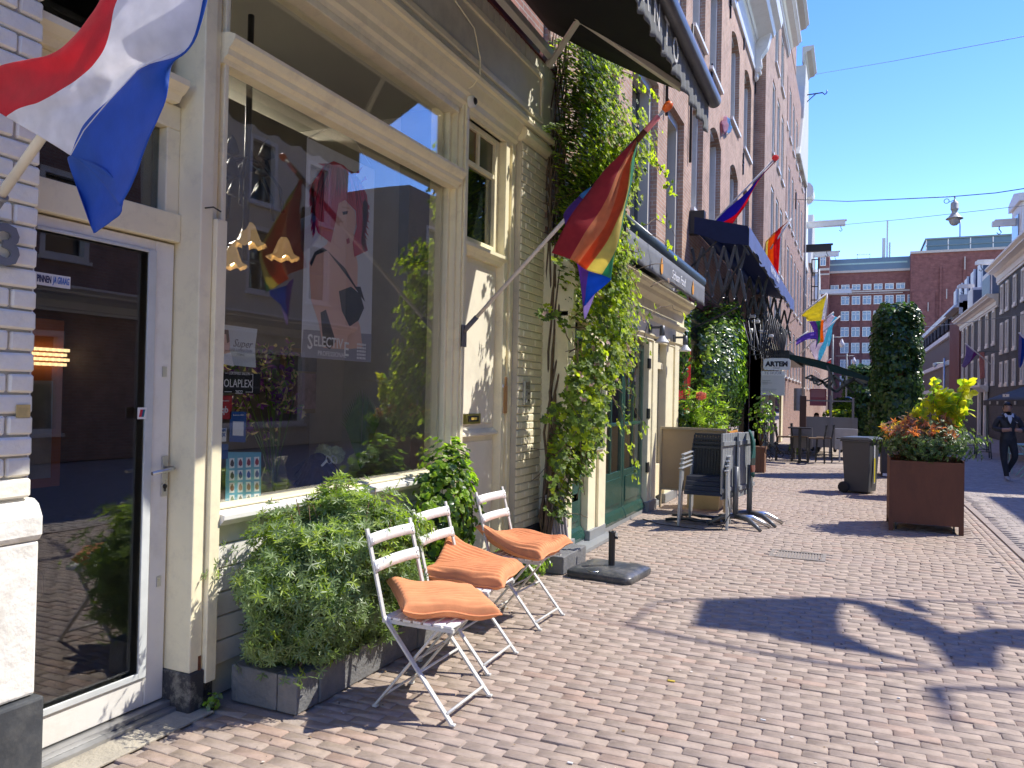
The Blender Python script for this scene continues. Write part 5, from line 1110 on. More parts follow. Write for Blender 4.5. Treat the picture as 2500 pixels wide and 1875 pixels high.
def beam(par, x0, x1, y, z, mat=None, h=.3, lab=None):
    q = MB(); q.box(x0, x1, y - .14, y + .14, z - h / 2, z + h / 2); q.box(x0, x1 + .08, y - .17, y + .17, z + h / 2, z + h / 2 + .06)
    b = q.build("hoist_beam", mat or WHITEP, par); s_ = 1 if x1 > x0 else -1
    q = MB(); hx = x1 - s_ * .25; q.tube([(hx, y, z - h / 2), (hx, y, z - h / 2 - .12), (hx + .08, y, z - h / 2 - .25), (hx, y, z - h / 2 - .33), (hx - .09, y, z - h / 2 - .25)], .022, 6); q.build("hook", DMETAL, b); return b
beam(b5, -2.8, -.62, 50.3, at(2000, 549, 1, 50.3).z); beam(b5, -2.85, -1.3, 47.5, at(1975, 608, 1, 47.5).z, BLK, .35)
q = MB(); zz = at(1990, 700, 1, 48).z; xw = at(1980, 700, 1, 48).x; xw2 = at(1996, 700, 1, 48).x
for a in (xw, xw2): q.box(a, a + .06, 47.95, 48.0, zz - 1.6, zz + 1.6)
for k in range(5): q.box(xw, xw2, 47.96, 47.99, zz - 1.6 + k * .79, zz - 1.54 + k * .79)
q.box((xw + xw2) / 2, (xw + xw2) / 2 + .04, 47.96, 47.99, zz - 1.6, zz + 1.6); q.build("open_shutter_window", BLK, b5)
ops = [(y, y + 1.1, z, z + 1.9) for y in (55, 58, 61) for z in (2.4, 5.2, 8.0)]
b6 = building("gabled_house", "pale stone gabled house beyond the black one, with a hoisting beam", "house", 53, 64, 10.8, -2.9, 1, BR2, ops, rec=.2, win=dict(fw=.1, rail=.5))
q = MB(); q.prism([(55, 10.8), (56, 12), (56.6, 13.6), (57.4, 14.6), (58.6, 14.6), (59.4, 13.6), (60, 12), (61, 10.8)], 0, -3.4, -2.75); q.build("gable", GST, b6, .05); beam(b6, -2.8, -1.1, 58, at(2010, 622, 1, 58).z)
ops = [(y, y + 1.2, z, z + 1.9) for y in (66, 69, 72, 75) for z in (2.2, 5.0, 7.6)]
b7 = building("gabled_house", "farther brick house with a grey bell gable and white hoisting beam at the street end", "house", 64, 78, 9.6, -2.9, 1, BR3, ops, rec=.2, win=dict(fw=.1, rail=.5))
q = MB(); q.prism([(66, 9.6), (67, 11), (67.5, 12), (69, 12.6), (70.5, 12), (71, 11), (72, 9.6)], 0, -3.4, -2.75); q.build("gable", GST, b7, .05); beam(b7, -2.8, -.3, 69, at(2030, 713, 1, 69).z)
building("brick_house", "last low brick house front on the left before the big red department building", "house", 78, 100, 8.4, -2.9, 1, BR2, [(y, y + 1.2, z, z + 1.7) for y in (80, 84, 88, 92, 96) for z in (2.2, 5.2)], rec=.2, win=dict(fw=.1, rail=.5))
# ---------------------------------------------------------------- department building closing the street
FB = brick_mat("far_red_brick", (.25, .105, .09), (.21, .085, .075), (.20, .11, .10), 'y', .5, .16, .9, .2, .012)
fb = thing("office_building", "huge red brick building with rows of white windows and a grey roof closing the street", "building", (2, 116, 0))
q = MB(); q.box(-3.2, 6.3, 110, 130, 0, 18.5); q.build("wall", FB, fb)
q = MB(); q.box(6.3, 30, 108.5, 130, 0, 20.6); q.build("tower_wall", FB, fb)
ROOF = M("grey_green_metal", (.19, .24, .24), .4, .1, .6); CAPM = M("pale_band", (.5, .44, .38), .6)
q = MB(); q.prism([(109.85, 18.75), (110.6, 20.4), (129, 20.4), (129, 18.75)], 0, -3.2, 7.4); q.build("mansard_roof", ROOF, fb)
q = MB(); q.box(-3.2, 6.5, 109.8, 110, 18.45, 18.75); q.box(6.2, 30, 108.3, 108.5, 20.3, 20.6); q.box(-3.2, 6.3, 109.9, 110, 15.85, 16.05); q.build("stone_band", CAPM, fb)
q = MB(); q.box(-3.2, 6.0, 110.2, 110.4, 19.55, 19.75); q.build("gutter", M("pale_green", (.35, .5, .45), .5), fb)
wm0 = None; FG = M("far_window_glass", (.22, .30, .40), .12, .25, .5, spec=.7)
def far_window(x, z, w=1.0, h=1.12, y=110.0):
    q = MB(); q.box(x, x + .07, y - .10, y - .02, z, z + h); q.box(x + w - .07, x + w, y - .10, y - .02, z, z + h); q.box(x + .07, x + w - .07, y - .10, y - .02, z + h - .08, z + h); q.box(x + .07, x + w - .07, y - .10, y - .02, z, z + .08); q.box(x + w / 2 - .04, x + w / 2 + .04, y - .09, y - .02, z + .08, z + h - .08); q.box(x + .07, x + w - .07, y - .09, y - .02, z + h * .66, z + h * .66 + .05)
    f = q.build("window", WHITEP, fb); q = MB(); q.box(x + .05, x + w - .05, y - .06, y - .015, z + .05, z + h - .05); q.build("pane", FG, f)
for r, (za, hh) in enumerate(((16.15, .75), (14.25, 1.12), (12.15, 1.25), (10.05, 1.25), (7.9, 1.35), (5.7, 1.35), (3.5, 1.4))):
    for c in range(7 if r < 2 else 6): far_window(-1.75 + c * 1.30 - (1.3 if r == 0 else 0), za, 1.0, hh)
q = MB()
for c in range(8): q.box(-2.02 + c * 1.30, -1.86 + c * 1.30, 109.85, 110, 3, 14.0)
o = q.build("pilaster", FB, fb)
q = MB(); q.box(-3.2, 5.5, 109.8, 110, 15.6, 15.7); q.build("string_course", CAPM, fb)
q = MB(); q.box(-4.6, -3.2, 108, 116, 0, 21); q.build("corner_tower", FB, fb); q = MB(); q.box(-4.65, -3.15, 107.9, 108, 20.6, 20.9); q.box(-4.65, -3.15, 107.9, 108, 18.6, 18.9); q.box(-4.65, -3.15, 107.9, 108, 18.0, 18.2); q.build("tower_band", CAPM, fb); far_window(-4.3, 19.2, .7, 1.2, 108.0)
# glass penthouse
GRG = M("penthouse_glass", (.10, .15, .17), .1, .1, 1, spec=.8)
q = MB(); q.box(8.0, 30, 109.4, 120, 20.6, 22.1); q.build("penthouse", GRG, fb)
for i in range(9): q = MB(); q.box(8.0 + i * 2.4, 8.12 + i * 2.4, 109.3, 109.4, 20.6, 22.1); q.build("mullion", WHITEP, fb)
q = MB(); q.box(7.9, 30, 109.2, 120, 22.1, 22.3); q.box(8.0, 30, 109.3, 109.4, 21.3, 21.4); q.build("penthouse_roof", ROOF, fb)
q = MB(); q.box(6.5, 9.0, 108.3, 108.5, 2, 15.5); q.box(12, 12.3, 108.3, 108.5, 4, 19.5); q.box(14.5, 14.7, 108.3, 108.5, 4, 18.5); q.box(9.5, 9.7, 108.3, 108.5, 6, 18.5); q.build("brick_relief", FB, fb)
for (x, z, w, h) in ((12.1, 18, .12, 1.6), (10.2, 14.5, .1, 1.2), (8.2, 13, .1, 1.1)): q = MB(); q.box(x, x + w, 108.1, 108.3, z, z + h); q.build("stone_strip", CAPM, fb)
q = MB(); q.box(3.6, 3.8, 112, 112.2, 20, 25.5); q.box(3.1, 3.5, 112, 112.3, 20.2, 23.2); q.box(3.9, 4.1, 112, 112.3, 20.2, 22.6); o = q.build("antenna_mast", M("mast_white", (.55, .55, .53), .5)); tag(o, "white antenna mast on the grey roof of the big brick building", "antenna")
q = MB(); q.tube([(12.0, 112, 22), (12.0, 112, 25.0)], .08, 6); o = q.build("flagpole", DMETAL); tag(o, "thin bare pole on the glass penthouse roof", "pole")
q = MB(); q.box(.1, .2, 112, 112.1, 20.3, 21.3); q.box(1.6, 1.7, 112, 112.1, 20.3, 21.2); q.box(.1, 1.7, 112, 112.1, 21.1, 21.2); o = q.build("roof_railing", METAL); tag(o, "small metal frame standing on the grey roof left of the antenna", "railing")

# ---------------------------------------------------------------- right hand row
DG = brick_mat("charcoal_brick", (.045, .047, .054), (.035, .037, .043), (.05, .05, .055), 'x', .24, .08, .6, .5)
XR = 6.0
def P6(px, py): return at(px, py, 0, XR)
ops = [(y, y + .62, z, z + h) for y in (35.2, 36.9, 38.6, 39.9) for z, h in ((2.5, 1.0), (3.95, 1.3), (5.75, 1.2))]
r1 = building("gabled_house", "charcoal brick house with white windows and cornice at the right edge, behind the black awning", "house", 30, 41.25, 7.15, XR, -1, DG, ops, rec=.14, back=6, win=dict(fw=.10, rail=.5, sh=.12), curtains=False)
cornice(r1, XR, -1, 29, 41.4, 7.1, .75, .55, WHITEP)
q = MB(); q.box(XR - .1, XR + 3, 35.6, 37.6, 7.8, 9.6); q.build("dormer", WHITEP, r1, .03); q = MB(); q.box(XR - .14, XR - .1, 36.0, 37.2, 8.0, 9.2); q.build("dormer_pane", FG, r1); beam(r1, at(2478, 548, 1, 36.6).x, at(2422, 548, 1, 36.6).x, 36.6, at(2450, 546, 1, 36.6).z, WHITEP, .2)
q = MB(); q.prism([(35.4, 9.6), (35.4, 9.9), (36.6, 10.15), (37.8, 9.9), (37.8, 9.6)], 0, XR - .2, XR + 3); q.build("dormer_roof", WHITEP, r1)
ops = [(y, y + .75, z, z + h) for y in (42.2, 44.2, 46.6, 49.2, 51.6, 53.4) for z, h in ((2.6, 1.4), (4.5, 1.6))]
r2 = building("gabled_house", "long charcoal brick house with sloping white cornice and white window frames on the right", "house", 41.3, 54.9, 6.15, XR + .02, -1, DG, ops, rec=.14, back=6, win=dict(fw=.13, rail=.5, sh=.12), curtains=False)
cornice(r2, XR, -1, 41.3, 54.9, 6.1, .6, .5, WHITEP)
q = MB(); q.box(XR - .05, XR + 3, 43.0, 46.0, 6.7, 8.15); q.build("dormer", WHITEP, r2, .02); q = MB(); q.box(XR - .08, XR - .05, 43.2, 45.8, 6.9, 7.9); q.box(XR - .02, XR + 2.6, 42.97, 43.0, 6.75, 8.0); q.build("dormer_pane", M("blue_slate", (.06, .085, .14), .35, .2, 3), r2); beam(r2, at(2425, 642, 1, 44.2).x, at(2381, 642, 1, 44.2).x, 44.2, at(2400, 642, 1, 44.2).z, WHITEP, .16)
q = MB(); q.box(XR - .05, XR + 2, 49.5, 51.5, 6.7, 8.1); q.build("dormer", WHITEP, r2, .02); beam(r2, at(2378, 700, 1, 50.2).x, at(2337, 700, 1, 50.2).x, 50.2, at(2360, 700, 1, 50.2).z, WHITEP, .14); q = MB(); q.box(XR - .02, XR + 1.6, 49.46, 49.5, 6.75, 7.95); q.build("dormer_pane", MATS["blue_slate"], r2)
q = MB(); q.prism([(XR + .3, 6.7), (XR + 3.0, 10.2), (XR + 6, 10.2), (XR + 6, 6.7)], 1, 46.2, 54.8); q.build("roof", MATS["blue_slate"], r2)
q = MB(); q.prism([(XR + .5, 7), (XR + 3.2, 11.2), (XR + 6.2, 11.2), (XR + 6.2, 7)], 1, 44.8, 46.1); q.build("brick_gable", brick_mat("gable_brick", (.28, .12, .1), (.22, .09, .08), (.2, .14, .12), 'y'), r2)
q = MB(); q.bar((XR + .5, 44.7, 7.05), (XR + 3.2, 44.7, 11.25), .15, .16); q.bar((XR + 3.2, 44.7, 11.3), (XR + 6.2, 44.7, 11.3), .15, .16); q.build("gable_coping", WHITEP, r2)
# street door surround of r2
q = MB(); q.box(XR - .15, XR, 44.0, 44.35, 0, 2.2); q.box(XR - .15, XR, 46.0, 46.35, 0, 2.2); q.prism([(XR - .4, 2.45), (XR - .12, 2.2), (XR, 2.2), (XR, 2.5), (XR - .4, 2.55)], 1, 43.8, 46.6); q.build("door_surround", WHITEP, r2, .02)
# red striped and brown banded modern building
BRN = M("brown_cladding", (.09, .06, .055), .6, .15, 3, aniso=(1, 8, .4)); REDC = M("red_cladding", (.22, .085, .075), .6, .15, 3)
r3 = thing("modern_building", "brown modern building with white horizontal bands and red vertical strips in the right row", "building", (9, 70, 0))
q = MB(); q.box(XR + .1, XR + 9, 55, 86, 0, 8.0); q.build("wall", BRN, r3)
for (z, h) in ((7.75, .35), (6.25, .3), (4.3, .3), (2.4, .3)): q = MB(); q.box(XR - .1, XR + .1, 60.8 if z < 7 else 58, 86.1, z, z + h); q.build("white_band", WHITEP, r3)
for i in range(9): q = MB(); q.box(XR - .06, XR + .1, 55.2 + i * .62, 55.5 + i * .62, .5, 7.2); q.build("red_strip", REDC, r3)
for i in range(5): q = MB(); q.box(XR - .02, XR + .09, 55.6 + i * 1.24, 55.85 + i * 1.24, 2.0, 6.8); q.build("white_strip", WHITEP, r3)
for i in range(8): q = MB(); q.box(XR - .08, XR + .08, 61.5 + i * 2.9, 63.3 + i * 2.9, 6.75, 7.5); q.build("dark_window", ROOM, r3)
q = MB(); q.prism([(XR - .4, 7.6), (XR - .2, 7.9), (XR + .1, 7.9), (XR + .1, 7.6)], 1, 55, 61); q.box(XR - .1, XR + 6, 55, 55.1, 7.2, 8.4); q.build("grey_parapet", M("light_grey_metal", (.45, .46, .46), .4), r3)
r4 = thing("modern_building", "set back grey roof volumes with white dormer windows above the brown banded building", "building", (14, 66, 0))
q = MB(); q.prism([(XR + 1.5, 8), (XR + 3.4, 12.2), (XR + 9, 12.2), (XR + 9, 8)], 1, 58, 80); q.build("roof", MATS["blue_slate"], r4)
for i in range(5):
    q = MB(); q.box(XR + 1.6, XR + 4, 58.6 + i * 3.4, 60.2 + i * 3.4, 8.8, 11.0); w_ = q.build("dormer", MATS["blue_slate"], r4, .02); q = MB(); q.box(XR + 1.5, XR + 1.6, 58.7 + i * 3.4, 60.1 + i * 3.4, 9.0, 10.9); q.box(XR + 1.5, XR + 1.62, 58.55 + i * 3.4, 58.7 + i * 3.4, 8.8, 11.0); q.build("white_frame", WHITEP, w_)
# roof garden shrub
leafy("roof_shrub", "dark shrub growing on the roof terrace in front of the glass penthouse", "shrub", (9.3, 50, 11.4), (9.3, 50, 12.0), (1.0, 1.2, 1.3), 500, .2, [L4, L5, L6], 3, OVAL, .2, 31, 2, .15, nstem=5)
# houses opposite the salon (seen in the window reflection; set back from the frame)
CRM = M("cream_plaster", (.66, .60, .47), .7, .1, 2)
for k, (ya, yb, mt, lab) in enumerate(((-12, -3.5, BR2, "brown brick house opposite, behind the camera"), (-3.5, 4.5, CRM, "cream plastered house opposite the glass door"), (4.5, 12.5, BR3, "purple brick house with white shop cornice opposite the shop window"), (12.5, 20, CRM, "cream house opposite the vine"))):
    o_ = [(y, y + 1.1, z, z + 1.8) for y in (ya + .8, ya + 3.2, ya + 5.6) if y + 1.1 < yb for z in (4.2, 6.6)] + [(ya + .6, yb - 1.8, .6, 2.7)]
    bb_ = building("opposite_house", lab, "house", ya, yb, 9.2, 8.6, -1, mt, o_, rec=.2, back=5, win=dict(fw=.12, rail=.5))
    cornice(bb_, 8.6, -1, ya, yb, 3.1, .5, .5, WHITEP, "shop_cornice"); cornice(bb_, 8.6, -1, ya, yb, 8.7, .5, .5, WHITEP); q = MB(); q.prism([(8.6, 9.2), (13.4, 16.4), (15, 16.4), (15, 9.2)], 1, ya, yb); q.build("roof", M("roof_tiles", (.12, .085, .07), .7, .3, 6), bb_)
building("opposite_house", "grey plastered house carrying the black awning on the right, beside the walking man", "house", 20, 30, 7.9, 6.3, -1, M("warm_grey_plaster", (.30, .28, .25), .8, .1, 2), [(y, y + 1.0, z, z + 1.5) for y in (21, 23.5, 26, 28.4) for z in (3.0, 5.4)], rec=.15, back=5, win=dict(fw=.09, rail=.5))
# ---------------------------------------------------------------- climbing vine
vr = np.random.RandomState(42)
VL = leaf_mat("vine_leaf", (.19, .27, .055), .5, .6); VD = leaf_mat("vine_dark_leaf", (.09, .14, .04), .35, .6); VY = leaf_mat("vine_yellow_leaf", (.42, .48, .05), .6, .55); VP = leaf_mat("vine_blossom", (.42, .28, .26), .4, .6)
VST = M("vine_bark", (.15, .105, .07), .9, .35, 18, .8, 50)
vine = thing("climbing_vine", "tall climbing vine with twisted trunk and masses of small green leaves beside the brick pier", "vine", (-2.62, 7.3, 0))
org = np.array([-2.62, 7.3, 0.])
# trunk strands, from the ground at the pier up the corner
q = MB()
for i in range(16):
    a = i * .39; pts = []
    for k in range(14):
        t = k / 13; z = t * 5.3; r = .05 + .05 * t
        pts.append((-2.74 + .8 * r * math.cos(a + t * 7) + .02 * vr.normal() - .08 * t, 7.05 + .28 * min(1, t * 3) + r * 1.5 * math.sin(a + t * 7) + .03 * vr.normal(), z))
    q.tube(pts, [.014 - .008 * k / 13 for k in range(14)], 6)
q.build("trunk", VST, vine)
q = MB()
def blob(cx, cy, cz, rx, ry, rz, n, inner=.2):
    d = rdir(vr, n); rr = vr.uniform(inner, 1.0, n) ** .5; b = 1 + .2 * np.sin(d[:, 1] * 5 + cz * 3) * np.cos(d[:, 2] * 6 + cy * 2)
    return np.array([cx, cy, cz]) + d * np.array([rx, ry, rz]) * (rr * b)[:, None]
parts = [blob(-2.50, 7.55, 4.15, .38, .62, .75, 2800), blob(-2.55, 7.45, 4.9, .35, .55, .5, 1300), blob(-2.50, 7.35, 3.35, .32, .42, .6, 1500), blob(-2.45, 7.45, 2.75, .33, .42, .5, 620),
         blob(-2.28, 8.0, 2.5, .28, .60, .48, 950), blob(-2.30, 8.0, 3.05, .25, .55, .40, 600), blob(-2.4, 7.6, 1.95, .26, .42, .40, 480), blob(-2.45, 7.3, 1.55, .22, .28, .45, 380), blob(-2.50, 7.1, 1.05, .24, .26, .36, 380), blob(-2.40, 7.3, 1.2, .2, .3, .3, 260), blob(-2.3, 8.5, 2.1, .2, .4, .3, 300),
         blob(-2.62, 7.12, .55, .12, .14, .25, 70), blob(-2.45, 8.3, 4.1, .3, .5, .6, 560), blob(-2.35, 8.7, 4.6, .25, .45, .35, 220)]
for i_ in (4, 5, 6, 7, 10, 12, 13): parts[i_] = np.array([0, 0, 1.6]) + (parts[i_] - np.array([0, 0, 1.6])) * .88
P = np.concatenate(parts)
# free shoots
sh_ends = [((-2.5, 6.95, 1.25), (-2.45, 6.25, 1.42)), ((-2.5, 6.95, 1.15), (-2.4, 6.35, 1.0)), ((-2.5, 7.0, 2.1), (-2.55, 6.3, 2.3)), ((-2.4, 7.1, 2.9), (-2.5, 6.55, 2.8)), ((-1.95, 7.7, 2.4), (-1.72, 8.5, 2.5)), ((-1.95, 7.8, 2.75), (-1.7, 8.8, 2.7)), ((-2.0, 7.7, 3.35), (-1.85, 8.6, 3.4)), ((-2.2, 8.2, 4.3), (-2.0, 9.0, 4.0)), ((-2.0, 7.2, 1.7), (-1.95, 7.6, 1.25)), ((-2.05, 6.9, 1.6), (-1.9, 7.2, .85)), ((-2.4, 7.6, 5), (-2.1, 8.5, 4.9)), ((-2.62, 7.1, 3.9), (-2.65, 6.7, 4.15)), ((-2.3, 8.2, 3.4), (-2.0, 9.1, 3.3)), ((-2.4, 7.0, 1.0), (-2.5, 6.5, .75)), ((-2.45, 7.2, .95), (-2.55, 6.72, .5))]
for (a, b) in sh_ends:
    a, b = np.array(a), np.array(b); pts = []; n = 9
    for k in range(n):
        t = k / (n - 1); pts.append(a + (b - a) * t + np.array([0, 0, .12 * math.sin(math.pi * t)]) + vr.normal(size=3) * .012)
    q.tube([tuple(p) for p in pts], [.006 - .004 * k / (n - 1) for k in range(n)], 5)
    L_ = [pts[k] + vr.normal(size=3) * .03 for k in range(2, n) for _ in range(4)]; P = np.concatenate([P, np.array(L_)])
for i in range(60):
    a = parts[vr.randint(0, 12)]; p0 = a[vr.randint(len(a))]; d = rdir(vr, 1)[0]; d[0] = abs(d[0]) * .7; pts = [tuple(p0 + d * s + np.array([0, 0, .08 * math.sin(s * 5)])) for s in np.linspace(-.3, .3, 6)]
    q.tube(pts, .0035, 4)
for i in range(14):
    z0 = 3.3 if i < 6 else 2.2; pts = []
    p0 = np.array([-2.62, 7.3, z0 + vr.uniform(-.5, 1)]); p1 = p0 + np.array([.25, vr.uniform(.3, 1.3), vr.uniform(-.2, .6)])
    for k in range(6): pts.append(tuple(p0 + (p1 - p0) * k / 5 + vr.normal(size=3) * .03))
    q.tube(pts, .008, 5)
q.build("branch", VST, vine)
P = P[(P[:, 0] > -2.86) | (P[:, 1] < 7.2) & (P[:, 0] > -2.82)]
P = P[~((P[:, 1] < 6.6) & (P[:, 2] > 3.2))]
rat = P[:, 1] / -P[:, 0]; P = P[~((rat > 3.62 + vr.normal(size=len(P)) * .12) & (P[:, 2] < 3.5) & (P[:, 2] > 1.4) & (vr.rand(len(P)) < .93))]
P = P[~((P[:, 2] < 2.2) & (P[:, 1] > 8.35) & (P[:, 0] < -2.5))]
cn = np.stack([np.full(len(P), -2.7), np.clip(P[:, 1], 6.9, 7.8), P[:, 2] - .1], 1); out = P - cn + np.array([.15, -.1, .25])
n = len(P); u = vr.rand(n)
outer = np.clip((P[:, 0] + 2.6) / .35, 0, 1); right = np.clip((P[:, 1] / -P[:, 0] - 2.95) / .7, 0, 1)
pY = .18 + .50 * right * (.35 + .65 * outer) + .12 * (P[:, 2] > 3.4) * right; mi = np.where(u < pY, 2, np.where(u < pY + .42 - .2 * outer, 1, 0))  # yellow leaves crowd the right side: backlit glow put into leaf colour
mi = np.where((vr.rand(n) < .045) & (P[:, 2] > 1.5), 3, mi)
score = outer * 1.0 - P[:, 1] * .25 + vr.normal(size=n) * .25; idx = np.argsort(-score); single, rest = idx[:230], idx[230:]
VM = []
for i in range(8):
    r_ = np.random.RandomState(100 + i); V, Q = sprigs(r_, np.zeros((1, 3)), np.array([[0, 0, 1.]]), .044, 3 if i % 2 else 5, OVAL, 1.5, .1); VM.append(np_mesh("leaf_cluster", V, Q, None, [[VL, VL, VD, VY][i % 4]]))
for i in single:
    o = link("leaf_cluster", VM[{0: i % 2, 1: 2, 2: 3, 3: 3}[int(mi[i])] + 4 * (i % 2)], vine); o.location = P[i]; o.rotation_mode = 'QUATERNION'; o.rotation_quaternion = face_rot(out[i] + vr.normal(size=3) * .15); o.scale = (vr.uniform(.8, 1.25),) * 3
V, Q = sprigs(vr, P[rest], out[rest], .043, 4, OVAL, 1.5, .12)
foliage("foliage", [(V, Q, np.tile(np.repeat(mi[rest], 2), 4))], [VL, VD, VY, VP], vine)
# bluish weathered stump boards behind the trunk foot
q = MB()
for i in range(6): q.bar((-2.68 + .02 * i, 7.12 + .03 * i, 0), (-2.74 + .02 * i, 7.05 + .03 * i, .62 + .03 * (i % 3)), .03, .03)
q.build("old_stem", M("grey_old_wood", (.34, .31, .33), .9, .3, 15, .8, 40, aniso=(1, 1, .1)), vine)
q = MB(); q.box(-2.55, -2.34, 6.47, 7.1, 0, .16); o = q.build("kerb_stone", [BLUESTONE], None, .01); tag(o, "dark square stone step block at the vine's foot left of the parasol base", "stone block")

# ---------------------------------------------------------------- parasol base
pb = thing("parasol_base", "black concrete parasol foot with a short steel tube, standing on the bricks by the vine", "parasol base", (-1.98, 6.68, 0), math.radians(-6), wc=False)
PBM = M("black_cast_base", (.06, .065, .072), .35, .3, 8, .25, 40, stain=(.28, .25, .2), stain_amt=.5, stain_s=4)
def rrect(hx, hy, r, n=5):
    out = []
    for (cx, cy, a0) in ((hx - r, hy - r, 0), (-hx + r, hy - r, 90), (-hx + r, -hy + r, 180), (hx - r, -hy + r, 270)):
        for k in range(n + 1): a = math.radians(a0 + 90 * k / n); out.append((cx + r * math.cos(a), cy + r * math.sin(a)))
    return out
q = MB(); lv = [(.30, .28, .0), (.305, .285, .02), (.305, .285, .05), (.295, .275, .062), (.24, .22, .085), (.16, .14, .092)]
vs = []
for hx, hy, z in lv: vs += [(x, y, z) for x, y in rrect(hx, hy, .06)]
k = 24; q.add(vs, [(i * k + j, i * k + (j + 1) % k, (i + 1) * k + (j + 1) % k, (i + 1) * k + j) for i in range(len(lv) - 1) for j in range(k)], 0, True); q.add([(x, y, .092) for x, y in rrect(.16, .14, .06)], [tuple(range(k))]); q.build("foot", PBM, pb)
q = MB(); q.tube([(.02, 0, .09), (.02, 0, .385)], .027, 16); q.lathe([(.029, .09), (.03, .375), (.033, .38), (.033, .395), (.022, .395), (.02, .3)], (.02, 0, 0), 16); q.build("tube", M("black_tube", (.03, .03, .032), .35), pb)
q = MB(); q.tube([(.045, 0, .34), (.075, 0, .34)], .012, 8); q.build("knob", BLK, pb)
q = MB(); q.tube([(-.12, -.235, .074), (-.06, -.262, .07), (0, -.235, .074)], .005, 6); q.build("handle", METAL, pb)

# ---------------------------------------------------------------- flags
def cr(P, s):
    """Catmull-Rom through rows of P (n,k,3), s subdivisions"""
    P = np.asarray(P, float); n = len(P); out = []
    for i in range(n - 1):
        p0, p1, p2, p3 = P[max(i - 1, 0)], P[i], P[i + 1], P[min(i + 2, n - 1)]
        for k in range(s):
            t = k / s; out.append(.5 * ((2 * p1) + (-p0 + p2) * t + (2 * p0 - 5 * p1 + 4 * p2 - p3) * t * t + (-p0 + 3 * p1 - 3 * p2 + p3) * t ** 3))
    out.append(P[-1]); return np.array(out)
def cloth(name, rows, y, mats, parent, sv=8, su=8, fold=.015, seed=1, stripe=None, ax=1, hem=None):
    """rows of control points (photo x, photo y, distance offset) on the plane y (or x) = given; columns are stripe borders"""
    P = np.array([[tuple(at(c[0], c[1], ax, y + (c[2] if len(c) > 2 else 0))) for c in r] for r in rows])
    P = cr(P, sv); P = np.swapaxes(cr(np.swapaxes(P, 0, 1), su), 0, 1)
    r_ = np.random.RandomState(seed); a, b, c, d = r_.uniform(0, 6, 4)
    vv = np.linspace(0, 1, P.shape[0])[:, None]; uu = np.linspace(0, 1, P.shape[1])[None]
    f = fold * (np.sin(uu * 9 + a + vv * 2) * np.cos(vv * 4 + b) + .6 * np.sin(uu * 17 + vv * 6 + c) + .35 * np.sin(vv * 19 + uu * 5 + d)); P[:, :, ax] += f + fold * .10 * (np.sin(uu * 43 + vv * 31 + b) * np.sin(vv * 37 - uu * 13 + c))
    ns = len(rows[0]) - 1; stripe = stripe or list(range(ns))
    q = MB(); q.sheet([[tuple(p) for p in r] for r in P], lambda i, j: stripe[min(j // su, ns - 1)])
    o = q.build(name, mats, parent, fix=False); m_ = o.modifiers.new("thick", 'SOLIDIFY'); m_.thickness = .002; m_.offset = 0
    return o
RED = cloth_mat("flag_red", (.66, .014, .04), .45, .6); WHT_ = cloth_mat("flag_white", (.84, .84, .88), .5, .6); BLU = cloth_mat("flag_blue", (.015, .10, .50), .4, .6)
yF = 1.75; yC = 1.69
df = thing("flag", "large red white and blue flag on a white pole at the white brick pier", "flag", (-2.9, yF, 2.2))
cloth("cloth", [[(250, -60, 0), (335, -75, 0), (510, -70, 0), (470, -60, .10)],
                [(215, 35, 0), (292, 0, -.01), (487, 0, .0), (462, 10, .09)],
                [(140, 120, -.01), (262, 110, -.02), (440, 120, 0), (425, 150, .05)],
                [(62, 146, -.01), (205, 190, .01), (338, 168, .0), (405, 235, -.005)],
                [(2, 165, .0), (112, 243, .0), (262, 250, .015), (368, 335, -.01)],
                [(-30, 190, .0), (55, 264, .01), (205, 318, .02), (330, 430, .0)],
                [(-60, 232, .0), (12, 284, .02), (172, 379, .03), (298, 505, .02)]], yC, [RED, WHT_, BLU], df, 8, 14, .010, 5)
cloth("cloth", [[(172, 379, .032), (255, 412, .03), (298, 470, .03), (298, 506, .024)], [(165, 392, .05), (215, 440, .07), (262, 500, .07), (296, 522, .04)], [(185, 450, .06), (208, 498, .075), (240, 530, .07), (272, 540, .05)], [(228, 568, .06), (230, 569, .06), (234, 567, .06), (240, 562, .055)]], yC, [BLU], df, 6, 6, .002, 6, [0, 0, 0])
q = MB(); p0 = at(0, 480, 1, yF); p1 = at(95, 345, 1, yF); d = (p1 - p0).normalized(); q.tube([p0 - d * .02, p0 + d * 2.1], .017, 12); q.build("pole", M("white_pole", (.75, .7, .58), .35), df)
q = MB(); q.tube([p0 - d * .17, p0 + d * .0], .022, 12); q.tube([p0 - d * .005, p0 + d * .01], .026, 12); q.box(-2.95, -2.93, yF - .03, yF + .03, 1.95, 2.2); q.bar((-2.94, yF, 2.12), tuple(p0 - d * .14), .03, .03); q.build("holder", M("galvanised", (.3, .31, .33), .5, .2, 20, metal=.5), df)
# seams
q = MB()
for l in ([(172, 379), (205, 318), (262, 250), (338, 168), (440, 119)],): q.tube([at(a, b, 1, yC - .006) for a, b in l], .0018, 5)
q.build("seam", WHT_, df)

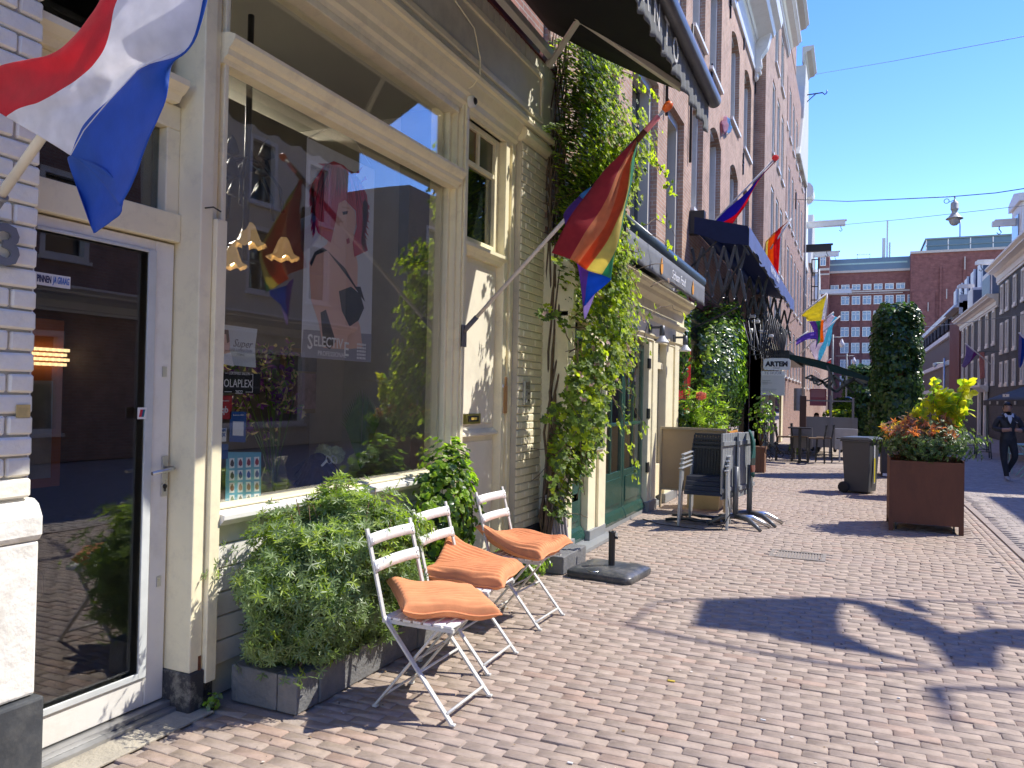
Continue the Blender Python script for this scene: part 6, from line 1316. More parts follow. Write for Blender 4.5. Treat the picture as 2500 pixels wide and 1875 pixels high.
# progress flag over the side door
C_ = lambda n, c, t=.68: cloth_mat("pride_" + n, c, t, .65)
PR, PO, PY, PG, PBl, PV, PBk, PBr, PLB, PPk, PLi = C_("red", (.60, .085, .10)), C_("orange", (.72, .17, .03)), C_("yellow", (.85, .75, .26)), C_("green", (.10, .45, .24)), C_("blue", (.02, .17, .62)), C_("violet", (.22, .10, .42)), C_("black", (.015, .015, .02), .05), C_("brown", (.16, .06, .04)), C_("light_blue", (.18, .45, .75)), C_("pink", (.7, .3, .36)), C_("lilac", (.55, .45, .75))
POs = C_("peach", (.85, .38, .18)); PDO = C_("deep_orange", (.80, .20, .07))
K = lambda a, b, d=0: (1160 + a * .3376, 240 + b * .3376, d - .50 * min(1, max(0, (b - 290) / 700)) ** .8)
yP = 5.6
pf2 = thing("flag", "progress pride flag hanging from a white pole over the cream side door", "flag", (-2.93, yP, 2.1))
cloth("cloth", [[K(1165, 288), K(1167, 295), K(1168, 300), K(1170, 310), K(1171, 318), K(1172, 325)],
                [K(1060, 395), K(1095, 420, -.02), K(1110, 430, .0), K(1128, 440, .02), K(1140, 440), K(1155, 430, .02)],
                [K(960, 500), K(1030, 540, -.03), K(1060, 560, .02), K(1105, 620, -.02), K(1120, 620, .01), K(1128, 600, .03)],
                [K(855, 640), K(960, 700, -.02), K(1010, 740, .03), K(1070, 780, -.02), K(1085, 790, 0), K(1092, 770, .03)],
                [K(740, 790), K(880, 850, .02), K(950, 900, .03), K(1010, 930, -.03), K(1050, 960, .01), K(1060, 900, .04)],
                [K(640, 940), K(790, 980, .0), K(860, 1030, .03), K(930, 1080, -.02), K(1005, 1120, .0), K(1022, 1060, .04)],
                [K(548, 1115), K(690, 1165, -.02), K(745, 1200, .02), K(805, 1242, -.01), K(912, 1275, .0), K(982, 1305, .03)]], yP, [PR, POs, PDO, PY, PG], pf2, 8, 6, .014, 3)
cloth("cloth", [[K(735, 1190, .06), K(818, 1245, .06), K(985, 1275, .07)], [K(755, 1290, .06), K(808, 1330, .06), K(975, 1322, .06)], [K(768, 1400, .06), K(800, 1420, .06), K(868, 1412, .06)], [K(780, 1530, .06), K(785, 1505, .06), K(800, 1495, .06)]], yP, [PV, PBl], pf2, 6, 6, .006, 4)
cloth("cloth", [[K(785, 1500, .065), K(868, 1408, .065)], [K(782, 1550, .065), K(840, 1490, .065)], [K(792, 1598, .065), K(800, 1590, .065)]], yP, [PLi], pf2, 5, 5, .002, 5)
cloth("cloth", [[K(905, 575, .08), K(1000, 560, .08)], [K(845, 625, .09), K(960, 660, .09)], [K(838, 640, .09), K(960, 670, .09)]], yP, [PBk], pf2, 4, 4, .004, 8)
cloth("cloth", [[K(838, 638, .09), K(940, 680, .09)], [K(755, 700, .10), K(880, 760, .09)], [K(752, 708, .10), K(870, 790, .09)]], yP, [PLB], pf2, 4, 4, .006, 9)
cloth("cloth", [[K(755, 703, .10), K(865, 790, .09)], [K(650, 820, .10), K(760, 920, .09)], [K(640, 870, .10), K(720, 960, .09)], [K(655, 935, .10), K(700, 980, .09)]], yP, [PV], pf2, 4, 4, .006, 9)
pa, pz = at(1133, 808, 1, yP), at(1628, 262, 1, yP)
cloth("cloth", [[K(1120, 330, .03), K(1180, 320, .03)], [K(1150, 400, .02), K(1170, 400, .02)], [K(1128, 470, .02), K(1160, 430, .02)]], yP, [PBk], pf2, 4, 4, .004, 2)
q = MB(); d = (pz - pa).normalized(); L_ = (pz - pa).length; q.tube([pa, pz], .016, 12); q.build("pole", M("white_pole2", (.74, .68, .62), .4), pf2)
q = MB(); q.box(-2.945, -2.925, yP - .035, yP + .035, 1.98, 2.16); q.tube([pa - d * .06, pa + d * .16], .021, 12); q.build("holder", M("grey_holder", (.16, .15, .16), .45), pf2)
q = MB(); q.lathe([(0, .05), (.02, .045), (.034, .02), (.03, -.01), (.018, -.035)], pz, 12, 0, d.to_track_quat('Z', 'Y').to_matrix().to_4x4()); q.build("knob", M("orange_knob", (.8, .14, .02), .35), pf2)
for i, (mt, a, b) in enumerate(((PBk, .60, .66), (PBr, .66, .70), (PBk, .70, .745), (PBr, .745, .79), (PBk, .79, .83), (PV, .83, .845), (PBr, .845, .90), (PPk, .90, .96))):
    q = MB(); q.tube([pa + d * L_ * (a), pa + d * L_ * (b + .004)], [.040 - .02 * a, .040 - .02 * b], 12); q.build("wrapped_cloth", mt, pf2)

def small_flag(label, rows, ax, val, mats, pole, stripe=None, fold=.02, seed=1, knob=None, pr=.02, group=None):
    t = thing("flag", label, "flag", tuple(at(*pole[0][:2], ax, val + pole[0][2])), 0, group)
    cloth("cloth", rows, val, mats, t, 6, 4, fold, seed, stripe, ax)
    q = MB(); a, b = [at(p[0], p[1], ax, val + p[2]) for p in pole]; q.tube([a, b], pr, 8); q.build("pole", M("flag_pole_white", (.7, .68, .65), .4), t)
    if knob: q = MB(); q.lathe([(0, .07), (.05, .05), (.07, 0), (.04, -.05)], b, 10); q.build("knob", knob, t)
    return t
ORK = MATS["orange_knob"]; 
D_ = lambda a, b, d=0: (1780 + a * .2532, 380 + b * .2532, d)
# second pride flag, rolled round its pole above the navy awning (y = 17)
small_flag("pride flag wound round its pole above the navy awning, coral knob at the tip", [[(1890, 396), (1894, 392), (1898, 388)], [(1848, 440), (1854, 436), (1858, 433)], [(1822, 470), (1832, 472), (1838, 465)], [(1780, 505), (1800, 520), (1818, 506)], [(1738, 540), (1762, 545), (1785, 550)]], 1, 16.0, [C_("blue_violet", (.05, .03, .4)), C_("bright_red", (.75, .02, .05)), C_("bright_violet", (.25, .05, .6))], [(1700, 585, 0), (1893, 386, 0)], [0, 1], .02, 2, C_("coral", (.8, .15, .15)), .018)
small_flag("rainbow flag with yellow orange and red stripes hanging beyond the navy awning", [[D_(560, 640), D_(575, 630), D_(590, 615), D_(600, 608)], [D_(440, 760), D_(480, 720), D_(512, 690), D_(560, 640)], [D_(300, 900), D_(385, 800), D_(450, 740), D_(505, 700)], [D_(330, 980), D_(370, 1000), D_(430, 900), D_(490, 850)], [D_(350, 1020), D_(375, 1060), D_(430, 1080), D_(480, 1060)], [D_(390, 1080), D_(400, 1100), D_(425, 1160), D_(472, 1225)]], 1, 25.0, [PY, C_("bright_orange", (.85, .25, .02)), C_("bright_red2", (.8, .03, .03))], [D_(400, 900, 0), D_(600, 604, 0)], None, .03, 3, None, .03)
Q4 = lambda a, b, d=0: (1900 + a * .2773, 440 + b * .2773, d)
small_flag("yellow and white intersex progress flag with purple ring at the far terrace", [[Q4(420, 1020), Q4(424, 1015), Q4(430, 1010)], [Q4(215, 1180), Q4(400, 1120), Q4(425, 1080)], [Q4(240, 1205), Q4(390, 1180), Q4(420, 1150)], [Q4(255, 1240), Q4(380, 1240), Q4(412, 1220)]], 1, 33, [C_("lemon", (.85, .75, .1)), WHT_], [Q4(100, 1260, 0), Q4(430, 995, 0)], [0, 1], .03, 4, None, .03)
small_flag("violet rainbow tail flag below the yellow one at the far terrace", [[Q4(270, 1245), Q4(330, 1240), Q4(375, 1235), Q4(400, 1225)], [Q4(300, 1300), Q4(350, 1310), Q4(370, 1320), Q4(395, 1330)], [Q4(335, 1400), Q4(350, 1400), Q4(370, 1410), Q4(400, 1420)], [Q4(325, 1490), Q4(340, 1460), Q4(350, 1440), Q4(362, 1425)]], 1, 32.5, [PV, PG, C_("orange2", (.85, .3, .02))], [Q4(420, 1250, .2), Q4(430, 1000, .2)], None, .03, 5, None, .02)
small_flag("pale blue pink and white transgender flag hanging over the far green awning", [[Q4(470, 1180), Q4(500, 1200), Q4(530, 1210)], [Q4(390, 1270), Q4(440, 1300), Q4(490, 1270)], [Q4(340, 1390), Q4(400, 1420), Q4(460, 1350)], [Q4(270, 1450), Q4(360, 1500), Q4(420, 1480)], [Q4(330, 1590), Q4(350, 1590), Q4(370, 1590)]], 1, 36, [C_("trans_white", (.75, .68, .75)), C_("trans_blue", (.2, .6, .75))], [Q4(190, 1530, 0), Q4(545, 1195, 0)], [0, 1], .04, 6, None, .03)
small_flag("blue edged white flag behind the transgender flag", [[Q4(420, 1230), Q4(490, 1170)], [Q4(430, 1300), Q4(480, 1250)], [Q4(440, 1400), Q4(470, 1380)], [Q4(430, 1465), Q4(450, 1460)]], 1, 38, [C_("aqua", (.2, .6, .75))], [Q4(380, 1250, 0), Q4(488, 1160, 0)], None, .03, 7, None, .03)
small_flag("small violet and rainbow flag low on the left of the far flags", [[Q4(330, 1335), Q4(335, 1400)], [Q4(260, 1345), Q4(250, 1405)], [Q4(160, 1400), Q4(155, 1455)]], 1, 30, [C_("violet3", (.2, .12, .5))], [Q4(70, 1465, 0), Q4(265, 1330, 0)], None, .03, 8, None, .025)
small_flag("red and white small flag above the far green awning", [[Q4(440, 1580), Q4(465, 1570)], [Q4(410, 1610), Q4(460, 1620)]], 1, 34, [C_("redwhite", (.6, .15, .15))], [Q4(405, 1615, 0), Q4(468, 1570, 0)], None, .02, 9, None, .02)
# cloth caught on the wall anchor
t = thing("cloth_scrap", "small pink white and blue cloth caught on a wall anchor between the arched windows", "cloth", (-2.85, 17, 8)); cloth("cloth", [[(1768, 285, 0), (1776, 283, 0), (1783, 300, 0)], [(1766, 300, 0), (1776, 308, 0), (1784, 318, 0)], [(1768, 330, 0), (1774, 322, 0), (1778, 330, 0)]], -2.82, [C_("pinkish", (.7, .4, .5)), C_("sky", (.2, .45, .75))], t, 5, 5, .03, 3, None, 0)
# right row flags and banner
small_flag("lilac and purple lettered flag on the long charcoal house, left of the pink banner", [[(2357, 841), (2378, 858), (2386, 865)], [(2358, 862), (2372, 875), (2380, 870)], [(2352, 882), (2362, 890), (2368, 885)], [(2347, 893), (2352, 897), (2357, 897)]], 1, 40, [C_("lilac2", (.4, .3, .5)), C_("purple2", (.3, .06, .3))], [(2420, 890, 0), (2356, 838, 0)], None, .02, 10, None, .025)
t = thing("banner", "upright pink and orange banner on the charcoal house front at right", "banner", (5.6, 41, 3)); cloth("cloth", [[(2391, 862), (2404, 856)], [(2391, 890), (2404, 890)], [(2393, 926), (2405, 922)]], 40.5, [C_("salmon", (.75, .4, .33))], t, 6, 4, .02, 11); q = MB(); a = at(2390, 858, 1, 40.5); q.bar(tuple(a), (6.0, 40.5, a.z), .04, .04); q.build("bracket", DMETAL, t)
small_flag("blue and violet rainbow flag at the far right edge of the street, charcoal house", [[(2488, 815), (2494, 822), (2502, 828)], [(2487, 840), (2494, 850), (2504, 850)], [(2486, 870), (2492, 880), (2500, 872)], [(2487, 895), (2490, 898), (2496, 890)]], 1, 30, [C_("lilac4", (.35, .3, .55)), C_("royal", (.03, .12, .5))], [(2530, 850, 0), (2487, 812, 0)], None, .02, 12, None, .025)
# ---------------------------------------------------------------- navy scissor-arm awning, ivy and red doors
NAVY = cloth_mat("navy_canvas", (.008, .016, .06), .04, .7); NAVV = cloth_mat("blue_valance", (.10, .16, .42), .3, .7); STEEL = M("dark_steel", (.06, .063, .07), .35, .1, metal=.4)
na = thing("awning", "navy scissor arm awning with sky blue valance over the ivy clad front", "awning", (-2.9, 20, 4.7))
YA, YB = 14.6, 26.0
q = MB(); q.box(-2.95, -2.62, YA, YA + .18, 4.70, 5.14); q.build("end_box", BLK, na, .01)
q = MB(); q.tube([(-2.75, YA + .1, 4.9), (-2.75, YB, 4.9)], .12, 14); q.build("roller", M("navy_roller", (.012, .03, .11), .5), na)
rows = []
for i in range(7):
    t = i / 6; rows.append([(-2.72 + .89 * t, YA + (YB - YA) * j / 20, 5.0 - .22 * t - .03 * math.sin(math.pi * t) * (1 + .3 * math.sin(j))) for j in range(21)])
q = MB(); q.sheet(rows); q.prism([(-2.80, 5.02), (-2.72, 5.0), (-1.83, 4.78), (-1.80, 4.42), (-2.05, 4.46), (-2.3, 4.50), (-2.55, 4.62), (-2.8, 4.70)], 1, YA - .002, YA + .004); o = q.build("canopy", NAVY, na)
rows = [[(-1.80 + .02 * math.sin(j * .8) * t, YA + (YB - YA) * j / 80, 4.78 - (.36 + .05 * math.sin(j * .55)) * t) for j in range(81)] for t in np.linspace(0, 1, 5)]
q = MB(); q.sheet(rows); o = q.build("valance", NAVV, na)
text("REALITY BAR    REALITY", .2, (-1.775, 19.5, 4.6), (1, 0, 0), WP, na, 'lettering', .001)
q = MB(); q.tube([(-1.83, YA, 4.44), (-1.83, YB, 4.44)], .03, 8); q.build("front_bar", STEEL, na)
def scissor(y, x0=-2.86, x1=-1.86, zt=4.45, zb=3.55, n=5, drop=.0):
    q = MB(); xs = np.linspace(x0, x1, n + 1)
    for i in range(n):
        a, b = xs[i], xs[i + 1]; z1 = zt - .05 * (i % 2); 
        q.bar((a, y - .02, zb + .12 - .03 * i), (b, y - .02, zt), .02, .055); q.bar((a, y + .02, zt), (b, y + .02, zb - .03 * i), .02, .055)
    s_ = q.build("scissor_arm", STEEL, na, .003)
    q = MB()
    for i in range(n + 1):
        for zz in (zt, zb + .02 - .03 * i, (zt + zb) / 2): q.lathe([(0, .045), (.014, .04), (.016, .02)], (xs[i] - (.0 if zz != (zt + zb) / 2 else .5 / n), y - .01, zz), 8, 0, Matrix.Rotation(math.pi / 2, 4, 'X'))
    q.build("bolt", METAL, s_)["kind"] = "stuff"
for y in (14.72, 18.6, 22.4, 25.8): scissor(y)
q = MB(); q.bar((-2.86, 14.7, 4.1), (-2.4, 14.7, 4.55), .03, .03); q.bar((-2.05, 14.62, 4.72), (-1.8, 14.62, 4.25), .035, .035); q.bar((-1.85, 14.62, 4.35), (-2.35, 14.65, 3.35), .03, .03); q.bar((-2.86, 14.7, 3.9), (-2.35, 14.65, 3.35), .03, .03); q.bar((-2.86, 14.7, 2.9), (-2.0, 14.7, 3.3), .03, .03); q.build("stay_rod", BLK, na)
RDOOR = M("bright_red_paint", (.42, .012, .025), .35, .1); RDK = M("dark_red_door", (.16, .012, .015), .4)
rd = thing("red_shopfront", "red painted shopfront frame half hidden by ivy behind the stacked chairs", "shopfront", (-2.9, 14.5, 0))
q = MB(); q.box(-3.0, -2.84, 13.62, 14.2, .4, 2.9); q.box(-2.88, -2.82, 14.05, 14.62, .9, 2.5); q.build("red_frame", RDOOR, rd, .01)
q = MB(); q.box(-3.0, -2.86, 14.7, 24.0, 3.4, 3.7); q.box(-3.0, -2.86, 16.6, 16.9, 0, 3.4); q.box(-3.0, -2.86, 19.6, 19.9, 0, 3.4); q.build("red_beam", RDK, rd)
q = MB(); q.box(-2.95, -2.89, 14.7, 16.6, .5, 3.4); q.box(-2.95, -2.89, 16.9, 19.6, .5, 3.4); q.box(-2.95, -2.89, 19.9, 24, .5, 3.4); q.build("dark_pane", GLASSD, rd)
def leaf_big(name, label, org, cen, rad, n, size, seed, **k): return leafy(name, label, "ivy", org, cen, rad, n, size, [L4, L5, L6], 3, OVAL, .35, seed, 2, k.pop('yp', .1), **k)
ivy = leaf_big("ivy", "dark glossy ivy mass covering the wall under the navy awning", (-2.7, 18, 0), (-2.66, 17.6, 2.25), (.34, 2.9, 1.4), 5600, .085, 12, nstem=24, root=(-2.7, 18, 0), clip=lambda P: (P[:, 0] > -2.86) & (P[:, 2] > .1))
leaf_big("ivy", "dark ivy strand hanging beside the red frame below the navy awning", (-2.6, 13.3, 1), (-2.72, 13.25, 2.65), (.10, .35, 1.0), 340, .085, 13, nstem=6, clip=lambda P: P[:, 0] > -2.86)
bl = np.array(at(1712, 966, 1, 12.6)); P_ = bl + rdir(npr, 60) * np.array([.07, .07, .05]); V, Q = sprigs(npr, P_, P_ - bl, .04, 4); o = foliage("pink_bloom", [(V, Q, 0)], [leaf_mat("rose_petal", (.62, .20, .2), .4)], None, False); tag(o, "pink oleander bloom above the tan screen", "flower")
leaf_big("green_plant", "low dark green plant between the doorway and the tan screen", (-2.65, 12.6, 0), (-2.62, 12.75, 1.15), (.16, .35, .35), 200, .09, 15, nstem=8)
# ground-floor fronts beyond the ivy
q = MB(); q.box(-3.0, -2.55, 24.3, 25.0, 0, 4.2); q.box(-3.0, -2.5, 25.6, 26.1, 0, 3.0); q.box(-3.0, -2.5, 27.6, 28.1, 0, 3.0); q.box(-3.0, -2.5, 24.3, 31.8, 3.0, 3.5); q.box(-3.0, -2.52, 30.9, 31.6, 0, 3); o = q.build("cream_shopfront", [CREAM], None, .01); tag(o, "cream panelled shopfront posts and beam beyond the ivy, behind the letting sign", "shopfront")
q = MB(); q.box(-2.9, -2.56, 25.0, 31, .1, 3.0); o = q.build("dark_shop_glass", [GLASSD]); tag(o, "dark shop glass between the cream posts beyond the ivy", "window")
# white floodlights and camera under the navy awning, cables
for i, (px, py) in enumerate(((1835, 772), (1845, 785), (1865, 810), (1878, 820))):
    p = at(px, py, 1, 20.5); q = MB(); q.box(p.x - .10, p.x + .10, p.y - .08, p.y + .08, p.z - .035, p.z + .035); o = q.build("floodlight", [WHITE2], None, .02); o.rotation_euler = (0, 0, 0)
    tag(o, "white floodlight under the navy awning, " + ("highest of the four", "second from the top", "third from the top", "lowest of the four")[i], "lamp", "white floodlights under the navy awning")
p = at(1832, 808, 1, 20); q = MB(); q.lathe([(0, .06), (.06, .06), (.07, 0), (.055, -.05), (0, -.09)], p, 14); o = q.build("dome_camera", [WHITE2]); tag(o, "small white dome camera under the floodlights", "camera")
q = MB()
for k in range(14):
    y0_ = 19 + k * .45; q.tube([(-2.5 + .1 * (k % 3), y0_, 3.6), (-2.3, y0_, 2.9 - .1 * (k % 4)), (-2.05, y0_ + .1, 2.75), (-1.9, y0_ + .1, 3.7)], .022, 5)
o = q.build("cable_bundle", [BLK]); tag(o, "black looping cables hanging below the far end of the navy awning", "cables")

# ---------------------------------------------------------------- letting sign
st = thing("letting_sign", "white hanging shop sign reading ARTEM over a TE HUUR board beyond the ivy", "sign", (-2.2, 19, 2.2))
T_ = lambda a, b: at(1800 + a * .1808, 840 + b * .1808, 1, 19)
SW = M("sign_offwhite", (.82, .82, .78), .45, .04); SG = M("sign_grey", (.66, .66, .61), .5, .04); SB = VPRINT("sign_ink", (.02, .02, .03))
a, b = T_(355, 190), T_(715, 355); cx_, cz_, hx, hz = (a.x + b.x) / 2, (a.z + b.z) / 2, (b.x - a.x) / 2, (a.z - b.z) / 2
poly = [(cx_ - hx, cz_ - hz * .7), (cx_ - hx * .9, cz_ - hz * .92), (cx_, cz_ - hz * 1.02), (cx_ + hx * .9, cz_ - hz * .92), (cx_ + hx, cz_ - hz * .7), (cx_ + hx, cz_ + hz * .65), (cx_ + hx * .9, cz_ + hz * .9), (cx_ + hx * .4, cz_ + hz), (cx_ - hx * .4, cz_ + hz), (cx_ - hx * .9, cz_ + hz * .9), (cx_ - hx, cz_ + hz * .65)]
q = MB(); q.prism(poly, 1, 18.98, 19.02); sg = q.build("plate", SW, st)
text("ARTEM", .155, (cx_, 18.975, cz_ + .0), (0, -1, 0), SB, st, 'lettering', .001, off=.009); text("MAKELAARS", .03, (cx_, 18.975, cz_ - .09), (0, -1, 0), SB, st, 'lettering', .001)
a, b = T_(325, 365), T_(638, 695); q = MB(); q.box(a.x, b.x, 18.985, 19.015, b.z, a.z); q.build("board", SG, st); q = MB(); q.box(a.x, b.x, 18.98, 18.985, a.z - .1, a.z); q.build("board_header", SW, st)
text("TE HUUR", .085, ((a.x + b.x) / 2, 18.977, a.z - .05), (0, -1, 0), VPRINT("sign_grey_ink", (.25, .25, .25)), st, 'lettering', .001, space=1.15)
for k, (s_, w) in enumerate((("020 000 00 00", .03), ("www", .03))): pass
q = MB()
for k, (zz, ww) in enumerate(((.22, .18), (.255, .13), (.275, .22), (.30, .12), (.42, .32), (.46, .3))): q.box(a.x + .03, a.x + .03 + ww, 18.98, 18.984, a.z - zz - .008, a.z - zz)
q.build("small_print", VPRINT("sign_grey_ink", (.25, .25, .25)), st)
q = MB(); q.bar((-2.7, 19, cz_ + hz + .08), (-1.5, 19, cz_ + hz + .08), .02, .02); q.bar((-1.95, 19, cz_ + hz - .02), (-1.95, 19, cz_ + hz + .08), .01, .01); q.bar((-1.5, 19, cz_ + hz - .05), (-1.5, 19, cz_ + hz + .08), .01, .01); q.build("bracket", BLK, st)
# wood planter with lemon shrub and wrought iron
wp = thing("wooden_planter", "square brown wooden planter with a thin yellow green shrub before the letting sign", "planter", (-1.87, 17.6, 0)); WD = M("brown_wood", (.20, .10, .055), .7, .25, 6, .3, 40, aniso=(6, 6, .6))
for k in range(4): q = MB(); q.box(-1.975 + k * .052, -1.926 + k * .052, 17.6, 17.63, 0, .54); q.build("board", WD, wp)
q = MB(); q.box(-1.975, -1.768, 17.63, 17.95, 0, .54); q.box(-2.0, -1.75, 17.58, 17.97, .50, .56); q.build("box", WD, wp)
leafy("citrus_shrub", "thin yellow green shrub in the brown wooden planter", "shrub", (-1.87, 17.75, .55), (-1.80, 17.75, 1.25), (.34, .28, .6), 110, .075, [L6, L4, L6], 3, OVAL, .1, 18, nstem=14)
iw = thing("wrought_iron_stand", "black wrought iron scroll stand leaning by the wooden planter", "iron stand", (-1.5, 17.5, 0))
def spiral(c, r, turns, n=26, flip=1): return [(c[0] + flip * r * (1 - k / n) * math.cos(turns * 6.28 * k / n), c[1], c[2] + r * (1 - k / n) * math.sin(turns * 6.28 * k / n)) for k in range(n)]
for (pa_, pb_, r_) in (((1862, 1040), (1905, 1108), .12), ((1870, 1080), (1880, 1118), .10), ((1868, 1035), (1885, 1110), .05), ((1895, 1085), (1930, 1105), .08)):
    a, b = at(*pa_, 1, 17.3), at(*pb_, 1, 17.3); q = MB(); m_ = (a + b) / 2 + Vector((-.06, 0, -.05)); q.tube([a, m_, b], .010, 5); q.tube(spiral((b.x + .0, b.y, max(b.z, r_ + .01)), r_, 2), .008, 5); q.tube(spiral((a.x, a.y, a.z), r_ * .6, 1.6, flip=-1), .007, 5); q.build("scroll", BLK, iw)

# ---------------------------------------------------------------- stacked terrace furniture near the green doors
TAN = M("tan_canvas_screen", (.42, .30, .165), .8, .1, 3, .2, 60); ORW = M("orange_wood", (.55, .25, .05), .6, .15)
sc_ = thing("terrace_screen", "tan canvas terrace screen panels stored behind the stacked chairs", "screen", (-2.1, 11, 0))
q = MB(); q.box(-2.53, -1.62, 11.0, 11.02, .29, 1.16); q.build("panel", TAN, sc_); q = MB(); q.box(-2.54, -2.515, 10.98, 11.03, .02, 1.18); q.box(-1.64, -1.61, 10.98, 11.03, .02, 1.18); q.box(-2.515, -1.64, 10.98, 11.03, 1.15, 1.18); q.box(-2.515, -1.64, 10.98, 11.03, .28, .30); q.build("frame", M("tan_frame", (.40, .32, .2), .6), sc_)
q = MB(); q.box(-1.60, -1.585, 11.1, 11.9, .2, 1.14); q.box(-1.60, -1.46, 11.6, 11.62, .25, 1.12); q.build("orange_panel", ORW, sc_)
RAT = M("black_rattan", (.022, .025, .032), .45, .2, 9); ALU = M("grey_aluminium", (.40, .41, .41), .4, .06, 9, metal=.3)
def stack_chair(x, y, z, k, lab):
    t = thing("stacking_chair", lab, "chair", (x, y, z), 0, "stacked black woven armchairs", wc=False)
    # faces the camera (-y): seat front at y=0
    w = .235
    for sx in (-1, 1):
        q = MB(); q.bar((sx * (w + .06), -.02, 0), (sx * (w + .045), .02, .70), .045, .03); q.build("front_leg", ALU, t, .004)
        q = MB(); q.bar((sx * (w + .02), .50, 0), (sx * (w - .01), .40, .72), .035, .03); q.build("rear_leg", ALU, t, .004)
        q = MB(); q.bar((sx * (w + .045), -.03, .715), (sx * (w + .0), .42, .74), .05, .018); q.build("armrest", ALU, t, .006)
    q = MB(); q.box(-w, w, .0, .44, .41, .45); q.prism([(-.03, .40), (0, .45), (.03, .455), (.03, .41)], 0, -w, w); q.build("seat", RAT, t, .008)
    q = MB(); q.bar((-w, .42, .45), (-w, .52, .95), .03, .02); q.bar((w, .42, .45), (w, .52, .95), .03, .02); q.bar((-w, .525, .96), (w, .525, .96), .03, .025); q.build("back_frame", RAT, t)
    q = MB(); n = 26
    for j in range(n):
        zz = .49 + j * .0178
        for i in range(13):
            xx = -w + .02 + i * .0365; off = .006 * (1 if (i + j) % 2 else -1); yy = .43 + (zz - .45) * .2
            q.box(xx, xx + .030, yy + off - .003, yy + off + .003, zz, zz + .0145)
    for i in range(14): xx = -w + .01 + i * .0365; q.bar((xx, .44, .47), (xx, .525, .95), .006, .006)
    o = q.build("woven_back", RAT, t); o['kind'] = 'stuff'
for k in range(4): stack_chair(-1.69, 9.68 + k * .045, k * .055 if k else 0, k, ("lowest black woven armchair of the stack by the tan screen", "second black woven armchair from the bottom of the stack", "third black woven armchair from the bottom of the stack", "topmost black woven armchair of the stack by the tan screen")[k]) if k < 4 else None
GSL = M("grey_slat", (.27, .285, .29), .5, .08, 4)
def folded_table(x, y, rz, lab):
    t = thing("folding_table", lab, "table", (x, y, 0), rz, "folded slatted tables beside the stacked chairs", wc=False)
    for i in range(8): q = MB(); q.box(-.012 , .012, -.34 + i * .085, -.26 + i * .085, .36, 1.17); q.build("slat", GSL, t, .004)
    q = MB(); q.box(.012, .03, -.34, .34, .45, .50); q.box(.012, .03, -.34, .34, 1.02, 1.07); q.build("batten", GSL, t)
    q = MB(); q.tube([(.06, 0, .1), (.06, 0, .75)], .035, 12); q.build("post", DMETAL, t)
    for (dx, dy) in ((.38, -.18), (.38, .18), (-.3, -.15), (-.3, .15)):
        q = MB(); q.tube([(.06, 0, .13), (.06 + dx * .5, dy * .5, .12), (.06 + dx * .8, dy * .8, .06), (.06 + dx, dy, .012)], [.035, .032, .026, .02], 8); q.build("foot", METAL if dy > 0 else DMETAL, t)
folded_table(-1.40, 10.0, math.radians(-12), "nearest folded grey slatted table standing upright right of the stacked chairs")
folded_table(-1.28, 10.4, math.radians(-9), "rear folded grey slatted table, with the woollen scarf")
q = MB(); rows = []
for i in range(14):
    t_ = i / 13; rows.append([(-1.18 + .02 * math.sin(t_ * 6 + j) - .05 * (1 - t_) ** 4, 10.2 + j * .035 + .05 * t_, 1.2 - .58 * t_ - (.02 * (j % 2) if i == 13 else 0)) for j in range(7)])
q.sheet(rows, lambda i, j: (i // 2) % 3 if i > 5 else 0); o = q.build("scarf", [cloth_mat("teal_wool", (.02, .09, .08), .05), cloth_mat("dark_wool", (.03, .04, .035), .05), cloth_mat("rust_wool", (.18, .045, .02), .05)], None); m_ = o.modifiers.new("thick", 'SOLIDIFY'); m_.thickness = .01; tag(o, "teal and rust woollen scarf hanging over the rear folded table", "scarf")
q = MB(); q.box(-2.2, -1.75, 11.3, 11.7, 0, .55); o = q.build("wicker_box", [M("straw_box", (.45, .38, .24), .8, .1)]); tag(o, "pale straw coloured box behind the stacked chairs", "box")
q = MB(); q.tube([(-1.4, 9.68, .45), (-1.36, 9.66, .2), (-1.45, 9.6, .012), (-1.7, 9.5, .01), (-2.2, 9.6, .01), (-2.5, 9.9, .01)], .006, 5); o = q.build("lock_cable", [BLK]); tag(o, "thin black lock cable lying on the bricks under the stacked chairs", "cable")
for (yy) in (9.9, 10.3):
    q = MB(); q.tube([(-2.2, yy, .03), (-1.9, yy + .1, .05), (-1.6, yy, .03)], .02, 6); q.tube([(-2.1, yy + .3, .03), (-1.8, yy - .1, .06), (-1.55, yy + .2, .03)], .02, 6); o = q.build("spare_feet", [STEEL]); tag(o, "dark metal table feet under the stacked chairs, " + ("front" if yy < 10 else "rear") + " pair", "table feet")

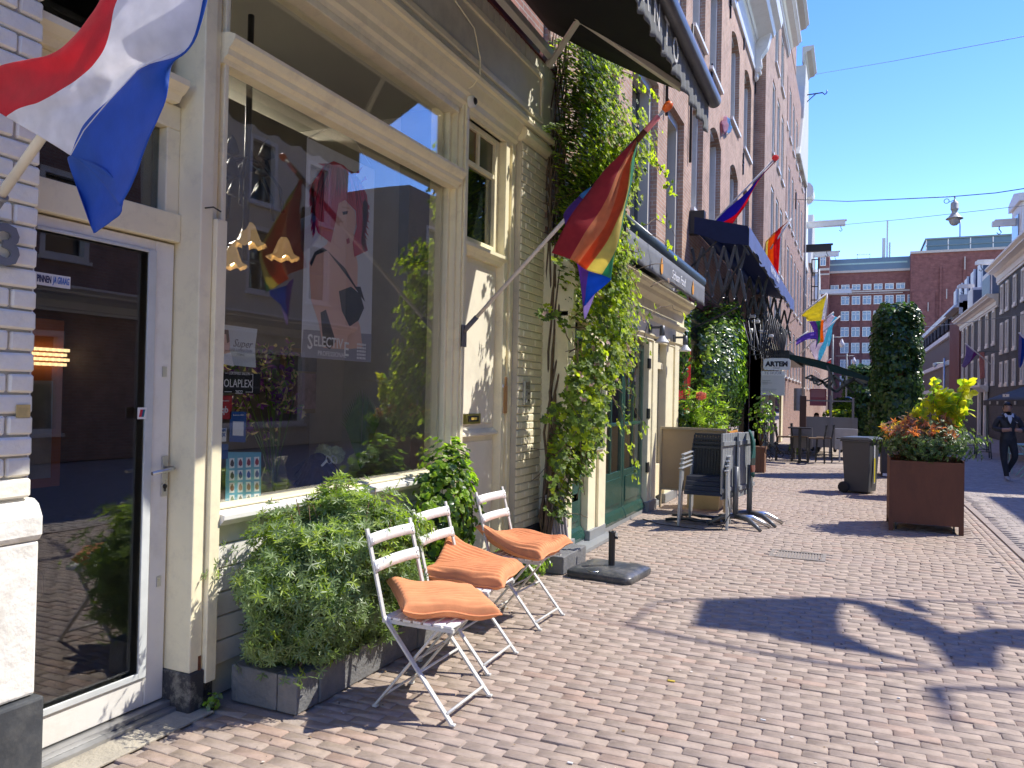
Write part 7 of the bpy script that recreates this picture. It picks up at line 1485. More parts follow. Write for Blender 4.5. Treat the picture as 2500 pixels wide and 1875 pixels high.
# ---------------------------------------------------------------- corten planter with nandina and yellow shrub
CORT = M("corten_steel", (.125, .05, .03), .75, .32, 2.0, .3, 60, stain=(.05, .025, .02), stain_amt=.5, stain_s=1.6, aniso=(1, 1, .35))
cp = thing("corten_planter", "tall rust brown steel planter box on the street, full of colourful shrubs", "planter", (.83, 11.1, 0))
x0, x1, y0, y1 = .42, 1.235, 10.76, 11.56
q = MB(); q.box(x0, x1, y0, y0 + .012, .10, .875); q.build("side_panel", CORT, cp); q = MB(); q.box(x0, x0 + .012, y0 + .012, y1, .10, .90); q.build("side_panel", CORT, cp); q = MB(); q.box(x1 - .012, x1, y0 + .012, y1, .10, .90); q.build("side_panel", CORT, cp); q = MB(); q.box(x0 + .012, x1 - .012, y1 - .012, y1, .10, .90); q.build("side_panel", CORT, cp)
q = MB(); q = None
for (fx_, fy_) in ((x0, y0 - .002), (x1 - .05, y0 - .002), (x0, y1 - .05), (x1 - .05, y1 - .05)): q = MB(); q.box(fx_, fx_ + .05, fy_, fy_ + .05, 0, .12); q.build("corner_foot", CORT, cp)
q = MB(); q.box(x0 + .02, x1 - .02, y0 + .02, y1 - .02, .11, .8); q.build("soil", MATS["soil"], cp)
for cxx in (.5, 1.14): q = MB(); q.tube([(cxx - .012, y0 + .1, .03), (cxx + .012, y0 + .1, .03)], .03, 12); q.bar((cxx, y0 + .1, .05), (cxx, y0 + .1, .11), .03, .02); q.build("castor", STEEL, cp)
NR = leaf_mat("nandina_red", (.58, .17, .09), .4, .5); NP = leaf_mat("nandina_purple", (.30, .17, .17), .4, .5); NO = leaf_mat("nandina_orange", (.62, .33, .06), .5, .5); YL = leaf_mat("yellow_leaf", (.52, .48, .04), .55, .4)
leafy("nandina", "spreading dark green shrub of fine leaves filling the rust brown planter", "shrub", (.8, 11.1, .8), (.86, 11.1, 1.10), (.60, .5, .26), 1700, .048, [L5, L4, L1], 5, LANC, .3, 20, 2, .25, nstem=30, clip=lambda P: P[:, 2] > .86)
def shoots(name, label, org, pts, n, size, mats, seed, k=5, shape=LANC, sp=1.4, h=.25, rad=.03, yp=.2):
    """upright or arching shoots, leaves set along each"""
    r = np.random.RandomState(seed); org = np.array(org, float); t = thing(name, label, "shrub", tuple(org), wc=False); q = MB(); PP = []; OO = []
    for (a, b) in pts:
        a, b = np.array(a, float), np.array(b, float); d = b - a; m_ = (a + b) / 2 + np.array([0, 0, .12 * np.linalg.norm(d)]) + r.normal(size=3) * .02
        q.tube([a - org, m_ - org, b - org], [.007, .005, .002], 5)
        for i in range(n):
            u = 1 - (1 - h) * r.rand() ** 1.2 if h else r.rand(); p = (1 - u) ** 2 * a + 2 * u * (1 - u) * m_ + u * u * b; PP.append(p + r.normal(size=3) * rad); OO.append(d / np.linalg.norm(d) * .6 + r.normal(size=3) * .6)
    q.build("stem", STEM, t); PP = np.array(PP); OO = np.array(OO); V, Q = sprigs(r, PP - org, OO, size, k, shape, sp)
    base = np.where(r.rand(len(PP)) < yp, 2, r.randint(0, 2, len(PP))); foliage("foliage", [(V, Q, np.tile(np.repeat(base, 2), k))], mats, t); return t
r7 = np.random.RandomState(77)
pts = [((.83 + r7.uniform(-.2, .2), 11.1 + r7.uniform(-.2, .2), 1.0), (.83 + .52 * math.cos(a) * f, 11.1 + .42 * math.sin(a) * f, 1.24 + .22 * (1 - f) + r7.uniform(-.03, .05))) for a in np.linspace(0, 6.2, 15) for f in (.5, .98) if not (math.cos(a) > .75 and f > .6)]
shoots("red_foliage", "feathery red and orange leaf sprays crowning the rust brown planter", (.83, 11.1, .9), pts, 24, .06, [NR, NP, NO], 21, 5, LANC, 1.6, .6, .035)
pts = [((1.10 + r7.uniform(-.06, .06), 11.2, 1.1), (1.13 + r7.uniform(-.17, .2), 11.2 + r7.uniform(-.15, .15), 1.50 + r7.uniform(0, .36))) for _ in range(15)]
shoots("yellow_shrub", "upright shrub with bright yellow green leaves at the right of the rust brown planter", (1.1, 11.2, .9), pts, 13, .105, [YL, L6, YL], 22, 3, OVAL, 1.7, .3, .03)
pts = [((.86, 11.15, 1.1), (.80, 11.15, 1.62)), ((.86, 11.15, 1.1), (.92, 11.1, 1.92)), ((.86, 11.15, 1.1), (.72, 11.15, 1.5)), ((.86, 11.15, 1.3), (.94, 11.15, 1.75))]
shoots("yellow_shrub", "thin yellow green shoots standing up at the middle of the rust brown planter", (.85, 11.15, .9), pts, 10, .08, [YL, L6, YL], 23, 4, OVAL, 1.6, .3, .03)

pts = [((-2.3, 13.0, .4), (-2.35 + r7.uniform(-.34, .42), 12.9 + r7.uniform(-.5, .5), 1.25 + r7.uniform(0, .62))) for _ in range(26)]
shoots("oleander", "oleander with long leaves and a pink bloom above the tan screen", (-2.3, 13.0, .4), pts, 15, .12, [L4, L6, L6], 14, 4, LANC, 1.5, .25, .03, .35)
# ---------------------------------------------------------------- wheeled bins, rear planter, hedges
BIN = M("grey_bin_plastic", (.062, .064, .067), .5, .12, 6, .1, 90)
def make_bin(label, x, y, rz):
    t = thing("wheelie_bin", label, "bin", (x, y, 0), rz, "grey wheeled rubbish bins behind the rust brown planter", wc=False)
    q = MB()
    lv = [(.20, .21, .03), (.235, .27, .90)]; vs = []
    for hx, hy, z in lv: vs += [(sx * hx, sy * hy, z) for sx, sy in ((-1, -1), (1, -1), (1, 1), (-1, 1))]
    q.add(vs, [(0, 1, 5, 4), (1, 2, 6, 5), (2, 3, 7, 6), (3, 0, 4, 7), (3, 2, 1, 0), (4, 5, 6, 7)]); q.build("body", BIN, t, .012)
    q = MB(); q.box(-.26, .26, -.29, .29, .895, .93); q.build("rim", BIN, t, .008)
    q = MB(); q.prism([(-.275, .932), (.275, .932), (.285, .955), (.20, .985), (-.22, .975), (-.30, .95)], 1, -.295, .295); q.build("lid", M("bin_lid", (.10, .115, .125), .35, .1), t, .01)
    q = MB(); q.tube([(-.27, -.22, .95), (-.33, -.22, .94), (-.33, .22, .94), (-.27, .22, .95)], .014, 8); q.build("handle", BIN, t)
    for sy in (-.27, .25): q = MB(); q.lathe([(0, .03), (.06, .03), (.095, .025), (.10, 0), (.095, -.02), (0, -.02)], (-.19, sy, .10), 20, 0, Matrix.Rotation(math.pi / 2, 4, 'X')); q.build("wheel", M("rubber", (.025, .025, .025), .8), t)
    q = MB(); q.box(.232, .240, -.05, .01, .18, .84, 0); q.box(.240, .243, -.05, .01, .20, .62, 1); o = q.build("reflective_strip", [M("grey_strip", (.6, .6, .6), .3), M("yellow_strip", (.75, .62, .02), .3)], t); o.rotation_euler = (0, -.035, 0) if False else (0, 0, 0)
    return t
make_bin("dark grey wheelie bin standing free left of the rust brown planter", .12, 14.9, math.radians(-18))
make_bin("wheelie bin mostly hidden behind the rust brown planter, only a wheel showing", .86, 14.6, math.radians(-5))
rp = thing("dark_planter", "dark metal planter box behind the wheelie bin carrying the clipped tree", "planter", (1.2, 18.6, 0)); q = MB(); q.box(.55, 1.5, 18.3, 19.2, .05, .78); q.build("box", M("dark_planter_metal", (.05, .045, .045), .6, .2), rp, .01); q = MB(); q.box(.58, 1.45, 18.25, 18.29, .02, .08); q.build("foot_strip", WHITE2, rp)
def hedge(name, label, x0, x1, y0, y1, z0, z1, n, size, seed, trunk=True):
    r = np.random.RandomState(seed); t = thing(name, label, "tree", ((x0 + x1) / 2, (y0 + y1) / 2, 0)); c = np.array([(x0 + x1) / 2, (y0 + y1) / 2, (z0 + z1) / 2]); R_ = np.array([(x1 - x0) / 2, (y1 - y0) / 2, (z1 - z0) / 2])
    d = r.uniform(-1, 1, (n, 3)); k = r.randint(0, 3, n); m_ = r.rand(n) < .7; d[m_, k[m_]] = np.sign(d[m_, k[m_]]) * r.uniform(.74, 1.10, m_.sum())
    nrm = np.sqrt(d[:, 0] ** 2 + d[:, 1] ** 2); f = np.where(nrm > 1.12, 1.12 / np.maximum(nrm, .1), 1); d[:, :2] *= f[:, None]
    d[:, :2] *= (1 - .28 * np.clip((d[:, 2] - .75) / .3, 0, 1) ** 2)[:, None] * (1 + .05 * np.sin(d[:, 2] * 11 + d[:, 0] * 4))[:, None]
    P = c + d * R_; V, Q = sprigs(r, P, d * np.array([1, 1, .6]) + np.array([0, 0, .25]), size, 3, OVAL, 1.4)
    base = np.where(r.rand(n) < .12, 2, r.randint(0, 2, n)); foliage("crown", [(V, Q, np.tile(np.repeat(base, 2), 3))], [L4, L5, leaf_mat("hedge_light", (.14, .2, .05), .4)], t)
    q = MB(); 
    for i in range(5): q.tube([(c[0] + r.uniform(-.2, .2), c[1], z0 - .4), (c[0] + r.uniform(-.3, .3) * R_[0], c[1], c[2]), (c[0] + r.uniform(-.6, .6) * R_[0], c[1], z1 - .4)], [.06, .04, .015], 6)
    q.build("trunk", STEM, t); return t
hedge("clipped_tree", "tall clipped column of dark glossy leaves rising behind the rust brown planter", .36, 1.30, 18.3, 19.2, .7, 3.60, 4400, .09, 40)
hedge("clipped_tree", "lower clipped hedge left of and behind the tall leaf column", .0, .75, 23.5, 24.6, .5, 1.95, 1500, .10, 41)

# ---------------------------------------------------------------- green awning terrace beyond
GA = cloth_mat("green_canvas", (.02, .055, .04), .06, .7)
ga2 = thing("awning", "dark green terrace awning with folding lattice arms in the distance", "awning", (-2, 24, 2.5))
def T22(a, b, y=24): return at(1800 + a * .1808, 840 + b * .1808, 1, y)
A_, B_ = T22(600, 120), T22(1830, 470)
q = MB(); q.sheet([[tuple(T22(590, 110)), tuple(T22(780, 160)), tuple(T22(1250, 270)), tuple(T22(1830, 470))], [tuple(T22(590, 112) + Vector((0, 0, -.14))), tuple(T22(780, 230)), tuple(T22(1250, 370)), tuple(T22(1770, 500))]], 0, False)
rows = []
for i in range(6):
    t_ = i / 5; rows.append([tuple(A_.lerp(B_, t_) + Vector((0, j * 1.2, .10 * math.sin(3.14 * t_)))) for j in range(7)])
q.sheet(rows); o = q.build("canopy", GA, ga2); m_ = o.modifiers.new("thick", 'SOLIDIFY'); m_.thickness = .01
q = MB(); a = T22(570, 110); q.box(-2.6, a.x + .28, 23.9, 31, a.z - .18, a.z + .05); q.build("cassette", BLK, ga2)
q = MB(); zz = [T22(920, 460), T22(1000, 420), T22(1140, 500), T22(1310, 420), T22(1430, 520), T22(1580, 460), T22(1720, 545), T22(1860, 500)]
z2 = [T22(1040, 540), T22(1140, 490), T22(1200, 580), T22(1320, 640), T22(1450, 540), T22(1560, 655), T22(1680, 580), T22(1860, 700)]
for l in (zz, z2):
    for i in range(len(l) - 1): q.bar(l[i], l[i + 1], .03, .05)
for i in range(len(zz)): 
    if i % 2 == 0 and i + 1 < len(z2): q.bar(zz[i], z2[i + 1], .03, .05)
    else: q.bar(zz[i], z2[max(0, i - 1)], .03, .05)
q.bar(T22(1210, 290), T22(1320, 560), .05, .05); o = q.build("lattice_arm", STEEL, ga2); o2 = o.copy(); COL.objects.link(o2); o2.location = (0, 2.2, 0)
# terrace post, tables, chairs, screens
BR_ = M("brown_post", (.09, .045, .03), .6, .2)
q = MB(); a, b = T22(880, 700, 22.5), T22(880, 1010, 22.5); q.box(a.x - .06, a.x + .10, 22.5, 22.62, .3, a.z); o = q.build("terrace_post", [BR_]); tag(o, "brown wooden post holding the terrace behind the high table", "post")
BW = M("black_wood", (.018, .016, .016), .4, .15); SEATB = M("tan_seat", (.16, .10, .05), .6)
def hightable(x, y, lab, z=.94, hw=.28):
    t = thing("high_table", lab, "table", (x, y, 0), wc=False); q = MB(); q.box(-hw, hw, -.28, .28, z - .03, z); q.build("table_top", BW, t, .005); q = MB(); q.box(-.035, .035, -.035, .035, .03, z - .03); q.build("post", BW, t); q = MB(); q.box(-.22, .22, -.03, .03, 0, .04); q.box(-.03, .03, -.22, .22, 0, .04); q.build("foot", BW, t); return t
def barchair(x, y, s, lab, sh_=.62, bh=.98, grp="black bar chairs on the terrace"):
    t = thing("bar_chair", lab, "chair", (x, y, 0), 0, grp, wc=False)
    for (dx, dy) in ((-.17, -.17), (.17, -.17), (-.17, .17), (.17, .17)): q = MB(); q.bar((dx * 1.15, dy * 1.1, 0), (dx, dy, sh_), .03, .03); q.build("leg", BW, t)
    q = MB(); q.box(-.19, .19, -.19, .19, sh_, sh_ + .03); q.build("seat", SEATB, t, .008)
    q = MB(); q.bar((-s * .18, -.17, sh_), (-s * .24, -.17, bh), .03, .03); q.bar((-s * .18, .17, sh_), (-s * .24, .17, bh), .03, .03); q.box(-s * .22 - .012, -s * .22 + .012, -.17, .17, bh - .2, bh); q.build("backrest", BW, t)
    q = MB(); q.bar((-.18, -.18, .2), (.18, -.18, .2), .02, .02); q.bar((-.18, .18, .25), (.18, .18, .25), .02, .02); q.build("stretcher", BW, t)
hightable(-1.27, 21.3, "black high table with a wooden top between two bar chairs on the terrace", .90)
barchair(-1.66, 21.4, 1, "black bar chair left of the high table on the terrace"); barchair(-.86, 21.2, -1, "black bar chair right of the high table on the terrace"); barchair(-.70, 21.7, -1, "black bar chair behind the right hand bar chair"); barchair(-1.3, 22.0, 1, "black bar chair behind the high table, its back to the brown post")
GS2 = M("grey_terrace_screen", (.22, .21, .20), .6, .08, 3); LT = M("light_table_top", (.45, .44, .42), .5)
q = MB(); q.box(-1.35, .1, 23.2, 23.25, .3, 1.15); q.box(-1.4, -1.34, 23.15, 23.3, 0, 1.75); q.box(-.62, -.56, 23.15, 23.3, 0, 1.75); q.box(-.05, .01, 23.15, 23.3, 0, 1.7); q.box(-1.34, -.05, 23.19, 23.23, 1.58, 1.62); o = q.build("terrace_screen", [GS2]); tag(o, "grey terrace wind screen with black posts behind the bar tables", "screen")
for i, xx in enumerate((-1.55, -.45)):
    q = MB(); q.box(xx, xx + .55, 21.95 + i * .1, 22.0 + i * .1, .32, .88); q.box(xx + .1, xx + .14, 22.0, 22.1, 0, .5); q.box(xx + .4, xx + .44, 22.0, 22.1, 0, .5); o = q.build("tilted_table", [LT if i else GS2], None, .01); tag(o, ("grey folded table top standing upright left, behind the high table", "pale folded table top standing upright right of the bar chairs")[i], "table")
q = MB(); q.box(-1.2, -.75, 24.5, 24.55, 1.45, 1.95, 0); q.box(-1.17, -.78, 24.49, 24.5, 1.70, 1.92, 1); o = q.build("pink_sign", [VPRINT("rose_sign", (.5, .12, .14)), VPRINT("rose_sign_light", (.6, .25, .26))]); tag(o, "pink red hanging sign on the terrace under the green awning", "sign")
q = MB(); rows = [[(-1.62 + j * .05 + .03 * math.sin(j * 2), 24 + .05 * math.cos(j * 2), 1.95 - .22 * i - (.0)) for j in range(6)] for i in range(4)]; q.sheet(rows); o = q.build("folded_parasol", [cloth_mat("white_parasol", (.6, .58, .55), .3)]); tag(o, "furled white parasol cloth beside the brown terrace post", "parasol")
leafy("palm_plant", "small palm plant on the far terrace left of the clipped hedge", "plant", (-.25, 25, 0), (-.25, 25, 1.45), (.35, .3, .22), 130, .2, [L4, L6, L6], 4, LANC, .1, 51, nstem=8)
leafy("pot_plant", "green grassy plant in a pink pot near the far people", "plant", (.05, 24.5, .6), (.05, 24.5, 1.0), (.16, .15, .12), 110, .12, [L4, L6, L4], 4, LANC, .1, 52, nstem=4)
leafy("pot_plant", "small white flowered plant on the ground under the bar table", "plant", (-1.5, 22.8, 0), (-1.5, 22.8, .25), (.15, .15, .18), 110, .07, [L4, L6, L4], 3, OVAL, .1, 53, nstem=4)
leafy("terrace_plant", "row of leafy terrace plants with yellow flowers above the grey wind screen", "plant", (-.4, 23.5, 1), (-.4, 23.5, 1.25), (.42, .12, .12), 220, .08, [L4, L6, YL], 3, OVAL, .1, 54, 2, .1, nstem=4)
# street end: distant trees seen under the awning, lamp posts, round sign, car
hedge("street_tree", "yellow green tree at the far end of the street under the green awning", -1.0, 3.0, 96, 98, 1.5, 5.5, 900, .5, 60)
for i, (px, py, y, lab) in enumerate(((2047, 837, 60, "tall double armed street lamp standing left of the far red building"), (2077, 880, 75, "double armed street lamp farther back, right of the first"))):
    p = at(px, py, 1, y); t = thing("street_lamp", lab, "street lamp", (p.x - .3, y, 0), 0, "double armed street lamps"); q = MB(); a = at(px - 14 + 4 * i, py, 1, y); q.tube([(a.x, y, 0), (a.x, y, p.z + .6)], .07, 8); q.tube([(a.x - .9, y, p.z + .4), (a.x + .6, y, p.z + .4)], .04, 6); q.build("pole", M("lamp_post_green", (.22, .25, .26), .5), t)
    q = MB(); q.lathe([(0, .2), (.07, .12), (.12, -.05), (.18, -.14), (.14, -.34), (0, -.46)], (a.x + .6, y, p.z + .1), 12); q.build("lantern", WHITE2, t)
q = MB(); p = at(2070, 983, 1, 70); q.lathe([(0, .02), (.5, .02), (.5, -.02), (0, -.02)], p, 20, 0, Matrix.Rotation(math.pi / 2, 4, 'X')); q.tube([(p.x, 70.05, 0), (p.x, 70.05, p.z)], .05, 6); o = q.build("road_sign", [M("blue_sign", (.05, .12, .3), .4)]); tag(o, "round blue road sign far down the street", "road sign")

# ---------------------------------------------------------------- right terrace, black awning, camera pole
ba = thing("awning", "wide black cloth awning over the right hand terrace, with a small white lettered plate", "awning", (5, 25, 2))
RBC = cloth_mat("black_cloth_right", (.022, .024, .032), .03, .7)
def R_(px, py, x=4.0): return at(px, py, 0, x)
a, b = R_(2402, 975), R_(2520, 980); 
q = MB(); rows = []
ya, yb = 30.2, 22.0
for i in range(7):
    t_ = i / 6; rows.append([(4.0 + 2.2 * t_, ya + (yb - ya) * j / 10, 1.72 + .95 * t_ + .03 * math.sin(j * 2) * math.sin(3.1 * t_)) for j in range(11)])
q.sheet(rows); q.add([(4.0, ya, 1.72), (6.2, ya, 2.67), (6.2, ya, 2.3), (4.0, ya, 1.58)], [(0, 1, 2, 3)]); o = q.build("canopy", RBC, ba); m_ = o.modifiers.new("thick", 'SOLIDIFY'); m_.thickness = .01
q = MB(); q.sheet([[(3.99, ya + (yb - ya) * j / 40, zt) for j in range(41)] for zt in (1.73, 1.56)]); q.build("valance", RBC, ba)
q = MB(); q.box(3.97, 3.98, 25.4, 26.4, 1.82, 1.90); q.build("name_plate", WHITE2, ba); text("BAR", .07, (3.965, 25.9, 1.86), (-1, 0, 0), SB, ba, 'lettering', .001)
for yy in (28.6, 27.2, 25.8, 24.4): q = MB(); q.box(3.975, 3.985, yy, yy + .28, 1.6, 1.7); q.build("white_tag", M("pale_tag", (.4, .4, .38), .6), ba)
q = MB()
for yy in (22.5, 26, 30): q.box(4.05, 4.11, yy, yy + .06, 0, 1.7)
q.build("awning_post", DMETAL, ba)
MG = M("mint_green_paint", (.32, .50, .42), .5)
def mint(x, y, kind, lab):
    t = thing("terrace_" + kind, lab, kind, (x, y, 0), 0, None, wc=False)
    if kind == "table": q = MB(); q.box(-.3, .3, -.3, .3, .70, .73); q.build("table_top", MG, t, .004); q = MB(); [q.bar((sx * .26, -.26, 0), (-sx * .26, -.26, .7), .02, .02) for sx in (-1, 1)]; [q.bar((sx * .26, .26, 0), (-sx * .26, .26, .7), .02, .02) for sx in (-1, 1)]; q.build("leg", MG, t)
    else:
        for (dx, dy) in ((-.17, -.17), (.17, -.17), (-.17, .17), (.17, .17)): q = MB(); q.bar((dx, dy, 0), (dx, dy, .44), .02, .02); q.build("leg", MG, t)
        q = MB(); q.box(-.19, .19, -.19, .19, .44, .46); q.build("seat", MG, t); q = MB(); q.box(-.19, -.17, -.19, .19, .6, .82); q.bar((-.18, -.18, .44), (-.18, -.18, .82), .02, .02); q.bar((-.18, .18, .44), (-.18, .18, .82), .02, .02); q.build("backrest", MG, t)
mint(3.62, 20.3, "table", "mint green folding table at the right edge beside the walking man"); mint(3.55, 21.3, "chair", "mint green chair tucked behind the mint table at the right edge")
barchair(3.4, 28.5, 1, "dark chair left of the walking man below the black awning", .45, .8, "dark chairs on the right terrace"); barchair(3.5, 26.5, 1, "dark chair behind the walking man", .45, .8, "dark chairs on the right terrace")
p = at(2305, 885, 1, 30); t = thing("camera_pole", "grey pole with two white surveillance cameras rising above the yellow shrub", "camera pole", (p.x, 30, 0)); q = MB(); q.tube([(p.x, 30, 0), (p.x, 30, p.z + .15)], .035, 8); q.bar((p.x, 30, p.z), (p.x - .28, 30, p.z - .02), .03, .03); q.build("pole", METAL, t)
q = MB(); q.lathe([(0, .07), (.06, .06), (.07, -.02), (0, -.1)], (p.x - .28, 30, p.z - .08), 12); q.box(p.x + .02, p.x + .14, 29.95, 30.05, p.z - .08, p.z + .04); q.build("camera", WHITE2, t)

# ---------------------------------------------------------------- hanging street lamp on its cable
YL_ = 23.0; t = thing("hanging_lamp", "bell shaped grey street lamp hanging on the cable across the sky", "street lamp", (2.34, YL_, 6.3))
LG = M("lamp_cream_grey", (.55, .55, .46), .4, .1, 5); c = at(2331, 485, 1, YL_); bb_ = at(2330, 552, 1, YL_)
q = MB(); H = c.z - bb_.z
q.lathe([(0, 0), (.02, -.02), (.035, -.07), (.085, -.10), (.09, -.13), (.095, -.135), (.095, -.27), (.10, -.275), (.08, -.30), (.065, -.36), (.09, -.40), (.13, -.46), (.16, -.49), (.205, -.52), (.205, -.535), (.14, -.53)], c, 24); q.tube([c, c + Vector((0, 0, .07))], .02, 6); q.build("housing", LG, t)
q = MB(); q.lathe([(.14, -.53), (.135, -.58), (.11, -.65), (.06, -.70), (0, -.715)], c, 20); q.build("globe", M("milky_glass", (.6, .62, .62), .15, spec=.6), t)
A = Vector((-2.66, YL_ + 16, 11.3)); q = MB(); e0 = at(1931, 486, 1, 39.2); e1 = at(2500, 458, 1, 21.0)
mid = c + Vector((-.1, 0, .06))
q.tube([e0, e0.lerp(mid, .5) + Vector((0, 0, -.12)), mid], .014, 5); q.tube([mid, at(2430, 471, 1, 22.0), e1 + (e1 - mid) * .35], .012, 5)
cc = at(2311, 491, 1, YL_); q.tube([cc + Vector((.06 * math.cos(k * .55), 0, .06 * math.sin(k * .55))) for k in range(13)], .009, 5); q.tube([cc + Vector((.06, 0, -.03)), c + Vector((0, 0, -.03))], .008, 5)
o = q.build("lamp_cable", [BLK]); tag(o, "black lamp cable spanning the street with the bell lamp on it", "cable")
for i, (a, b, lab) in enumerate((((2010, 553), (2520, 500), "faint thin wire across the sky below the lamp cable"), ((1970, 185), (2520, 85), "faint thin wire high across the sky"), ((2240, 800), (2520, 765), "thin wire across the right hand charcoal houses"))):
    q = MB(); a_, b_ = at(*a, 1, 50), at(*b, 1, 34); q.tube([a_, (a_ + b_) / 2 + Vector((0, 0, -.05)), b_], .012, 4); o = q.build("wire", [M("wire_grey", (.2, .22, .25), .5)]); tag(o, lab, "wire")
q = MB(); e = e0; q.box(-2.72, -2.66, e.y - .04, e.y + .04, e.z - .5, e.z + .3); q.bar((-2.7, e.y, e.z - .4), tuple(e), .04, .04); q.bar((-2.7, e.y, e.z), tuple(e), .04, .04); o = q.build("cable_bracket", [BLK]); tag(o, "black iron wall bracket holding the lamp cable on the last tall house", "bracket")
# ---------------------------------------------------------------- people
def body(name, verts, edges, mats, matidx, parent, sub=2):
    """skeleton grown into one continuous body; each face takes the material of the nearest bone"""
    me = bpy.data.meshes.new(name); me.from_pydata([v[0] for v in verts], edges, []); o = bpy.data.objects.new(name, me); COL.objects.link(o)
    sk = o.modifiers.new("skin", 'SKIN'); sk.use_smooth_shade = True; sk.branch_smoothing = .6
    if not me.skin_vertices: me.skin_vertices.new()
    for i, v in enumerate(verts):
        s = me.skin_vertices[0].data[i]; r = v[1]; s.radius = (r[0], r[1]) if isinstance(r, tuple) else (r, r); s.use_root = (i == 0)
    ss = o.modifiers.new("sub", 'SUBSURF'); ss.levels = sub; ss.render_levels = sub
    dg = bpy.context.evaluated_depsgraph_get(); ev = o.evaluated_get(dg); nm = bpy.data.meshes.new_from_object(ev)
    bpy.data.objects.remove(o)
    nm.materials.clear()
    for m_ in mats: nm.materials.append(m_)
    segs = [(Vector(verts[a][0]), Vector(verts[b][0]), matidx[k], (verts[a][1] if not isinstance(verts[a][1], tuple) else verts[a][1][0])) for k, (a, b) in enumerate(edges)]
    for p in nm.polygons:
        c = p.center; best = 1e9; bi = 0
        for a, b, mi, r in segs:
            ab = b - a; t = max(0, min(1, (c - a).dot(ab) / max(ab.length_squared, 1e-9))); d = (c - (a + ab * t)).length - r * .6
            if d < best: best = d; bi = mi
        p.material_index = bi; p.use_smooth = True
    return link(name, nm, parent)
JK = M("black_jacket_cloth", (.030, .032, .040), .6, .2, 8, .6, 25); TR = M("dark_trousers", (.025, .028, .036), .8, .2, 8, .4, 30); SKN = M("skin_tan", (.46, .26, .18), .5, .08, 12); SHO = M("light_shoe", (.42, .40, .40), .6); SHIRT = M("white_shirt", (.55, .60, .66), .7); HAIR = M("black_hair", (.012, .010, .010), .5, .3, 40, .6, 90)
man = thing("person", "man in a black jacket and dark trousers walking towards the camera, hands together", "person", (2.98, 19.12, 0), math.radians(4), wc=False)
Vs = [((0, 0, .84), (.165, .125)), ((0, 0, .98), (.175, .13)), ((0, .0, 1.14), (.185, .135)), ((0, .01, 1.28), (.17, .125)), ((0, .01, 1.37), (.07, .07)), ((-.015, -.01, 1.43), .052),  # 0-5 torso, neck
      ((-.175, .01, 1.315), .075), ((-.255, .03, 1.09), .060), ((-.16, -.20, 1.06), .050), ((-.07, -.28, 1.075), .042),  # right arm
      ((.185, .01, 1.315), .075), ((.265, .03, 1.09), .060), ((.19, -.20, 1.06), .050), ((.12, -.28, 1.07), .042),  # left arm
      ((-.085, 0, .78), .098), ((-.085, -.06, .47), .066), ((-.03, -.06, .12), .050), ((-.03, -.07, .06), .045), ((-.03, -.19, .03), .034),  # right leg
      ((.095, 0, .78), .098), ((.13, -.04, .50), .066), ((.05, .20, .20), .050), ((.045, .21, .13), .045), ((.05, .11, .05), .034),  # left leg
      ((-.02, -.30, 1.08), .034), ((.06, -.30, 1.075), .034)]
Es = [(0, 1), (1, 2), (2, 3), (3, 4), (4, 5), (3, 6), (6, 7), (7, 8), (8, 9), (3, 10), (10, 11), (11, 12), (12, 13), (0, 14), (14, 15), (15, 16), (16, 17), (17, 18), (0, 19), (19, 20), (20, 21), (21, 22), (22, 23), (9, 24), (13, 25)]
Mi = [0, 0, 0, 0, 2, 0, 0, 0, 2, 0, 0, 0, 2, 1, 1, 1, 3, 3, 1, 1, 1, 3, 3, 2, 2]
body("body", Vs, Es, [JK, TR, SKN, SHO], Mi, man)
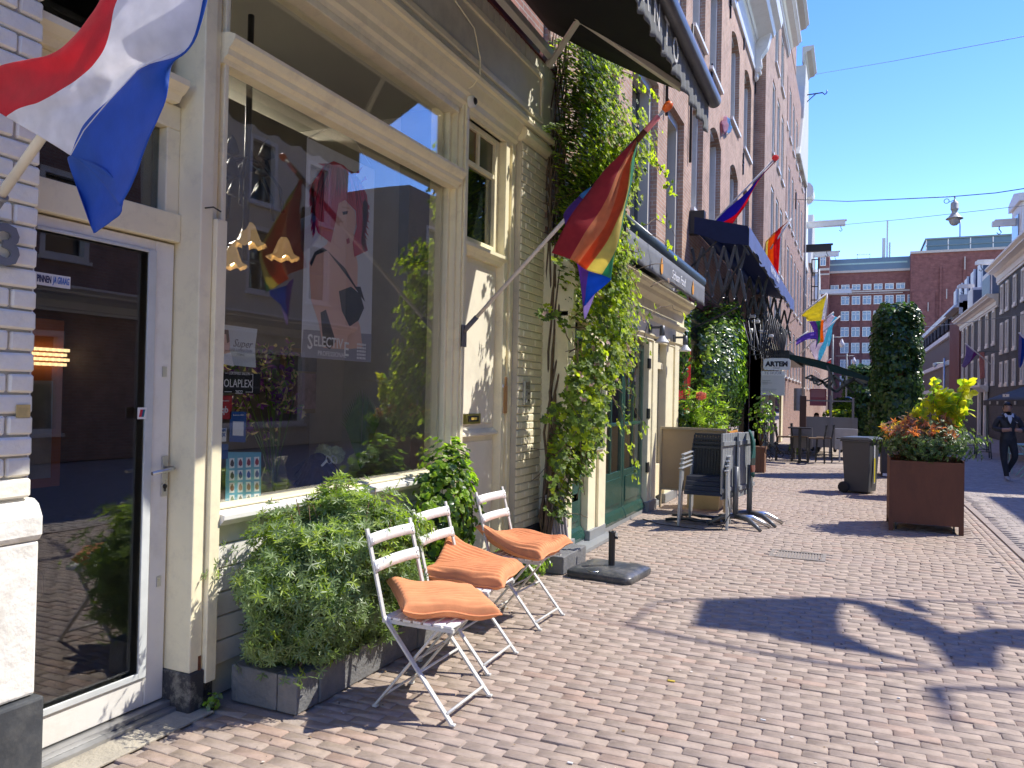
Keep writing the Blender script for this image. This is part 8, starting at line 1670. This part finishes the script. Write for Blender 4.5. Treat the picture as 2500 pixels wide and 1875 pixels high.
def head(c, s, par, hair=HAIR, beard=True, skin=SKN):
    """head facing -y: skull, nose, ears, eyes, mouth; hair cap and beard as parts"""
    c = Vector(c); N = 28; prof = [(-.115, .030, .035), (-.105, .045, .052), (-.08, .058, .070), (-.045, .068, .082), (0, .073, .090), (.04, .074, .094), (.08, .066, .084), (.108, .042, .055), (.12, .003, .003)]
    vs = []
    for zz, rx, ry in prof:
        for j in range(N):
            a = 2 * math.pi * j / N; fr = max(0, -math.sin(a)) ** 8
            b = .024 * fr * math.exp(-((zz + .018) / .018) ** 2) + .009 * fr * math.exp(-((zz + .058) / .010) ** 2) + .008 * fr * math.exp(-((zz + .095) / .018) ** 2) - .006 * fr * math.exp(-((zz - .012) / .01) ** 2)
            vs.append((c.x + s * rx * math.cos(a), c.y + s * (ry * math.sin(a) - b), c.z + s * zz))
    q = MB(); q.add(vs, [(i * N + j, i * N + (j + 1) % N, (i + 1) * N + (j + 1) % N, (i + 1) * N + j) for i in range(len(prof) - 1) for j in range(N)], 0, True)
    for sx in (-1, 1): q.lathe([(0, .012), (.018, .010), (.022, 0), (.015, -.008)], (c.x + sx * s * .076, c.y + .005, c.z - s * .005), 10, 0, Matrix.Rotation(sx * math.pi / 2, 4, 'Y'))
    h_ = q.build("head", skin, par)
    q = MB()
    for sx in (-1, 1): q.lathe([(0, .006), (.010, .003), (.012, 0)], (c.x + sx * s * .028, c.y - s * .078, c.z + s * .012), 8, 0, Matrix.Rotation(math.pi / 2, 4, 'X')); q.box(c.x + sx * s * .028 - .016, c.x + sx * s * .028 + .016, c.y - s * .088, c.y - s * .080, c.z + s * .028, c.z + s * .036)
    q.build("eye", HAIR, h_); q = MB(); q.box(c.x - .02, c.x + .02, c.y - s * .092, c.y - s * .08, c.z - s * .064, c.z - s * .056); q.build("mouth", M("lip_brown", (.22, .09, .07), .5), h_)
    q = MB(); vs = []; P2 = [(.035, .079, .098), (.06, .079, .099), (.09, .070, .090), (.118, .048, .06), (.130, .003, .003)]
    P3 = [(-.03, .076, .096)] + P2
    for k, (zz, rx, ry) in enumerate(P3):
        for j in range(N):
            a = 2 * math.pi * j / N; front = math.sin(a) < -.35; z_ = zz if not (front and zz < .05) else .055
            vs.append((c.x + s * rx * math.cos(a), c.y + s * ry * math.sin(a) + (.0), c.z + s * z_ + .002 * math.sin(a * 9)))
    q.add(vs, [(i * N + j, i * N + (j + 1) % N, (i + 1) * N + (j + 1) % N, (i + 1) * N + j) for i in range(len(P3) - 1) for j in range(N)], 0, True); q.build("hair", hair, par)
    if beard:
        q = MB(); vs = []
        P4 = [(-.122, .02, .03), (-.112, .047, .058), (-.09, .060, .074), (-.07, .066, .080)]
        for zz, rx, ry in P4:
            for j in range(N + 1):
                a = math.pi + math.pi * j / N; b = .004; up = .03 * abs(math.cos(a)) ** 2
                vs.append((c.x + s * rx * 1.02 * math.cos(a), c.y + s * (ry * math.sin(a)) - .006, c.z + s * (zz + (up if zz > -.06 else 0))))
        q.add(vs, [(i * (N + 1) + j, i * (N + 1) + j + 1, (i + 1) * (N + 1) + j + 1, (i + 1) * (N + 1) + j) for i in range(len(P4) - 1) for j in range(N)], 0, True); q.build("beard", hair, par)
head((-.02, -.02, 1.525), 1.02, man)
q = MB(); q.add([(-.045, -.125, 1.38), (.04, -.125, 1.38), (.035, -.145, 1.28), (.01, -.152, 1.19), (-.03, -.145, 1.28)], [(0, 1, 2, 3, 4)]); q.add([(-.06, -.06, 1.42), (-.02, -.115, 1.36), (-.075, -.12, 1.33), (-.085, -.05, 1.40)], [(0, 1, 2, 3)]); q.add([(.06, -.06, 1.42), (.02, -.115, 1.36), (.075, -.12, 1.33), (.085, -.05, 1.40)], [(0, 1, 2, 3)])
o = q.build("shirt", SHIRT, man); m_ = o.modifiers.new("thick", 'SOLIDIFY'); m_.thickness = .008
q = MB(); q.tube([(-.10, .03, 1.40), (-.11, -.06, 1.38), (-.06, -.13, 1.30), (.0, -.145, 1.17)], [.022, .022, .016, .01], 8); q.tube([(.10, .03, 1.40), (.11, -.06, 1.38), (.06, -.13, 1.30), (.0, -.145, 1.17)], [.022, .022, .016, .01], 8); q.build("collar", JK, man)
q = MB(); q.add([(.10, -.137, 1.245), (.13, -.132, 1.24), (.155, -.125, 1.225), (.145, -.128, 1.222), (.12, -.134, 1.232)], [(0, 1, 2, 3, 4)]); o = q.build("chest_logo", WHITE2, man); m_ = o.modifiers.new("thick", 'SOLIDIFY'); m_.thickness = .004
for sx, cx0 in ((-1, -.045), (1, .095)):
    for k in range(4): q = MB(); a0 = Vector((cx0 - sx * .0, -.285, 1.10 - k * .014)); q.tube([a0, a0 + Vector((-sx * .02, -.018, -.002)), a0 + Vector((-sx * .045, -.012, -.004))], [.0085, .008, .006], 6); q.build("finger", SKN, man)
    q = MB(); q.tube([(cx0, -.27, 1.105), (cx0 - sx * .015, -.30, 1.115), (cx0 - sx * .035, -.315, 1.112)], [.010, .009, .007], 6); q.build("thumb", SKN, man)
# far walkers and sitters
def walker(label, x, y, h, top, legs, rz=0, hair=HAIR, seated=False, skin=SKN):
    t = thing("person", label, "person", (x, y, 0), rz, wc=False); k = h / 1.65
    if seated: L_ = [((-.09, -.35, .45), .07), ((-.09, -.38, .05), .05), ((.09, -.35, .45), .07), ((.09, -.38, .05), .05)]; zb = .5
    else: L_ = [((-.09, -.04, .45), .068), ((-.10, .04, .06), .05), ((.09, .04, .45), .068), ((.10, -.02, .06), .05)]; zb = .84
    d = zb - .84
    V = [((0, 0, zb), (.14, .11)), ((0, 0, 1.1 + d), (.16, .12)), ((0, 0, 1.28 + d), (.15, .11)), ((0, 0, 1.42 + d), .05), ((-.18, 0, 1.31 + d), .065), ((-.24, -.02, 1.06 + d), .05), ((-.18, -.16, .95 + d), .035), ((.18, 0, 1.31 + d), .065), ((.24, -.02, 1.06 + d), .05), ((.18, -.16, .95 + d), .035), ((-.09, 0, zb - .04), .09)] + L_[:2] + [((.09, 0, zb - .04), .09)] + L_[2:]
    V = [((a[0] * k, a[1] * k, a[2] * k), b) for a, b in V]
    body("body", V, [(0, 1), (1, 2), (2, 3), (2, 4), (4, 5), (5, 6), (2, 7), (7, 8), (8, 9), (0, 10), (10, 11), (11, 12), (0, 13), (13, 14), (14, 15)], [top, legs, skin], [0, 0, 2, 0, 0, 2, 0, 0, 2, 1, 1, 1, 1, 1, 1], t, 1)
    head((0, -.01, (1.52 + d) * k), k, t, hair, False, skin)
JN = M("blue_jeans", (.09, .14, .24), .8); YT = M("yellow_top", (.6, .5, .05), .8); WT = M("white_top", (.55, .55, .55), .8)
walker("distant walker in a black top and blue jeans beside the clipped hedge", .55, 38, 1.5, JK, JN, math.radians(170))
walker("distant dark clothed walker just left of the one in blue jeans", -.55, 40, 1.5, JK, TR, math.radians(160))
walker("seated far guest in a yellow top behind the grey wind screen", -1.05, 25.5, 1.55, YT, TR, 0, seated=True)
walker("seated far guest in a dark top at the right behind the grey wind screen", -.42, 25.5, 1.55, M("maroon_top", (.14, .04, .04), .8), TR, 0, seated=True)
# off-frame: invented sheets and wires, shaped to throw the big shadow on the bricks
def up(px, py, H): H = H * 1.35; p = at(px, py, 2, 0); return Vector((p.x + .65 * H, p.y + .48 * H, H))
ds = thing("shadow_casters", "unseen sheets and wires added over the street, shaped to shade the bricks", "shadow caster", (3, 9.5, 6))
PRC = [PR, PO, PY]
def shadow_sheet(pts_rows, H, mat):
    q = MB(); q.sheet([[tuple(up(a, b, H + (c if c else 0))) for (a, b, c) in r] for r in pts_rows]); o = q.build("caster_sheet", mat, ds); m_ = o.modifiers.new("thick", 'SOLIDIFY'); m_.thickness = .004
DK = C_("caster_cloth", (.08, .10, .25), .3)
shadow_sheet([[(1712, 1464, 0), (1870, 1462, .2), (2000, 1458, .1), (2060, 1470, 0)], [(1700, 1495, 0), (1860, 1510, .1), (1960, 1500, .1), (2050, 1500, 0)], [(1690, 1526, 0), (1850, 1545, 0), (1980, 1555, .1), (2058, 1548, 0)]], 5.5, DK)
shadow_sheet([[(1850, 1530, 0), (2000, 1545, .1), (2070, 1550, 0)], [(1900, 1560, 0), (2060, 1575, .1), (2150, 1590, 0)], [(2000, 1575, 0), (2160, 1605, .1), (2310, 1632, 0)]], 5.4, DK)
shadow_sheet([[(1990, 1458, 0), (2050, 1462, 0), (2100, 1465, .1)], [(2100, 1480, 0), (2160, 1490, .1), (2240, 1500, 0)], [(2160, 1530, 0), (2230, 1535, .1), (2330, 1545, 0)], [(2260, 1560, 0), (2350, 1570, .1), (2450, 1580, 0)], [(2300, 1600, 0), (2380, 1605, 0), (2440, 1600, 0)], [(2320, 1632, 0), (2400, 1632, 0), (2450, 1632, 0)]], 5.6, DK)
shadow_sheet([[(2330, 1545, 0), (2420, 1532, 0), (2520, 1535, 0), (2620, 1540, 0)], [(2420, 1575, 0), (2470, 1580, 0), (2540, 1590, 0), (2620, 1600, 0)]], 5.6, DK)
shadow_sheet([[(2180, 1465, 0), (2230, 1465, 0)], [(2200, 1480, 0), (2270, 1490, 0)], [(2230, 1492, 0), (2300, 1500, 0)]], 5.6, DK)
shadow_sheet([[(2262, 1675, 0), (2310, 1672, 0)], [(2268, 1700, 0), (2322, 1705, 0)], [(2300, 1730, 0), (2330, 1735, 0)], [(2310, 1770, 0), (2325, 1770, 0)]], 6.2, DK)
q = MB()
for l, r_, H in ((((1530, 1525), (1700, 1560), (1900, 1600), (2100, 1632), (2300, 1635)), .028, 5.5), (((1540, 1522), (1600, 1470), (1700, 1462), (1900, 1460)), .018, 5.5), (((1900, 1455), (2150, 1463), (2400, 1470), (2600, 1473)), .022, 5.6), (((2200, 1500), (2400, 1510), (2600, 1525)), .018, 5.6), (((2260, 1678), (2400, 1680), (2600, 1685)), .03, 6.4), (((2390, 1478), (2400, 1490), (2420, 1512)), .03, 5.6)):
    q.tube([up(a, b, H) for a, b in l], r_, 6)
q.build("wire", BLK, ds)  # added wires, laid to cast the thin lines of the big shadow
q = MB(); 
for l in (((1900, 1455), (1530, 1525)),): pass
a_ = up(2600, 1473, 5.6); q.tube([a_, (9.5, a_.y + 1, 6.4)], .01, 5); a_ = up(2600, 1685, 6.4); q.tube([a_, (9.5, a_.y + 1, 7)], .01, 5); a_ = up(1530, 1525, 5.5); q.tube([a_, (-2.9, 9.8, 7.6)], .008, 5); q.build("caster_wire", BLK, ds)
